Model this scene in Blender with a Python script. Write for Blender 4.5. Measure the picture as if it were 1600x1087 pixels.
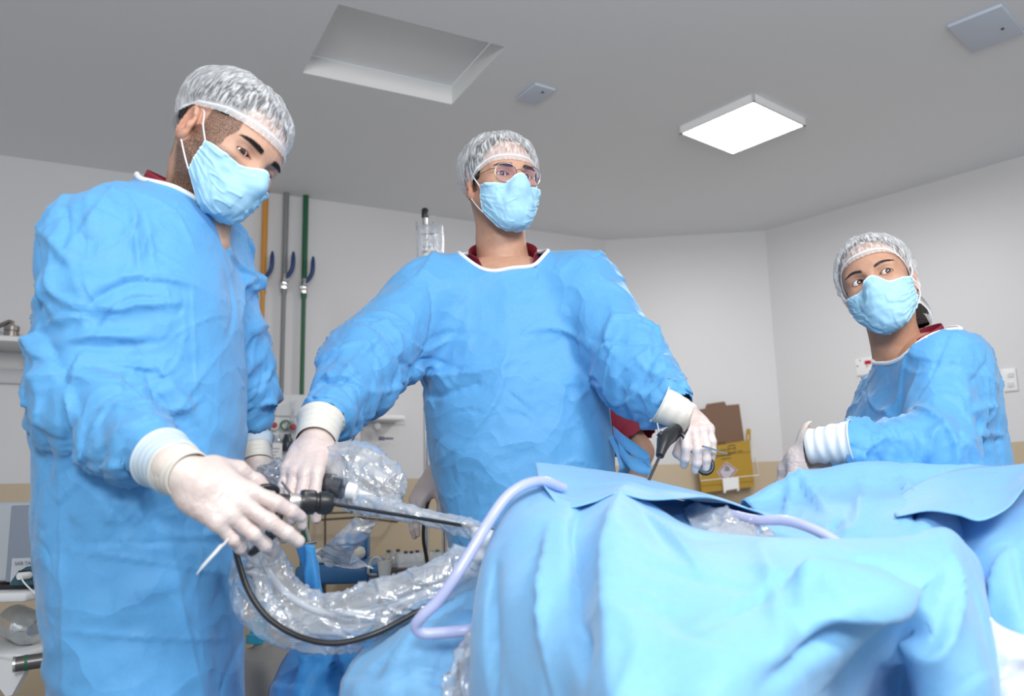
import bpy, math, random
import numpy as np
from math import sin, cos, pi, radians, sqrt, tan
from mathutils import Vector, Matrix

SC = bpy.context.scene
for o in list(bpy.data.objects):
    bpy.data.objects.remove(o, do_unlink=True)
COL = SC.collection
random.seed(7)
RNG = np.random.default_rng(11)

# ------------------------------------------------------------ camera
FPX = 1290.6
PITCH, ROLL = 0.17790871, -0.02431062
CAM = np.array([0.0, 0.0, 1.02])
_fw = np.array([0, cos(PITCH), sin(PITCH)])
_up0 = np.array([0, -sin(PITCH), cos(PITCH)])
_x0 = np.array([1.0, 0, 0])
CX = _x0 * cos(ROLL) + _up0 * sin(ROLL)
CU = -_x0 * sin(ROLL) + _up0 * cos(ROLL)
cam_data = bpy.data.cameras.new('camera')
cam_data.sensor_width = 36.0
cam_data.lens = FPX / 1600 * 36.0
cam_data.clip_start = 0.05
cam_data.dof.use_dof = True
cam_data.dof.focus_distance = 1.75
cam_data.dof.aperture_fstop = 4.0
cam = bpy.data.objects.new('camera', cam_data)
COL.objects.link(cam)
_m = Matrix.Identity(4)
for i in range(3):
    _m[i][0] = CX[i]; _m[i][1] = CU[i]; _m[i][2] = -_fw[i]; _m[i][3] = CAM[i]
cam.matrix_world = _m
SC.camera = cam

def W(px, py, d):
    """World point seen at photograph pixel (px, py) at distance d along world Y."""
    r = (px - 800) / FPX * CX - (py - 543.5) / FPX * CU + _fw
    return CAM + r * (d / r[1])

def WZ(px, py, z):
    """World point seen at a pixel on the horizontal plane z."""
    r = (px - 800) / FPX * CX - (py - 543.5) / FPX * CU + _fw
    return CAM + r * ((z - CAM[2]) / r[2])

# ------------------------------------------------------------ world and large lights
world = bpy.data.worlds.new('room_light')
SC.world = world
world.use_nodes = True
world.node_tree.nodes['Background'].inputs[0].default_value = (0.86, 0.92, 1.0, 1)
world.node_tree.nodes['Background'].inputs[1].default_value = 0.60

def area(name, loc, target, sx, sy, power, col=(1, 1, 1)):
    l = bpy.data.lights.new(name, 'AREA')
    l.shape = 'RECTANGLE'; l.size = sx; l.size_y = sy; l.energy = power; l.color = col
    o = bpy.data.objects.new(name, l); COL.objects.link(o)
    o.location = loc
    o.rotation_euler = (Vector(target) - Vector(loc)).to_track_quat('-Z', 'Y').to_euler()
    return o
area('overhead_surgical_light', (1.15, -0.05, 2.4), (0.45, 1.4, 1.0), 0.55, 0.45, 31, (1.0, 0.98, 0.95))
area('bounced_camera_flash', (-0.15, -0.7, 2.0), (0.2, 1.9, 1.2), 0.6, 0.45, 20, (1.0, 0.985, 0.96))
area('flash_aimed_at_ceiling', (0.1, -0.7, 1.75), (0.35, 0.9, 2.72), 0.5, 0.4, 19, (0.93, 0.97, 1.0))
_l = area('ceiling_panel_glow', (0.66 * 1.7, 2.18 * 1.7, 2.66), (1.1, 3.7, 0), 0.39, 0.39, 22, (1.0, 1.0, 1.0))
SC.view_settings.view_transform = 'Standard'
SC.view_settings.look = 'None'
SC.view_settings.gamma = 1
SC.view_settings.use_curve_mapping = False
SC.view_settings.exposure = 0.05
SC.cycles.use_denoising = True
SC.cycles.max_bounces = 8
SC.cycles.transparent_max_bounces = 24
SC.cycles.caustics_reflective = False
SC.cycles.caustics_refractive = False
# ------------------------------------------------------------ materials
def _inp(b, k, v):
    if k in b.inputs: b.inputs[k].default_value = v
MATS = {}
def mat(name, col, rough=0.5, metal=0.0, **kw):
    """Plain principled material; kw: spec, trans, alpha, emit, sheen, sss, coat, bump=(scale, strength, detail), var=(scale, amount)"""
    if name in MATS: return MATS[name]
    m = bpy.data.materials.new(name); m.use_nodes = True
    nt = m.node_tree; b = nt.nodes['Principled BSDF']
    c = tuple(col) + (1,) if len(col) == 3 else col
    _inp(b, 'Base Color', c); _inp(b, 'Roughness', rough); _inp(b, 'Metallic', metal)
    if 'spec' in kw: _inp(b, 'Specular IOR Level', kw['spec'])
    if 'trans' in kw: _inp(b, 'Transmission Weight', kw['trans'])
    if 'ior' in kw: _inp(b, 'IOR', kw['ior'])
    if 'alpha' in kw: _inp(b, 'Alpha', kw['alpha'])
    if 'coat' in kw: _inp(b, 'Coat Weight', kw['coat'])
    if 'sheen' in kw: _inp(b, 'Sheen Weight', kw['sheen'])
    if 'sss' in kw:
        _inp(b, 'Subsurface Weight', kw['sss']); _inp(b, 'Subsurface Scale', 0.006)
        _inp(b, 'Subsurface Radius', (1.0, 0.35, 0.2))
    if 'emit' in kw:
        _inp(b, 'Emission Color', c); _inp(b, 'Emission Strength', kw['emit'])
    tc = None
    if 'bump' in kw or 'var' in kw:
        tc = nt.nodes.new('ShaderNodeTexCoord')
    if 'bump' in kw:
        s, st, de = kw['bump']
        n = nt.nodes.new('ShaderNodeTexNoise'); n.inputs['Scale'].default_value = s; n.inputs['Detail'].default_value = de
        nt.links.new(tc.outputs['Object'], n.inputs['Vector'])
        bp = nt.nodes.new('ShaderNodeBump'); bp.inputs['Strength'].default_value = st; bp.inputs['Distance'].default_value = 0.01
        nt.links.new(n.outputs['Fac'], bp.inputs['Height']); nt.links.new(bp.outputs['Normal'], b.inputs['Normal'])
    if 'var' in kw:
        s, am = kw['var']
        n = nt.nodes.new('ShaderNodeTexNoise'); n.inputs['Scale'].default_value = s; n.inputs['Detail'].default_value = 5
        nt.links.new(tc.outputs['Object'], n.inputs['Vector'])
        mx = nt.nodes.new('ShaderNodeMix'); mx.data_type = 'RGBA'
        mx.inputs['A'].default_value = tuple(min(1, x * (1 - am)) for x in c[:3]) + (1,)
        mx.inputs['B'].default_value = tuple(min(1, x * (1 + am)) for x in c[:3]) + (1,)
        nt.links.new(n.outputs['Fac'], mx.inputs['Factor']); nt.links.new(mx.outputs['Result'], b.inputs['Base Color'])
    MATS[name] = m
    return m

def fabric_mat(name, col, crumple=1.0, scale=9.0, rough=0.58):
    """Nonwoven medical fabric: matte, faint sheen, crisp crumple facets and fine creases."""
    m = mat(name, col, rough, sheen=0.25, spec=0.42)
    nt = m.node_tree; b = nt.nodes['Principled BSDF']; L = nt.links.new
    tc = nt.nodes.new('ShaderNodeTexCoord')
    wn = nt.nodes.new('ShaderNodeTexNoise'); wn.inputs['Scale'].default_value = 5; wn.inputs['Detail'].default_value = 3
    L(tc.outputs['Object'], wn.inputs['Vector'])
    mx = nt.nodes.new('ShaderNodeMix'); mx.data_type = 'RGBA'; mx.blend_type = 'LINEAR_LIGHT'; mx.inputs['Factor'].default_value = 0.10
    L(tc.outputs['Object'], mx.inputs['A']); L(wn.outputs['Color'], mx.inputs['B'])
    hs = []
    for sc_, am in ((scale, 1.0), (scale * 2.3, 0.45)):
        v = nt.nodes.new('ShaderNodeTexVoronoi'); v.feature = 'F1'; v.inputs['Scale'].default_value = sc_
        L(mx.outputs['Result'], v.inputs['Vector'])
        mu = nt.nodes.new('ShaderNodeMath'); mu.operation = 'MULTIPLY'; mu.inputs[1].default_value = am / sc_ * 3.0
        L(v.outputs['Distance'], mu.inputs[0]); hs.append(mu)
    ad = nt.nodes.new('ShaderNodeMath'); ad.operation = 'ADD'
    L(hs[0].outputs[0], ad.inputs[0]); L(hs[1].outputs[0], ad.inputs[1])
    f = nt.nodes.new('ShaderNodeTexNoise'); f.inputs['Scale'].default_value = 420; f.inputs['Detail'].default_value = 1
    L(tc.outputs['Object'], f.inputs['Vector'])
    fm = nt.nodes.new('ShaderNodeMath'); fm.operation = 'MULTIPLY_ADD'; fm.inputs[1].default_value = 0.0025
    L(f.outputs['Fac'], fm.inputs[0]); L(ad.outputs[0], fm.inputs[2])
    bp = nt.nodes.new('ShaderNodeBump'); bp.inputs['Strength'].default_value = 0.75 * crumple; bp.inputs['Distance'].default_value = 0.055
    L(fm.outputs[0], bp.inputs['Height']); L(bp.outputs['Normal'], b.inputs['Normal'])
    # tiny colour variation of the pressed fibres
    n2 = nt.nodes.new('ShaderNodeTexNoise'); n2.inputs['Scale'].default_value = 160; n2.inputs['Detail'].default_value = 2
    L(tc.outputs['Object'], n2.inputs['Vector'])
    m2 = nt.nodes.new('ShaderNodeMix'); m2.data_type = 'RGBA'
    m2.inputs['A'].default_value = tuple(c * 0.93 for c in col) + (1,); m2.inputs['B'].default_value = tuple(min(1, c * 1.07) for c in col) + (1,)
    L(n2.outputs['Fac'], m2.inputs['Factor']); L(m2.outputs['Result'], b.inputs['Base Color'])
    # light seeps through the thin cloth a little
    tr = nt.nodes.new('ShaderNodeBsdfTranslucent'); L(m2.outputs['Result'], tr.inputs['Color']); L(bp.outputs['Normal'], tr.inputs['Normal'])
    ms = nt.nodes.new('ShaderNodeMixShader'); ms.inputs[0].default_value = 0.12
    L(b.outputs[0], ms.inputs[1]); L(tr.outputs[0], ms.inputs[2]); L(ms.outputs[0], nt.nodes['Material Output'].inputs['Surface'])
    return m

# ------------------------------------------------------------ objects
def setp(o, label=None, cat=None, group=None, kind=None):
    if label: o['label'] = label
    if cat: o['category'] = cat
    if group: o['group'] = group
    if kind: o['kind'] = kind
    return o

def thing(name, loc, label, cat, group=None):
    o = bpy.data.objects.new(name, None); COL.objects.link(o)
    o.empty_display_size = 0.05
    o.location = tuple(float(x) for x in loc)
    return setp(o, label, cat, group)

def origin(o):
    p = np.zeros(3)
    while o is not None:
        p = p + np.array(o.location); o = o.parent
    return p

def meshobj(name, V, F, m, parent=None, smooth=True, label=None, cols=None, mats=None, fmat=None):
    """V world-space vertices. One object; child placed relative to its parent's origin."""
    V = np.asarray(V, dtype=float)
    org = V.mean(0) if parent is None else origin(parent)
    if parent is None:
        org = np.array([V[:, 0].mean(), V[:, 1].mean(), V[:, 2].min()])
    me = bpy.data.meshes.new(name)
    Vl = V - org
    if isinstance(F, np.ndarray):
        n = len(F); k = F.shape[1]
        me.vertices.add(len(V)); me.vertices.foreach_set('co', Vl.astype(np.float32).ravel())
        me.loops.add(n * k); me.loops.foreach_set('vertex_index', F.astype(np.int32).ravel())
        me.polygons.add(n); me.polygons.foreach_set('loop_start', (np.arange(n) * k).astype(np.int32))
        me.polygons.foreach_set('loop_total', np.full(n, k, dtype=np.int32))
        me.update(calc_edges=True); me.validate()
    else:
        me.from_pydata([tuple(v) for v in Vl], [], [tuple(int(i) for i in f) for f in F]); me.validate(); me.update()
    if smooth:
        me.polygons.foreach_set('use_smooth', np.ones(len(me.polygons), dtype=bool))
    if cols is not None:
        ca = me.color_attributes.new('tint', 'FLOAT_COLOR', 'POINT')
        cc = np.ones((len(V), 4), dtype=np.float32); cc[:, :cols.shape[1]] = cols
        ca.data.foreach_set('color', cc.ravel())
    if mats:
        for q in mats: me.materials.append(q)
        if fmat is not None and len(fmat) == len(me.polygons):
            me.polygons.foreach_set('material_index', np.asarray(fmat, dtype=np.int32))
    else:
        me.materials.append(m)
    o = bpy.data.objects.new(name, me); COL.objects.link(o)
    if parent is None: o.location = org
    else: o.parent = parent
    if label: o['label'] = label
    return o

class MB:
    """collects simple shapes into one mesh, world space"""
    def __init__(s): s.V = []; s.F = []; s.n = 0
    def add(s, V, F):
        V = np.asarray(V, float)
        s.F += [tuple(int(i) + s.n for i in f) for f in F]; s.V.append(V); s.n += len(V); return s
    def box(s, c, size, rot=None, bev=0.0):
        hx, hy, hz = [x / 2 for x in size]
        if bev <= 0:
            V = np.array([[x, y, z] for x in (-hx, hx) for y in (-hy, hy) for z in (-hz, hz)])
            F = [(0, 1, 3, 2), (4, 6, 7, 5), (0, 4, 5, 1), (2, 3, 7, 6), (0, 2, 6, 4), (1, 5, 7, 3)]
        else:
            b = min(bev, hx * .9, hy * .9, hz * .9); N = 3
            # rounded box from a subdivided cube pushed onto a rounded hull
            xs = lambda h: np.concatenate([-h + b * (1 - np.cos(np.linspace(0, pi / 2, N))), h - b * (1 - np.cos(np.linspace(pi / 2, 0, N)))])
            ax = [xs(hx), xs(hy), xs(hz)]; m = 2 * N; idx = {}; V = []; F = []
            def vid(i, j, k):
                if (i, j, k) not in idx:
                    p = np.array([ax[0][i], ax[1][j], ax[2][k]]); h = np.array([hx - b, hy - b, hz - b])
                    q = np.clip(p, -h, h); d = p - q; l = np.linalg.norm(d)
                    idx[(i, j, k)] = len(V); V.append(q + d / l * b if l > 1e-9 else p)
                return idx[(i, j, k)]
            for i in range(m - 1):
                for j in range(m - 1):
                    F.append((vid(i, j, 0), vid(i, j + 1, 0), vid(i + 1, j + 1, 0), vid(i + 1, j, 0)))
                    F.append((vid(i, j, m - 1), vid(i + 1, j, m - 1), vid(i + 1, j + 1, m - 1), vid(i, j + 1, m - 1)))
                    F.append((vid(i, 0, j), vid(i + 1, 0, j), vid(i + 1, 0, j + 1), vid(i, 0, j + 1)))
                    F.append((vid(i, m - 1, j), vid(i, m - 1, j + 1), vid(i + 1, m - 1, j + 1), vid(i + 1, m - 1, j)))
                    F.append((vid(0, i, j), vid(0, i, j + 1), vid(0, i + 1, j + 1), vid(0, i + 1, j)))
                    F.append((vid(m - 1, i, j), vid(m - 1, i + 1, j), vid(m - 1, i + 1, j + 1), vid(m - 1, i, j + 1)))
            V = np.array(V)
        if rot is not None: V = V @ np.asarray(rot).T
        return s.add(V + np.asarray(c, float), F)
    def tube(s, pts, r, n=12, cap=True, closed=False):
        pts = [np.asarray(p, float) for p in pts]; m = len(pts)
        rr = r if hasattr(r, '__len__') else [r] * m
        T = []
        for i in range(m):
            a = pts[(i - 1) % m] if (closed or i > 0) else pts[0]; b = pts[(i + 1) % m] if (closed or i < m - 1) else pts[-1]
            t = b - a; T.append(t / (np.linalg.norm(t) + 1e-12))
        u = np.cross(T[0], [0, 0, 1.]);
        if np.linalg.norm(u) < 1e-3: u = np.cross(T[0], [1., 0, 0])
        u /= np.linalg.norm(u); V = []
        for i in range(m):
            u = u - T[i] * (u @ T[i]); u /= np.linalg.norm(u) + 1e-12; w = np.cross(T[i], u)
            for k in range(n):
                a = 2 * pi * k / n; V.append(pts[i] + rr[i] * (cos(a) * u + sin(a) * w))
        F = []
        for i in range(m if closed else m - 1):
            for k in range(n):
                a = i * n + k; b = i * n + (k + 1) % n; i2 = (i + 1) % m
                F.append((a, b, i2 * n + (k + 1) % n, i2 * n + k))
        if cap and not closed:
            F.append(tuple(reversed(range(n)))); F.append(tuple((m - 1) * n + k for k in range(n)))
        return s.add(np.array(V), F)
    def cyl(s, a, b, r, r2=None, n=24):
        return s.tube([a, b], [r, r if r2 is None else r2], n)
    def lathe(s, base, axis, prof, n=32):
        """prof: list of (radius, height) along axis"""
        a = np.asarray(axis, float); a /= np.linalg.norm(a)
        pts = [np.asarray(base, float) + a * h for _, h in prof]
        u = np.cross(a, [0, 0, 1.]);
        if np.linalg.norm(u) < 1e-3: u = np.cross(a, [1., 0, 0])
        u /= np.linalg.norm(u); w = np.cross(a, u); V = []
        for (r, h), p in zip(prof, pts):
            for k in range(n):
                t = 2 * pi * k / n; V.append(p + max(r, 1e-5) * (cos(t) * u + sin(t) * w))
        F = []
        for i in range(len(prof) - 1):
            for k in range(n):
                F.append((i * n + k, i * n + (k + 1) % n, (i + 1) * n + (k + 1) % n, (i + 1) * n + k))
        F.append(tuple(reversed(range(n)))); F.append(tuple((len(prof) - 1) * n + k for k in range(n)))
        return s.add(np.array(V), F)
    def prism(s, poly, origin_, ux, uy, depth):
        """extrude a 2-D polygon lying in the plane (ux, uy) at origin_ by depth along ux x uy"""
        ux = np.asarray(ux, float); uy = np.asarray(uy, float); nz = np.cross(ux, uy); o_ = np.asarray(origin_, float)
        A = [o_ + ux * x + uy * y for x, y in poly]; B = [p + nz * depth for p in A]; n = len(poly)
        F = [tuple(reversed(range(n))), tuple(range(n, 2 * n))] + [(i, (i + 1) % n, n + (i + 1) % n, n + i) for i in range(n)]
        return s.add(np.array(A + B), F)
    def build(s, name, m, parent=None, smooth=False, label=None):
        o = meshobj(name, np.concatenate(s.V), s.F, m, parent, smooth, label)
        if smooth:
            try: o.data.set_sharp_from_angle(angle=radians(38))
            except Exception: pass
        return o

def spline(P, n=40):
    """Catmull-Rom through P"""
    P = np.asarray(P, float); m = len(P)
    Q = np.vstack([2 * P[0] - P[1], P, 2 * P[-1] - P[-2]])
    out = []
    for t in np.linspace(0, m - 1 - 1e-9, n):
        i = int(t); f = t - i; a, b, c, d = Q[i:i + 4]
        out.append(0.5 * ((2 * b) + (c - a) * f + (2 * a - 5 * b + 4 * c - d) * f * f + (-a + 3 * b - 3 * c + d) * f ** 3))
    return np.array(out)

def text_mesh(name, txt, size, o_, ux, uy, m, parent=None, depth=0.0004, align='LEFT', bold=0.0):
    """Letters lying on the plane (ux right, uy up) at o_."""
    cu = bpy.data.curves.new(name, 'FONT'); cu.body = txt; cu.size = size; cu.extrude = depth; cu.align_x = align; cu.offset = bold
    cu.resolution_u = 2
    ob = bpy.data.objects.new(name + '_tmp', cu); COL.objects.link(ob)
    dg = bpy.context.evaluated_depsgraph_get(); dg.update()
    me = bpy.data.meshes.new_from_object(ob.evaluated_get(dg))
    V = np.array([v.co[:] for v in me.vertices]).reshape(-1, 3); F = [tuple(p.vertices) for p in me.polygons]
    bpy.data.objects.remove(ob, do_unlink=True); bpy.data.meshes.remove(me)
    ux = np.asarray(ux, float); uy = np.asarray(uy, float); nz = np.cross(ux, uy)
    P = np.asarray(o_, float) + V[:, :1] * ux + V[:, 1:2] * uy + V[:, 2:] * nz
    return meshobj(name, P, F, m, parent, False)

# ------------------------------------------------------------ signed distance modelling
f32 = np.float32
def nrm(v):
    v = np.asarray(v, float); return v / (np.linalg.norm(v) + 1e-12)
def smin(a, b, k):
    if k <= 0: return np.minimum(a, b)
    h = np.maximum(k - np.abs(a - b), 0) / k
    return np.minimum(a, b) - h * h * k * 0.25
def smax(a, b, k): return -smin(-a, -b, k)
def cap(a, b, ra, rb=None):
    a = np.asarray(a, f32); b = np.asarray(b, f32); rb = ra if rb is None else rb
    ab = b - a; L2 = float(ab @ ab) + 1e-12
    def f(P):
        t = np.clip(((P - a) @ ab) / L2, 0, 1)
        d = P - a - t[:, None] * ab
        return np.sqrt(np.einsum('ij,ij->i', d, d)) - (ra + (rb - ra) * t)
    return f
def ell(c, r, R=None):
    c = np.asarray(c, f32); r = np.asarray(r, f32); Rm = None if R is None else np.asarray(R, f32)
    mr = float(r.min())
    def f(P):
        q = P - c
        if Rm is not None: q = q @ Rm          # columns of R are the axes
        k0 = np.sqrt((((q / r) ** 2).sum(1))); k1 = np.sqrt((((q / (r * r)) ** 2).sum(1))) + 1e-9
        return np.where(k0 < 0.3, (k0 - 1) * mr, k0 * (k0 - 1) / k1)
    return f
def rbox(c, h, R=None, rad=0.01):
    c = np.asarray(c, f32); h = np.asarray(h, f32) - rad
    def f(P):
        q = P - c
        if R is not None: q = q @ np.asarray(R, f32)
        q = np.abs(q) - h
        return np.sqrt((np.maximum(q, 0) ** 2).sum(1)) + np.minimum(q.max(1), 0) - rad
    return f
def loft(rows, p=2.0):
    """rows: (z, cx, cy, a, b, yaw); a horizontal elliptical section blended along z"""
    rows = sorted(rows); Z = np.array([r[0] for r in rows]); A = np.array(rows, float)
    def f(P):
        z = np.clip(P[:, 2], Z[0], Z[-1])
        # smooth interpolation
        cx, cy, a, b, yw = [np.interp(z, Z, A[:, i]).astype(f32) for i in range(1, 6)]
        x = P[:, 0] - cx; y = P[:, 1] - cy; c, s = np.cos(yw), np.sin(yw)
        u = (c * x + s * y) / a; v = (-s * x + c * y) / b
        q = (np.abs(u) ** p + np.abs(v) ** p) ** (1 / p)
        d = (q - 1) * np.minimum(a, b)
        e = np.maximum(Z[0] - P[:, 2], P[:, 2] - Z[-1])
        return smax(d, e.astype(f32), 0.05)
    return f
def union(items, k=0.02):
    """items: f or (f, k)"""
    def g(P):
        d = None
        for it in items:
            f, kk = it if isinstance(it, tuple) else (it, k)
            v = f(P); d = v if d is None else smin(d, v, kk)
        return d
    return g

def nets(f, lo, hi, h, blk=8):
    """naive surface nets on a sparse grid -> verts, quads"""
    lo = np.asarray(lo, float); hi = np.asarray(hi, float)
    n = np.ceil((hi - lo) / (h * blk)).astype(int)
    N = n * blk + 1
    G = np.full(tuple(N), 1.0, f32)
    bc = np.stack(np.meshgrid(*[np.arange(k) for k in n], indexing='ij'), -1).reshape(-1, 3)
    cc = (lo + (bc + 0.5) * blk * h).astype(f32)
    d = f(cc)
    R = blk * h * 0.87 * 1.9
    near = np.abs(d) < R
    for (i, j, k) in bc[(~near) & (d < 0)]:
        G[i*blk:(i+1)*blk+1, j*blk:(j+1)*blk+1, k*blk:(k+1)*blk+1] = -1
    off = np.stack(np.meshgrid(*[np.arange(blk + 1)] * 3, indexing='ij'), -1).reshape(-1, 3)
    nb = bc[near]; CH = max(1, 400000 // len(off))
    for s in range(0, len(nb), CH):
        b = nb[s:s + CH]
        idx = (b[:, None, :] * blk + off[None]).reshape(-1, 3)
        v = f((lo + idx * h).astype(f32))
        G[idx[:, 0], idx[:, 1], idx[:, 2]] = v
    S = G < 0
    c8 = [(i, j, k) for i in (0, 1) for j in (0, 1) for k in (0, 1)]
    sh = tuple(x - 1 for x in N)
    cnt = np.zeros(sh, np.int8)
    for (i, j, k) in c8: cnt += S[i:i + sh[0], j:j + sh[1], k:k + sh[2]]
    act = (cnt > 0) & (cnt < 8)
    ijk = np.argwhere(act); vid = np.full(sh, -1, np.int64); vid[act] = np.arange(len(ijk))
    pos = np.zeros((len(ijk), 3)); w = np.zeros(len(ijk))
    for a in c8:
        for ax in range(3):
            if a[ax]: continue
            b = list(a); b[ax] = 1
            A = ijk + np.array(a); B = ijk + np.array(b)
            va = G[A[:, 0], A[:, 1], A[:, 2]]; vb = G[B[:, 0], B[:, 1], B[:, 2]]
            m = (va < 0) != (vb < 0)
            t = va[m] / (va[m] - vb[m])
            q = A[m].astype(float); q[:, ax] += t
            pos[m] += q; w[m] += 1
    V = lo + pos / w[:, None] * h
    Q = []
    for ax in range(3):
        o1, o2 = [(1, 2), (2, 0), (0, 1)][ax]
        s1 = [slice(None)] * 3; s2 = [slice(None)] * 3
        s1[ax] = slice(0, -1); s2[ax] = slice(1, None)
        E = S[tuple(s1)] != S[tuple(s2)]
        e = np.argwhere(E)
        e = e[(e[:, o1] > 0) & (e[:, o2] > 0) & (e[:, o1] < N[o1] - 1) & (e[:, o2] < N[o2] - 1)]
        ins = S[e[:, 0], e[:, 1], e[:, 2]]
        def cid(d1, d2):
            q = e.copy(); q[:, o1] -= d1; q[:, o2] -= d2
            return vid[q[:, 0], q[:, 1], q[:, 2]]
        q = np.stack([cid(1, 1), cid(0, 1), cid(0, 0), cid(1, 0)], 1)
        q[~ins] = q[~ins][:, ::-1]
        Q.append(q)
    Q = np.concatenate(Q); Q = Q[(Q >= 0).all(1)]
    return V, Q

def edges_of(F):
    e = np.concatenate([F[:, [0, 1]], F[:, [1, 2]], F[:, [2, 3]], F[:, [3, 0]]])
    e = np.sort(e, 1); key = e[:, 0] * (F.max() + 1) + e[:, 1]
    _, i, c = np.unique(key, return_index=True, return_counts=True)
    return e[i], c
def lap(V, E, deg):
    n = len(V); S = np.empty_like(V)
    for a in range(3):
        S[:, a] = np.bincount(E[:, 0], V[E[:, 1], a], n) + np.bincount(E[:, 1], V[E[:, 0], a], n)
    return S / deg[:, None] - V
def relax(V, F, it=2, k=0.5, fix=None):
    E, _ = edges_of(F); deg = np.bincount(E.ravel(), minlength=len(V)).astype(float) + 1e-9
    for _ in range(it):
        d = lap(V, E, deg) * k
        if fix is not None: d[fix] = 0
        V = V + d
    return V
def cut_faces(V, F, keep):
    """keep: per-vertex bool -> drops faces touching removed verts and compacts"""
    F = F[keep[F].all(1)]
    u = np.unique(F); m = np.full(len(V), -1); m[u] = np.arange(len(u))
    return V[u], m[F], u
def normals(V, F):
    n = np.cross(V[F[:, 2]] - V[F[:, 0]], V[F[:, 3]] - V[F[:, 1]])
    N = np.zeros_like(V)
    for a in range(3):
        for c in range(4): N[:, a] += np.bincount(F[:, c], n[:, a], len(V))
    return N / (np.linalg.norm(N, axis=1, keepdims=True) + 1e-12)

class GridSDF:
    def __init__(s, f, lo, hi, h):
        s.lo = np.asarray(lo, float); s.h = h
        s.N = (np.ceil((np.asarray(hi, float) - s.lo) / h)).astype(int) + 1
        I = np.stack(np.meshgrid(*[np.arange(k) for k in s.N], indexing='ij'), -1).reshape(-1, 3)
        out = np.empty(len(I), f32)
        for q in range(0, len(I), 400000):
            out[q:q + 400000] = f((s.lo + I[q:q + 400000] * h).astype(f32))
        s.G = out.reshape(tuple(s.N)); s.g = np.stack(np.gradient(s.G, h), -1)
    def __call__(s, P):
        q = (P - s.lo) / s.h; i = np.clip(np.floor(q).astype(int), 0, s.N - 2); f = np.clip(q - i, 0, 1)
        d = 0; g = 0
        for a in (0, 1):
            for b in (0, 1):
                for c in (0, 1):
                    w = (f[:, 0] if a else 1 - f[:, 0]) * (f[:, 1] if b else 1 - f[:, 1]) * (f[:, 2] if c else 1 - f[:, 2])
                    d = d + w * s.G[i[:, 0] + a, i[:, 1] + b, i[:, 2] + c]
                    g = g + w[:, None] * s.g[i[:, 0] + a, i[:, 1] + b, i[:, 2] + c]
        return d, g / (np.linalg.norm(g, axis=1, keepdims=True) + 1e-9)

def vnoise(P, s, seed=0):
    """smooth value noise in [-1, 1]"""
    q = np.asarray(P, float) * s + 31.7 + seed * 7.31; i = np.floor(q).astype(np.int64); f = q - i; f = f * f * (3 - 2 * f)
    def hsh(a, b, c):
        x = (a * 374761393 + b * 668265263 + c * 2147483647 + seed * 974634777) & 0xffffffff
        x = ((x ^ (x >> 13)) * 1274126177) & 0xffffffff
        return ((x ^ (x >> 16)) & 0xffff) / 32767.5 - 1
    r = 0
    for a in (0, 1):
        for b in (0, 1):
            for c in (0, 1):
                w = (f[:, 0] if a else 1 - f[:, 0]) * (f[:, 1] if b else 1 - f[:, 1]) * (f[:, 2] if c else 1 - f[:, 2])
                r = r + w * hsh(i[:, 0] + a, i[:, 1] + b, i[:, 2] + c)
    return r

def cloth(V, F, coll, pin, scale, iters=90, sub=4, grav=0.00022, kb=0.18, margin=0.003, damp=0.93, hold=None, khold=0.0, seedamp=0.004, seedfreq=18):
    """Jacobi position-based cloth. scale(mid, dir) -> rest length factor per edge."""
    X = V.copy(); n = len(X)
    E, _ = edges_of(F)
    D = np.concatenate([F[:, [0, 2]], F[:, [1, 3]]])
    EE = np.concatenate([E, D]); wE = np.concatenate([np.ones(len(E)), np.full(len(D), 0.35)])
    d0 = V[EE[:, 1]] - V[EE[:, 0]]; L0 = np.linalg.norm(d0, axis=1)
    sc = scale((V[EE[:, 0]] + V[EE[:, 1]]) / 2, d0 / (L0[:, None] + 1e-9))
    L0t = L0 * sc
    degE = np.bincount(EE.ravel(), minlength=n).astype(float) + 1e-9
    deg = np.bincount(E.ravel(), minlength=n).astype(float) + 1e-9
    N = normals(V, F)
    free = (~pin)[:, None].astype(float)
    X += N * (seedamp * vnoise(V, seedfreq, 3) + 0.5 * seedamp * vnoise(V, seedfreq * 2.1, 5))[:, None] * free
    Xp = X.copy()
    g = np.array([0, 0, -grav])
    for it in range(iters):
        L0c = L0 + (L0t - L0) * min(1, (it + 1) / (iters * 0.5))
        Xn = X + ((X - Xp) * damp + g) * free; Xp = X; X = Xn
        for s_ in range(sub):
            d = X[EE[:, 1]] - X[EE[:, 0]]; l = np.sqrt((d * d).sum(1)) + 1e-9
            c = (d * ((l - L0c) / l * 0.5 * wE)[:, None])
            for a in range(3):
                X[:, a] += (np.bincount(EE[:, 0], c[:, a], n) - np.bincount(EE[:, 1], c[:, a], n)) / degE * 1.7 * free[:, 0]
        if kb > 0:
            Lp = lap(X, E, deg); B = lap(Lp, E, deg)
            X -= kb * B * free
        if hold is not None:
            X += (hold - X) * khold * free
        if coll is not None:
            d, gr = coll(X); m = (d < margin)
            X[m] += (gr[m] * (margin - d[m])[:, None]) * free[m]
            Xp[m] += (X[m] - Xp[m]) * 0.5
    return X
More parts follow.
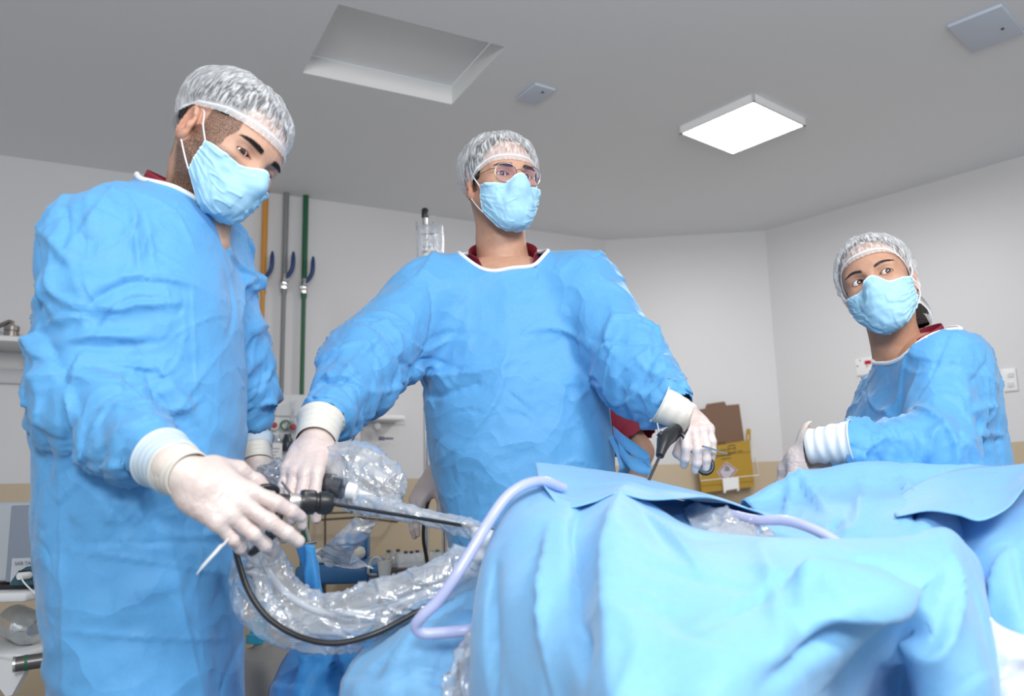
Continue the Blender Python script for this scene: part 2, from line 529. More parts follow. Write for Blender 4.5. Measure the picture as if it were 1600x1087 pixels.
# ------------------------------------------------------------ the room
HC = 2.72
A_ = WZ(0, 242, HC); B_ = WZ(945, 375, HC); C_ = WZ(1195, 360, HC); D_ = WZ(1600, 243, HC)
def ext(p, q, t):      # beyond q on the line p->q
    d = nrm(q - p); return q + d * t
A2 = ext(B_, A_, 2.3); D2 = ext(C_, D_, 2.6)
m_wall = mat('wall_paint', (0.70, 0.69, 0.695), 0.45, bump=(60, 0.04, 3))
m_dado = mat('beige_wall_paint', (0.56, 0.45, 0.31), 0.45, bump=(60, 0.05, 3))
m_ceil = mat('ceiling_paint', (0.80, 0.81, 0.83), 0.55, bump=(40, 0.03, 3))
m_floor = mat('grey_vinyl', (0.33, 0.33, 0.33), 0.35, var=(6, 0.12))
def wall(name, p, q, DADO):
    p = np.array([p[0], p[1]]); q = np.array([q[0], q[1]]); d = nrm(q - p); n = np.array([-d[1], d[0]])  # outward (away from camera)
    if n @ p < 0: n = -n
    V = []
    for off in (0, 0.12):
        for pt in (p, q):
            for z in (0, DADO, HC): V.append([*(pt + n * off), z])
    F = [(0, 3, 4, 1), (1, 4, 5, 2), (6, 7, 10, 9), (7, 8, 11, 10), (0, 1, 7, 6), (1, 2, 8, 7), (3, 9, 10, 4), (4, 10, 11, 5), (2, 5, 11, 8), (0, 6, 9, 3)]
    o = meshobj(name, V, F, None, None, False, mats=[m_wall, m_dado], fmat=[1, 0, 1, 0, 1, 0, 1, 0, 0, 1])
    setp(o, kind='structure'); return o
wall('wall_left', A2, B_, 1.135); wall('wall_back', B_, C_, 1.2); wall('wall_right', C_, D2, 1.235)
fl = MB(); cen = [A2[:2], B_[:2], C_[:2], D2[:2], np.array([D2[0], -1.6]), np.array([A2[0], -1.6])]
fl.prism([(c[0], c[1]) for c in cen], (0, 0, -0.1), (1, 0, 0), (0, 1, 0), 0.1)
setp(fl.build('floor', m_floor), kind='structure')
# ceiling with a hatch opening
ho = [WZ(466.5, 113, HC), WZ(536, 7.5, HC), WZ(796, 76, HC), WZ(700, 161, HC)]
# regularise the opening to a rectangle
hc = sum(ho) / 4; e1 = nrm((ho[2] - ho[1]) + (ho[3] - ho[0])); e2 = np.array([-e1[1], e1[0], 0])
hw = (abs((ho[2] - ho[1]) @ e1) + abs((ho[3] - ho[0]) @ e1)) / 4; hh = (abs((ho[1] - ho[0]) @ e2) + abs((ho[2] - ho[3]) @ e2)) / 4
HR = [hc + e1 * sx * hw + e2 * sy * hh for sx, sy in ((-1, -1), (1, -1), (1, 1), (-1, 1))]
from mathutils.geometry import tessellate_polygon
outer = [Vector((c[0], c[1], HC)) for c in cen]; hole = [Vector(p) for p in HR]
tris = tessellate_polygon([outer, hole]); allv = [tuple(v) for v in outer + hole]
setp(meshobj('ceiling', allv, [t for t in tris], m_ceil, None, False), kind='structure')
# recessed hatch: a thing of frame and lid
m_white = mat('white_gloss', (0.84, 0.84, 0.83), 0.4)
m_lid = mat('hatch_lid_paint', (0.86, 0.87, 0.88), 0.5)
rise = 0.085
t = thing('ceiling_hatch', (hc[0], hc[1], HC), 'large white recessed access hatch set in the grey ceiling above the left surgeon', 'hatch')
fm = MB()
for i in range(4):
    a, b = HR[i], HR[(i + 1) % 4]; up = np.array([0, 0, rise]); o_ = nrm(np.cross(b - a, [0, 0, 1])) * 0.012
    if o_ @ (a - hc) < 0: o_ = -o_
    fm.add([a, b, b + up, a + up, a + o_ + (0, 0, .002), b + o_ + (0, 0, .002), b + up + o_, a + up + o_], [(0, 1, 2, 3), (4, 7, 6, 5), (0, 4, 5, 1), (3, 2, 6, 7)])
fm.build('hatch_frame', m_white, t)
lid = MB(); lid.box((hc[0], hc[1], HC + rise + 0.008), (2 * hw - 0.004, 2 * hh - 0.004, 0.016), np.array([e1, e2, [0, 0, 1]]).T)
lid.build('hatch_lid', m_lid, t)
bk = MB(); bk.box((hc[0], hc[1], HC + rise + 0.03), (2 * hw + .03, 2 * hh + .03, 0.01), np.array([e1, e2, [0, 0, 1]]).T)
bk.build('hatch_shadow_gap', mat('dark_gap', (0.05, 0.05, 0.05), 0.9), t)
# LED ceiling light
lc = [WZ(1062, 207, HC - .035), WZ(1175, 157, HC - .035), WZ(1257, 199, HC - .035), WZ(1148, 242, HC - .035)]
c0 = sum(lc) / 4; c0[2] = HC; u1 = nrm((lc[1] - lc[0]) + (lc[2] - lc[3])); u2 = np.array([-u1[1], u1[0], 0]); RL = np.array([u1, u2, [0, 0, 1]]).T
def led_panel(c, R, half, label):
    t = thing('ceiling_light', c, label, 'ceiling light')
    f = MB(); w = 0.012
    for sx, sy in ((1, 0), (-1, 0), (0, 1), (0, -1)):
        cc = c + R @ np.array([sx * (half + w / 2), sy * (half + w / 2), -0.0175])
        f.box(cc, (w if sx else 2 * half + 2 * w, w if sy else 2 * half + 2 * w, 0.035), R)
    f.build('light_frame', m_white, t)
    d = MB(); d.box(c + np.array([0, 0, -0.029]), (2 * half, 2 * half, 0.006), R)
    d.build('light_diffuser', mat('led_glow', (1, 0.99, 0.97), 0.5, emit=9), t)
    s = MB(); s.cyl(c + R @ np.array([-half - w, -0.01, -0.018]), c + R @ np.array([-half - w - .002, -0.01, -0.018]), 0.004, n=10)
    s.build('screw', mat('dark_screw', (.05, .05, .05), .5), t)
led_panel(c0, RL, 0.195, 'glowing square LED ceiling light with a white frame, to the right above the middle surgeon')
# blank ceiling plates
def plate(corners, th, name, label, cat, extra=None):
    cc = [WZ(*p, HC - th) for p in corners]; c = sum(cc) / 4; c[2] = HC
    a = nrm((cc[1] - cc[0]) + (cc[2] - cc[3])); b = np.array([-a[1], a[0], 0]); R = np.array([a, b, [0, 0, 1]]).T
    w = (np.linalg.norm(cc[1] - cc[0]) + np.linalg.norm(cc[2] - cc[3])) / 2; h_ = (np.linalg.norm(cc[3] - cc[0]) + np.linalg.norm(cc[2] - cc[1])) / 2
    t = thing(name, c, label, cat)
    m = MB(); m.box(c - np.array([0, 0, th / 2]), (w, h_, th), R, bev=0.004); m.build('cover_plate', mat('plate_plastic', (0.56, 0.62, 0.72), 0.35), t, smooth=True)
    m = MB(); k = R @ np.array([w * .25, h_ * 0.1, 0]); m.cyl(c + k - np.array([0, 0, th]), c + k - np.array([0, 0, th + .003]), 0.006, n=12)
    m.build('screw', mat('dark_screw', (.05, .05, .05), .5), t)
plate([(807, 155), (837, 133), (868, 141), (836, 166)], 0.012, 'ceiling_junction_cover', 'small pale blank cover plate on the ceiling above the middle surgeon', 'cover plate')
plate([(1481, 43), (1568, 9), (1600, 54), (1519, 84)], 0.014, 'ceiling_blank_cover', 'large pale blue grey square cover plate on the ceiling at the top right corner', 'cover plate')

# ---- wall helpers
class WallPlane:
    def __init__(s, p, q):
        s.p = np.array([p[0], p[1], 0.]); s.t = nrm(np.array([q[0] - p[0], q[1] - p[1], 0])); n = np.array([s.t[1], -s.t[0], 0.])
        if n @ (CAM - s.p) < 0: n = -n
        s.n = n; s.up = np.array([0, 0, 1.]); s.R = np.array([s.t, -s.n, s.up]).T   # local x along wall, y into wall, z up
    def at(s, px, py, off=0.0):
        r = (px - 800) / FPX * CX - (py - 543.5) / FPX * CU + _fw
        k = ((s.p + s.n * off - CAM) @ s.n) / (r @ s.n); return CAM + r * k
WL = WallPlane(A_, B_); WB = WallPlane(B_, C_); WR = WallPlane(C_, D_)
m_steel = mat('chrome', (0.62, 0.62, 0.62), 0.22, 1.0)
m_blk = mat('black_plastic', (0.018, 0.018, 0.02), 0.35)
m_navy = mat('blue_lever', (0.01, 0.04, 0.16), 0.4)

# gas pipes with ball valves
def gas_pipe(top, mid, bot, col, cname, label):
    m = mat('pipe_paint_' + cname, col, 0.4)
    off = 0.035
    a = WL.at(*top, off); v = WL.at(*mid, off); b = WL.at(*bot, off)
    x, y = v[0], v[1]
    t = thing('gas_pipe', (x, y, b[2]), label, 'pipe', 'gas pipes on the left wall')
    P = MB(); P.cyl((x, y, v[2] + .03), (x, y, HC), 0.0155, n=20); P.tube([(x, y, v[2] - .03), (x, y, v[2] - .06), (x, y, v[2] - .075), (x, y, b[2])], [.016, .016, .0115, .0115], 20)
    P.build('pipe', m, t, smooth=True)
    V = MB(); V.lathe((x, y, v[2] - .04), (0, 0, 1), [(.0, 0), (.017, 0), (.018, .012), (.0155, .014), (.021, .03), (.021, .048), (.0155, .066), (.018, .068), (.017, .08), (0, .08)], 8)
    s = np.array([x, y, v[2] + .005]); V.cyl(s, s + WL.n * 0.04, 0.008, n=12); V.cyl(s + WL.n * .036, s + WL.n * 0.044, 0.014, n=6)
    V.build('ball_valve', m_steel, t, smooth=True)
    H = MB(); h0 = s + WL.n * .042
    H.tube(spline([h0, h0 + WL.t * .018 + np.array([0, 0, .03]), h0 + WL.t * .033 + np.array([0, 0, .07]) + WL.n * .01, h0 + WL.t * .035 + np.array([0, 0, .155]) + WL.n * .01], 12), [.005, .006, .009, .011, .012, .012, .012, .012, .012, .012, .011, .006], 10)
    H.build('valve_lever', m_navy, t, smooth=True)
gas_pipe((418, 284), (411, 440), (404, 612), (0.62, 0.27, 0.035), 'orange', 'orange yellow gas pipe with a blue valve lever, closest to the left surgeon')
gas_pipe((450, 290), (444, 440), (440, 614), (0.22, 0.23, 0.235), 'grey', 'grey gas pipe with a blue valve lever between the orange and green pipes')
gas_pipe((480, 293), (475, 447), (471, 616), (0.005, 0.105, 0.04), 'green', 'dark green gas pipe with a blue valve lever, right of the grey pipe')
# ------------------------------------------------------------ people
def frame(f, u):
    """columns: right, forward, up"""
    f = nrm(f); u = np.asarray(u, float); u = nrm(u - f * (u @ f)); r = np.cross(f, u)
    return np.array([r, f, u]).T
def tolocal(fn, c, R):
    """world sdf -> usable on local points"""
    c = np.asarray(c, f32); Rt = np.asarray(R, f32).T
    return lambda P: fn(P @ Rt + c)
def toworld(fn, c, R):
    c = np.asarray(c, f32); R = np.asarray(R, f32)
    return lambda P: fn((P - c) @ R)

def head_core(fem=0.0, full=True, lid=1.0):
    w = 1 - 0.07 * fem
    it = [ell((0, -.018, .036), (.0765 * w, .097, .084)),
          (ell((0, .022, .012), (.070 * w, .074, .075)), .03),
          (ell((0, .030, -.045), (.060 * w, .060, .065)), .03),
          (ell((0, .066, -.098), (.024 - .003 * fem, .020, .018)), .03)]
    for s in (-1, 1):
        it += [(cap((s * .056 * w, -.002, -.045), (s * .022, .060, -.098), .016 - .002 * fem, .014), .025),
               (ell((s * .044 * w, .058, -.022), (.022, .022, .020)), .022),
               (cap((s * .012, .084, .022), (s * .046, .069, .021), .010 - .002 * fem, .009), .018)]
    it += [(cap((0, .082, .010), (0, .104, -.034), .0075, .011), .016),
           (ell((-.012, .098, -.040), (.008, .010, .008)), .008), (ell((.012, .098, -.040), (.008, .010, .008)), .008),
           (ell((0, .083, -.068), (.026, .016, .020)), .02), (cap((-.018, .096, -.066), (.018, .096, -.066), .005), .008),
           (cap((-.014, .095, -.074), (.014, .095, -.074), .006), .008)]
    base = union(it, .02)
    if not full: return base
    sock = [ell((s * .0325, .098, .002), (.019, .016, .0125)) for s in (-1, 1)]
    EC = [np.array((s * .0325, .0715, .002)) for s in (-1, 1)]
    lids = [ell(c, (.0150, .0150, .0140)) for c in EC]
    ears = []
    for s in (-1, 1):
        Re = frame((s * .30, .95, 0), (0, -.12, 1))
        pos = np.array((s * .079 * w, -.012, -.006))
        e = union([ell(pos, (.0065, .019, .031), Re), (ell(pos + Re @ np.array((0, .002, -.022)), (.007, .012, .014), Re), .008)], .006)
        con = ell(pos + Re @ np.array((s * .008, .003, .0)), (.008, .010, .018), Re)
        con2 = ell(pos + Re @ np.array((s * .0085, -.004, .012)), (.005, .008, .010), Re)
        hel = [cap(pos + Re @ np.array((s * .004, sin(a) * .017, cos(a) * .029)), pos + Re @ np.array((s * .004, sin(b) * .017, cos(b) * .029)), .0036)
               for a, b in zip(np.linspace(.9, -2.5, 9)[:-1], np.linspace(.9, -2.5, 9)[1:])]
        trg = ell(pos + Re @ np.array((s * .004, .013, -.004)), (.004, .005, .008), Re)
        def ear(P, e=e, con=con, con2=con2, hel=hel, trg=trg):
            d = smax(smax(e(P), -con(P), .005), -con2(P), .004)
            for h in hel: d = smin(d, h(P), .004)
            return smin(d, trg(P), .005)
        ears.append((ear, pos.astype(f32)))
    def g(P):
        d = base(P)
        for s_ in sock: d = smax(d, -s_(P), .012)
        for l in lids: d = smin(d, l(P), .004)
        # eye openings: almond cut in front of the eyeball
        for c in EC:
            x = (P[:, 0] - c[0]) / .0148; up = (1 - x * x) * .0054 * lid; lo = -(1 - x * x) * .0044
            z = P[:, 2] - c[2] + 0.001
            o = np.maximum(np.maximum(z - up, lo - z), (c[1] + .002) - P[:, 1]); o = np.maximum(o, P[:, 1] - .12)
            d = np.maximum(d, -o.astype(f32))
        for e, ps in ears:
            near = ((P - ps) ** 2).sum(1) < .06 ** 2
            if near.any():
                d = d.copy(); d[near] = smin(d[near], e(P[near]), .006)
        return d
    return g

def march(f, O, D, t1=0.2, n=40):
    O = np.asarray(O, float); t = np.full(len(D), t1)
    for _ in range(n):
        d = f((O + D * t[:, None]).astype(f32)); t -= d * 0.85
    return t

def skin_mat():
    if 'skin' in MATS: return MATS['skin']
    m = mat('skin', (.5, .3, .22), .48, sss=.10, spec=.4)
    nt = m.node_tree; b = nt.nodes['Principled BSDF']; L = nt.links.new
    a = nt.nodes.new('ShaderNodeAttribute'); a.attribute_name = 'tint'
    tc = nt.nodes.new('ShaderNodeTexCoord')
    n = nt.nodes.new('ShaderNodeTexNoise'); n.inputs['Scale'].default_value = 90; n.inputs['Detail'].default_value = 4
    L(tc.outputs['Object'], n.inputs['Vector'])
    mr = nt.nodes.new('ShaderNodeMapRange'); mr.inputs['To Min'].default_value = .86; mr.inputs['To Max'].default_value = 1.12
    L(n.outputs['Fac'], mr.inputs['Value'])
    mx = nt.nodes.new('ShaderNodeMix'); mx.data_type = 'RGBA'; mx.blend_type = 'MULTIPLY'; mx.inputs['Factor'].default_value = 1
    L(a.outputs['Color'], mx.inputs['A']); L(mr.outputs['Result'], mx.inputs['B']); L(mx.outputs['Result'], b.inputs['Base Color'])
    # hair speckle where alpha (stubble) > 0
    v = nt.nodes.new('ShaderNodeTexNoise'); v.inputs['Scale'].default_value = 850; v.inputs['Detail'].default_value = 2
    L(tc.outputs['Object'], v.inputs['Vector'])
    th = nt.nodes.new('ShaderNodeMapRange'); th.inputs['From Min'].default_value = .40; th.inputs['From Max'].default_value = .60
    L(v.outputs['Fac'], th.inputs['Value'])
    iv = nt.nodes.new('ShaderNodeMath'); iv.operation = 'SUBTRACT'; iv.inputs[0].default_value = 1; L(a.outputs['Alpha'], iv.inputs[1])
    mu = nt.nodes.new('ShaderNodeMath'); mu.operation = 'MULTIPLY'; mu.use_clamp = True
    ad = nt.nodes.new('ShaderNodeMath'); ad.operation = 'MULTIPLY_ADD'; ad.inputs[1].default_value = .8; ad.inputs[2].default_value = .45
    L(th.outputs['Result'], ad.inputs[0]); L(ad.outputs[0], mu.inputs[0]); L(iv.outputs[0], mu.inputs[1])
    m2 = nt.nodes.new('ShaderNodeMix'); m2.data_type = 'RGBA'; m2.inputs['B'].default_value = (.025, .018, .015, 1)
    L(mu.outputs[0], m2.inputs['Factor']); L(mx.outputs['Result'], m2.inputs['A']); L(m2.outputs['Result'], b.inputs['Base Color'])
    bp = nt.nodes.new('ShaderNodeBump'); bp.inputs['Strength'].default_value = .12; bp.inputs['Distance'].default_value = .002
    n3 = nt.nodes.new('ShaderNodeTexNoise'); n3.inputs['Scale'].default_value = 900; L(tc.outputs['Object'], n3.inputs['Vector'])
    L(n3.outputs['Fac'], bp.inputs['Height']); L(bp.outputs['Normal'], b.inputs['Normal'])
    return m

def cap_mat():
    if 'mesh_cap' in MATS: return MATS['mesh_cap']
    m = mat('mesh_cap', (.86, .88, .90), .7)
    nt = m.node_tree; b = nt.nodes['Principled BSDF']; L = nt.links.new
    a = nt.nodes.new('ShaderNodeAttribute'); a.attribute_name = 'tint'
    mp = nt.nodes.new('ShaderNodeMapping'); mp.inputs['Scale'].default_value = (46, 4, 1); L(a.outputs['Color'], mp.inputs['Vector'])
    n = nt.nodes.new('ShaderNodeTexNoise'); n.inputs['Scale'].default_value = 2.2; n.inputs['Detail'].default_value = 4; n.inputs['Distortion'].default_value = 0.6
    L(mp.outputs[0], n.inputs['Vector'])
    r = nt.nodes.new('ShaderNodeMapRange'); r.inputs['From Min'].default_value = .40; r.inputs['From Max'].default_value = .68
    r.inputs['To Min'].default_value = .20; r.inputs['To Max'].default_value = .9; L(n.outputs['Fac'], r.inputs['Value'])
    # denser near the elastic: alpha channel of the attribute
    mx = nt.nodes.new('ShaderNodeMath'); mx.operation = 'MAXIMUM'
    L(r.outputs['Result'], mx.inputs[0]); L(a.outputs['Alpha'], mx.inputs[1])
    tr = nt.nodes.new('ShaderNodeBsdfTransparent')
    tl = nt.nodes.new('ShaderNodeBsdfTranslucent'); tl.inputs['Color'].default_value = (.85, .88, .92, 1)
    m1 = nt.nodes.new('ShaderNodeMixShader'); m1.inputs[0].default_value = .3; L(b.outputs[0], m1.inputs[1]); L(tl.outputs[0], m1.inputs[2])
    ms = nt.nodes.new('ShaderNodeMixShader'); L(mx.outputs[0], ms.inputs[0]); L(tr.outputs[0], ms.inputs[1]); L(m1.outputs[0], ms.inputs[2])
    L(ms.outputs[0], nt.nodes['Material Output'].inputs['Surface'])
    bp = nt.nodes.new('ShaderNodeBump'); bp.inputs['Strength'].default_value = .3; bp.inputs['Distance'].default_value = .001
    L(n.outputs['Fac'], bp.inputs['Height']); L(bp.outputs['Normal'], b.inputs['Normal'])
    return m

def glove_mat():
    if 'latex' in MATS: return MATS['latex']
    m = mat('latex', (.72, .66, .63), .38, sss=.08, spec=.5)
    nt = m.node_tree; b = nt.nodes['Principled BSDF']; L = nt.links.new
    tc = nt.nodes.new('ShaderNodeTexCoord')
    n = nt.nodes.new('ShaderNodeTexNoise'); n.inputs['Scale'].default_value = 22; n.inputs['Detail'].default_value = 3; L(tc.outputs['Object'], n.inputs['Vector'])
    cr = nt.nodes.new('ShaderNodeMix'); cr.data_type = 'RGBA'; cr.inputs['A'].default_value = (.60, .44, .41, 1); cr.inputs['B'].default_value = (.72, .66, .62, 1)
    L(n.outputs['Fac'], cr.inputs['Factor'])
    a = nt.nodes.new('ShaderNodeAttribute'); a.attribute_name = 'tint'
    mu = nt.nodes.new('ShaderNodeMix'); mu.data_type = 'RGBA'; mu.blend_type = 'MULTIPLY'; mu.inputs['Factor'].default_value = 1
    L(cr.outputs['Result'], mu.inputs['A']); L(a.outputs['Color'], mu.inputs['B']); L(mu.outputs['Result'], b.inputs['Base Color'])
    w = nt.nodes.new('ShaderNodeTexNoise'); w.inputs['Scale'].default_value = 70; w.inputs['Detail'].default_value = 3; w.inputs['Distortion'].default_value = 1.5
    L(tc.outputs['Object'], w.inputs['Vector'])
    bp = nt.nodes.new('ShaderNodeBump'); bp.inputs['Strength'].default_value = .28; bp.inputs['Distance'].default_value = .004
    L(w.outputs['Fac'], bp.inputs['Height']); L(bp.outputs['Normal'], b.inputs['Normal'])
    return m

def grid_faces(nu, nv, wrap=False):
    F = []
    for i in range(nu if wrap else nu - 1):
        for j in range(nv - 1):
            F.append((i * nv + j, ((i + 1) % nu) * nv + j, ((i + 1) % nu) * nv + j + 1, i * nv + j + 1))
    return np.array(F)

def make_head(par, hc, R, tone, neck_base, neck_r, fem=0.0, stubble=0.0, hair_col=(.02, .014, .012), rim=(72, 100, 128), puff=.016,
              gaze=(0, 1, 0), sidehair=False, bun=False, capseed=0, scale=1.0, lid=1.0, hairfront=0.0, flen=1.0, brow=1.0, bodyparts=None, earcover=False):
    """returns (V, F, cols) of the head for the body mesh; builds eyes, hair, cap, mask as children"""
    hc = np.asarray(hc, float)
    def TW(v):
        v = np.array(v, float); v[..., 2] = np.where(v[..., 2] < 0, v[..., 2] * flen, v[..., 2])
        return v * scale @ R.T + hc
    core = head_core(fem, True, lid)
    nb = (np.asarray(neck_base) - hc) @ R / scale
    nk = union([cap((0, -.022, -.055), nb * .62 + np.array((0, -.028, -.055)) * .38, neck_r / scale, neck_r * .98 / scale), (cap(nb * .62 + np.array((0, -.028, -.055)) * .38, nb, neck_r * .98 / scale, neck_r * 1.15 / scale), .02),
                (cap((-.055, -.03, -.03), nb + np.array((.0, .035, .02)), .010, .013), .03), (cap((.055, -.03, -.03), nb + np.array((.0, .035, .02)), .010, .013), .03)], .02)
    hd = lambda P: smin(core(P), nk(P), .022)
    lo = np.array((-.105, -.135, -.14)); hi = np.array((.105, .125, .135))
    lo = np.minimum(lo, nb - .075); hi = np.maximum(hi, nb + .075)
    V, F = nets(hd, lo, hi, .0017 if par is not None else .003)
    V = relax(V, F, 2, .4)
    Nl = normals(V, F)
    x, y, z = V.T
    c = np.ones((len(V), 4)); c[:, :3] = tone
    def mixc(wt, col):
        wt = np.clip(wt, 0, 1)[:, None]; c[:, :3] = c[:, :3] * (1 - wt) + np.array(col) * wt
    sm = lambda v, a, b: np.clip((v - a) / (b - a), 0, 1) ** 2 * (3 - 2 * np.clip((v - a) / (b - a), 0, 1))
    # warmer ears, nose, cheeks; darker sockets
    redw = np.exp(-(((np.abs(x) - .08) / .02) ** 2 + ((y + .012) / .03) ** 2 + ((z + .006) / .04) ** 2)) * .55
    mixc(redw, (tone[0] * 1.08, tone[1] * .72, tone[2] * .68))
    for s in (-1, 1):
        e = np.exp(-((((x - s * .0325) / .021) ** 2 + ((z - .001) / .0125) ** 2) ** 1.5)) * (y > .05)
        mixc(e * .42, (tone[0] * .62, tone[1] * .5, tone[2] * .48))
    # eyebrows
    for s in (-1, 1):
        t = (np.abs(x) * 1 - .013) / .040; bz = .0185 + .0055 * np.sin(np.clip(t, 0, 1) * 2.2) - .003 * t + fem * .003 * np.sin(np.clip(t, 0, 1) * 2.6)
        th = (.0046 - .0012 * fem) * np.sqrt(np.clip(1 - np.clip((t - .35) / .65, -1, 1) ** 2, 0, 1)) + .0003
        b = (1 - sm(np.abs(z - bz), th * .6, th * 1.3)) * sm(t, -.05, .08) * (1 - sm(t, .85, 1.02)) * (y > .04) * (x * s > 0)
        mixc(b * .93 * brow, (.022, .014, .012))
    # lash line
    for s in (-1, 1):
        X = (x - s * .0325) / .0148; up = (1 - X * X) * .0054 * lid
        l = np.exp(-((z + .001 - up - .0008) / .0016) ** 2) * (np.abs(X) < 1.05) * (y > .075)
        mixc(l * .9, (.02, .012, .01))
        lo_ = -(1 - X * X) * .0044 - .0004
        l = np.exp(-((z + .001 - lo_) / .001) ** 2) * (np.abs(X) < 1.0) * (y > .075)
        mixc(l * (.45 + .3 * fem), (.05, .025, .02))
    mixc(np.exp(-((x / .022) ** 2 + ((z + .070) / .009) ** 2) ** 2) * (y > .08), (.42, .16, .14))
    a = np.ones(len(V))
    if stubble > 0:
        sb = sm(-z, .008, .03) * sm(np.abs(x) + (z < -.085) * .06, .025, .045) * sm(y, -.028, -.008) * (1 - sm(-z, .118, .140))
        sb = np.maximum(sb, sm(-z, .045, .055) * (y > .055) * (z > -.125))
        side = sm(y, -.02, -.012) * (1 - sm(y, .018, .034)) * sm(z, -.03, -.02)
        a = 1 - np.clip(np.maximum(sb, side * .8), 0, 1) * stubble
    # scalp hair painted where short hair grows
    hairw = np.maximum(sm(z, .052, .062) * 1.0, 0)
    hl = .070 - .10 * sm(np.abs(x), .045, .072)     # hairline lowers at the temples
    hr = sm(z - np.where(y > .0, hl, -.03 + .0 * y), 0, .006) * (1 - sm(y, .040, .052) * (z < hl))
    if not sidehair: hr = hr * (1 - sm(y, .005, .03))
    back = sm(-y, .02, .04) * sm(z, -.085, -.05)
    earmask = (np.abs(x) > .0755) & (np.abs(y + .012) < .026) & (np.abs(z + .006) < .04)
    hr = np.maximum(hr, back); hr[earmask] = 0
    c[:, 3] = np.where(hr > .3, np.minimum(a, 1 - hr * (.75 if sidehair else 1.0)), a)
    c[earmask, 3] = 1
    Vw = TW(V)
    # eyes
    g = nrm(gaze)
    for s in (-1, 1):
        ec = np.array((s * .0325, .0705, .002)); r = .0134; M = []
        rings, seg = 40, 40; FF = []
        u = nrm(np.cross(g, (0, 0, 1))); w = np.cross(u, g)
        for i in range(rings + 1):
            th = pi * i / rings
            for j in range(seg):
                ph = 2 * pi * j / seg
                rr = r * (1 + .035 * math.exp(-(th / .42) ** 2))
                M.append(ec + rr * (cos(th) * g + sin(th) * (cos(ph) * u + sin(ph) * w)))
        M = np.array(M); FF = grid_faces(rings + 1, seg); FF = np.concatenate([FF, np.array([(i * seg + seg - 1, (i + 1) * seg + seg - 1, (i + 1) * seg, i * seg) for i in range(rings)])])
        th = np.repeat(np.arange(rings + 1) * pi / rings, seg); col = np.zeros((len(M), 4)); col[:, 3] = 1
        col[:, :3] = (.80, .76, .73); ir = th < .50; col[ir, :3] = (.05, .025, .012); col[(th < .50) & (th > .44), :3] = (.02, .01, .008); col[th < .2, :3] = (.002, .002, .002)
        me = mat('eyeball', (.8, .8, .8), .08, coat=1.0)
        if not any(n.type == 'ATTRIBUTE' for n in me.node_tree.nodes):
            at = me.node_tree.nodes.new('ShaderNodeAttribute'); at.attribute_name = 'tint'; me.node_tree.links.new(at.outputs['Color'], me.node_tree.nodes['Principled BSDF'].inputs['Base Color'])
        meshobj('eye', TW(M), FF, me, par, True, cols=col)
    # hair shell
    hcol = mat('hair_' + ('soft' if bun else 'short'), hair_col, .5, spec=.4, bump=(300, .6, 3))
    fcut = ell((0, .095, -.03 + hairfront), (.094 + .03 * bun, .092 + .01 * bun, .116))
    def hf(P):
        d = base_h(P) - (.006 if not sidehair else .004)
        d = smax(d, -fcut(P), .01)
        zc = np.where(P[:, 1] > -.03, (.028 if sidehair else -.002) - P[:, 2], -.075 - P[:, 2]); zc = zc.astype(f32)
        if sidehair: zc = (.034 - (P[:, 1] < -.05) * .03 - P[:, 2]).astype(f32)
        return smax(d, zc, .006)
    base_h = head_core(fem, False)
    if bun:
        bunf = [ell((-.040, -.088, -.078), (.038, .036, .042)), cap((.0, -.08, -.02), (-.025, -.085, -.05), .045)]
        hf0 = hf; hf = lambda P: smin(smin(hf0(P), bunf[0](P), .02), bunf[1](P), .02)
    Vh, Fh = nets(hf, (-.1, -.15, -.11), (.1, .11, .14), .003)
    Vh = relax(Vh, Fh, 2, .5)
    meshobj('hair', TW(Vh), Fh, hcol, par)
    # eyebrow hairs
    rg = np.random.default_rng(capseed + 3)
    for s in (-1, 1):
        eb = MB(); n = int(130 * brow); t = rg.uniform(0, 1, n)
        bx = s * (.013 + .040 * t); bz = .0185 + .0055 * np.sin(t * 2.2) - .003 * t + fem * .003 * np.sin(t * 2.6) + rg.uniform(-1, 1, n) * (.0042 - .0012 * fem) * (1 - .6 * t)
        O = np.stack([bx, np.full(n, .0), bz], 1); D = np.tile((0, 1., 0), (n, 1)); tt = march(core, O, D, .13)
        for k in range(n):
            p = O[k] + D[k] * (tt[k] - .0004); q = p + np.array((s * .0045, -.0012 - .002 * t[k], .0028 - .0035 * t[k])) * rg.uniform(.7, 1.2) + np.array((0, .0014, 0))
            eb.tube([TW(p), TW((p + q) / 2 + np.array((0, .0005, 0))), TW(q)], [.00032, .00028, .0001], 3, cap=False)
        eb.build('eyebrow', mat('brow_hair', (.015, .01, .008), .6), par)
    # mask
    form = union([lambda P: base_h(P) - .001, (cap((0, .093, -.004), (0, .110, -.036), .011, .014), .03), (ell((0, .080, -.070), (.034, .028, .030)), .035),
                  (ell((0, .069, -.100), (.026, .026, .019)), .035), (ell((.036, .046, -.05), (.024, .030, .040)), .03), (ell((-.036, .046, -.05), (.024, .030, .040)), .03)], .03)
    nu, nv = 97, 81; th = np.linspace(-1, 1, nu); vv = np.linspace(0, 1, nv)
    TH, VV = np.meshgrid(th, vv, indexing='ij')
    TA = TH * radians(60)
    et = radians(9.5) + radians(10.5) * np.exp(-(TH / .22) ** 2) + radians(5) * np.abs(TH) ** 2; ebm = radians(-56) + radians(28) * np.abs(TH) ** 2.2
    EL = et + (ebm - et) * VV
    D = np.stack([np.sin(TA) * np.cos(EL), np.cos(TA) * np.cos(EL), np.sin(EL)], -1).reshape(-1, 3)
    O = np.array((0, .0, -.045)) + np.zeros((len(D), 3)); tt = march(form, O, D, .16)
    T_, Vq = TH.ravel(), VV.ravel()
    side = np.clip(np.abs(T_), 0, 1)
    disp = .0035 + 0 * T_
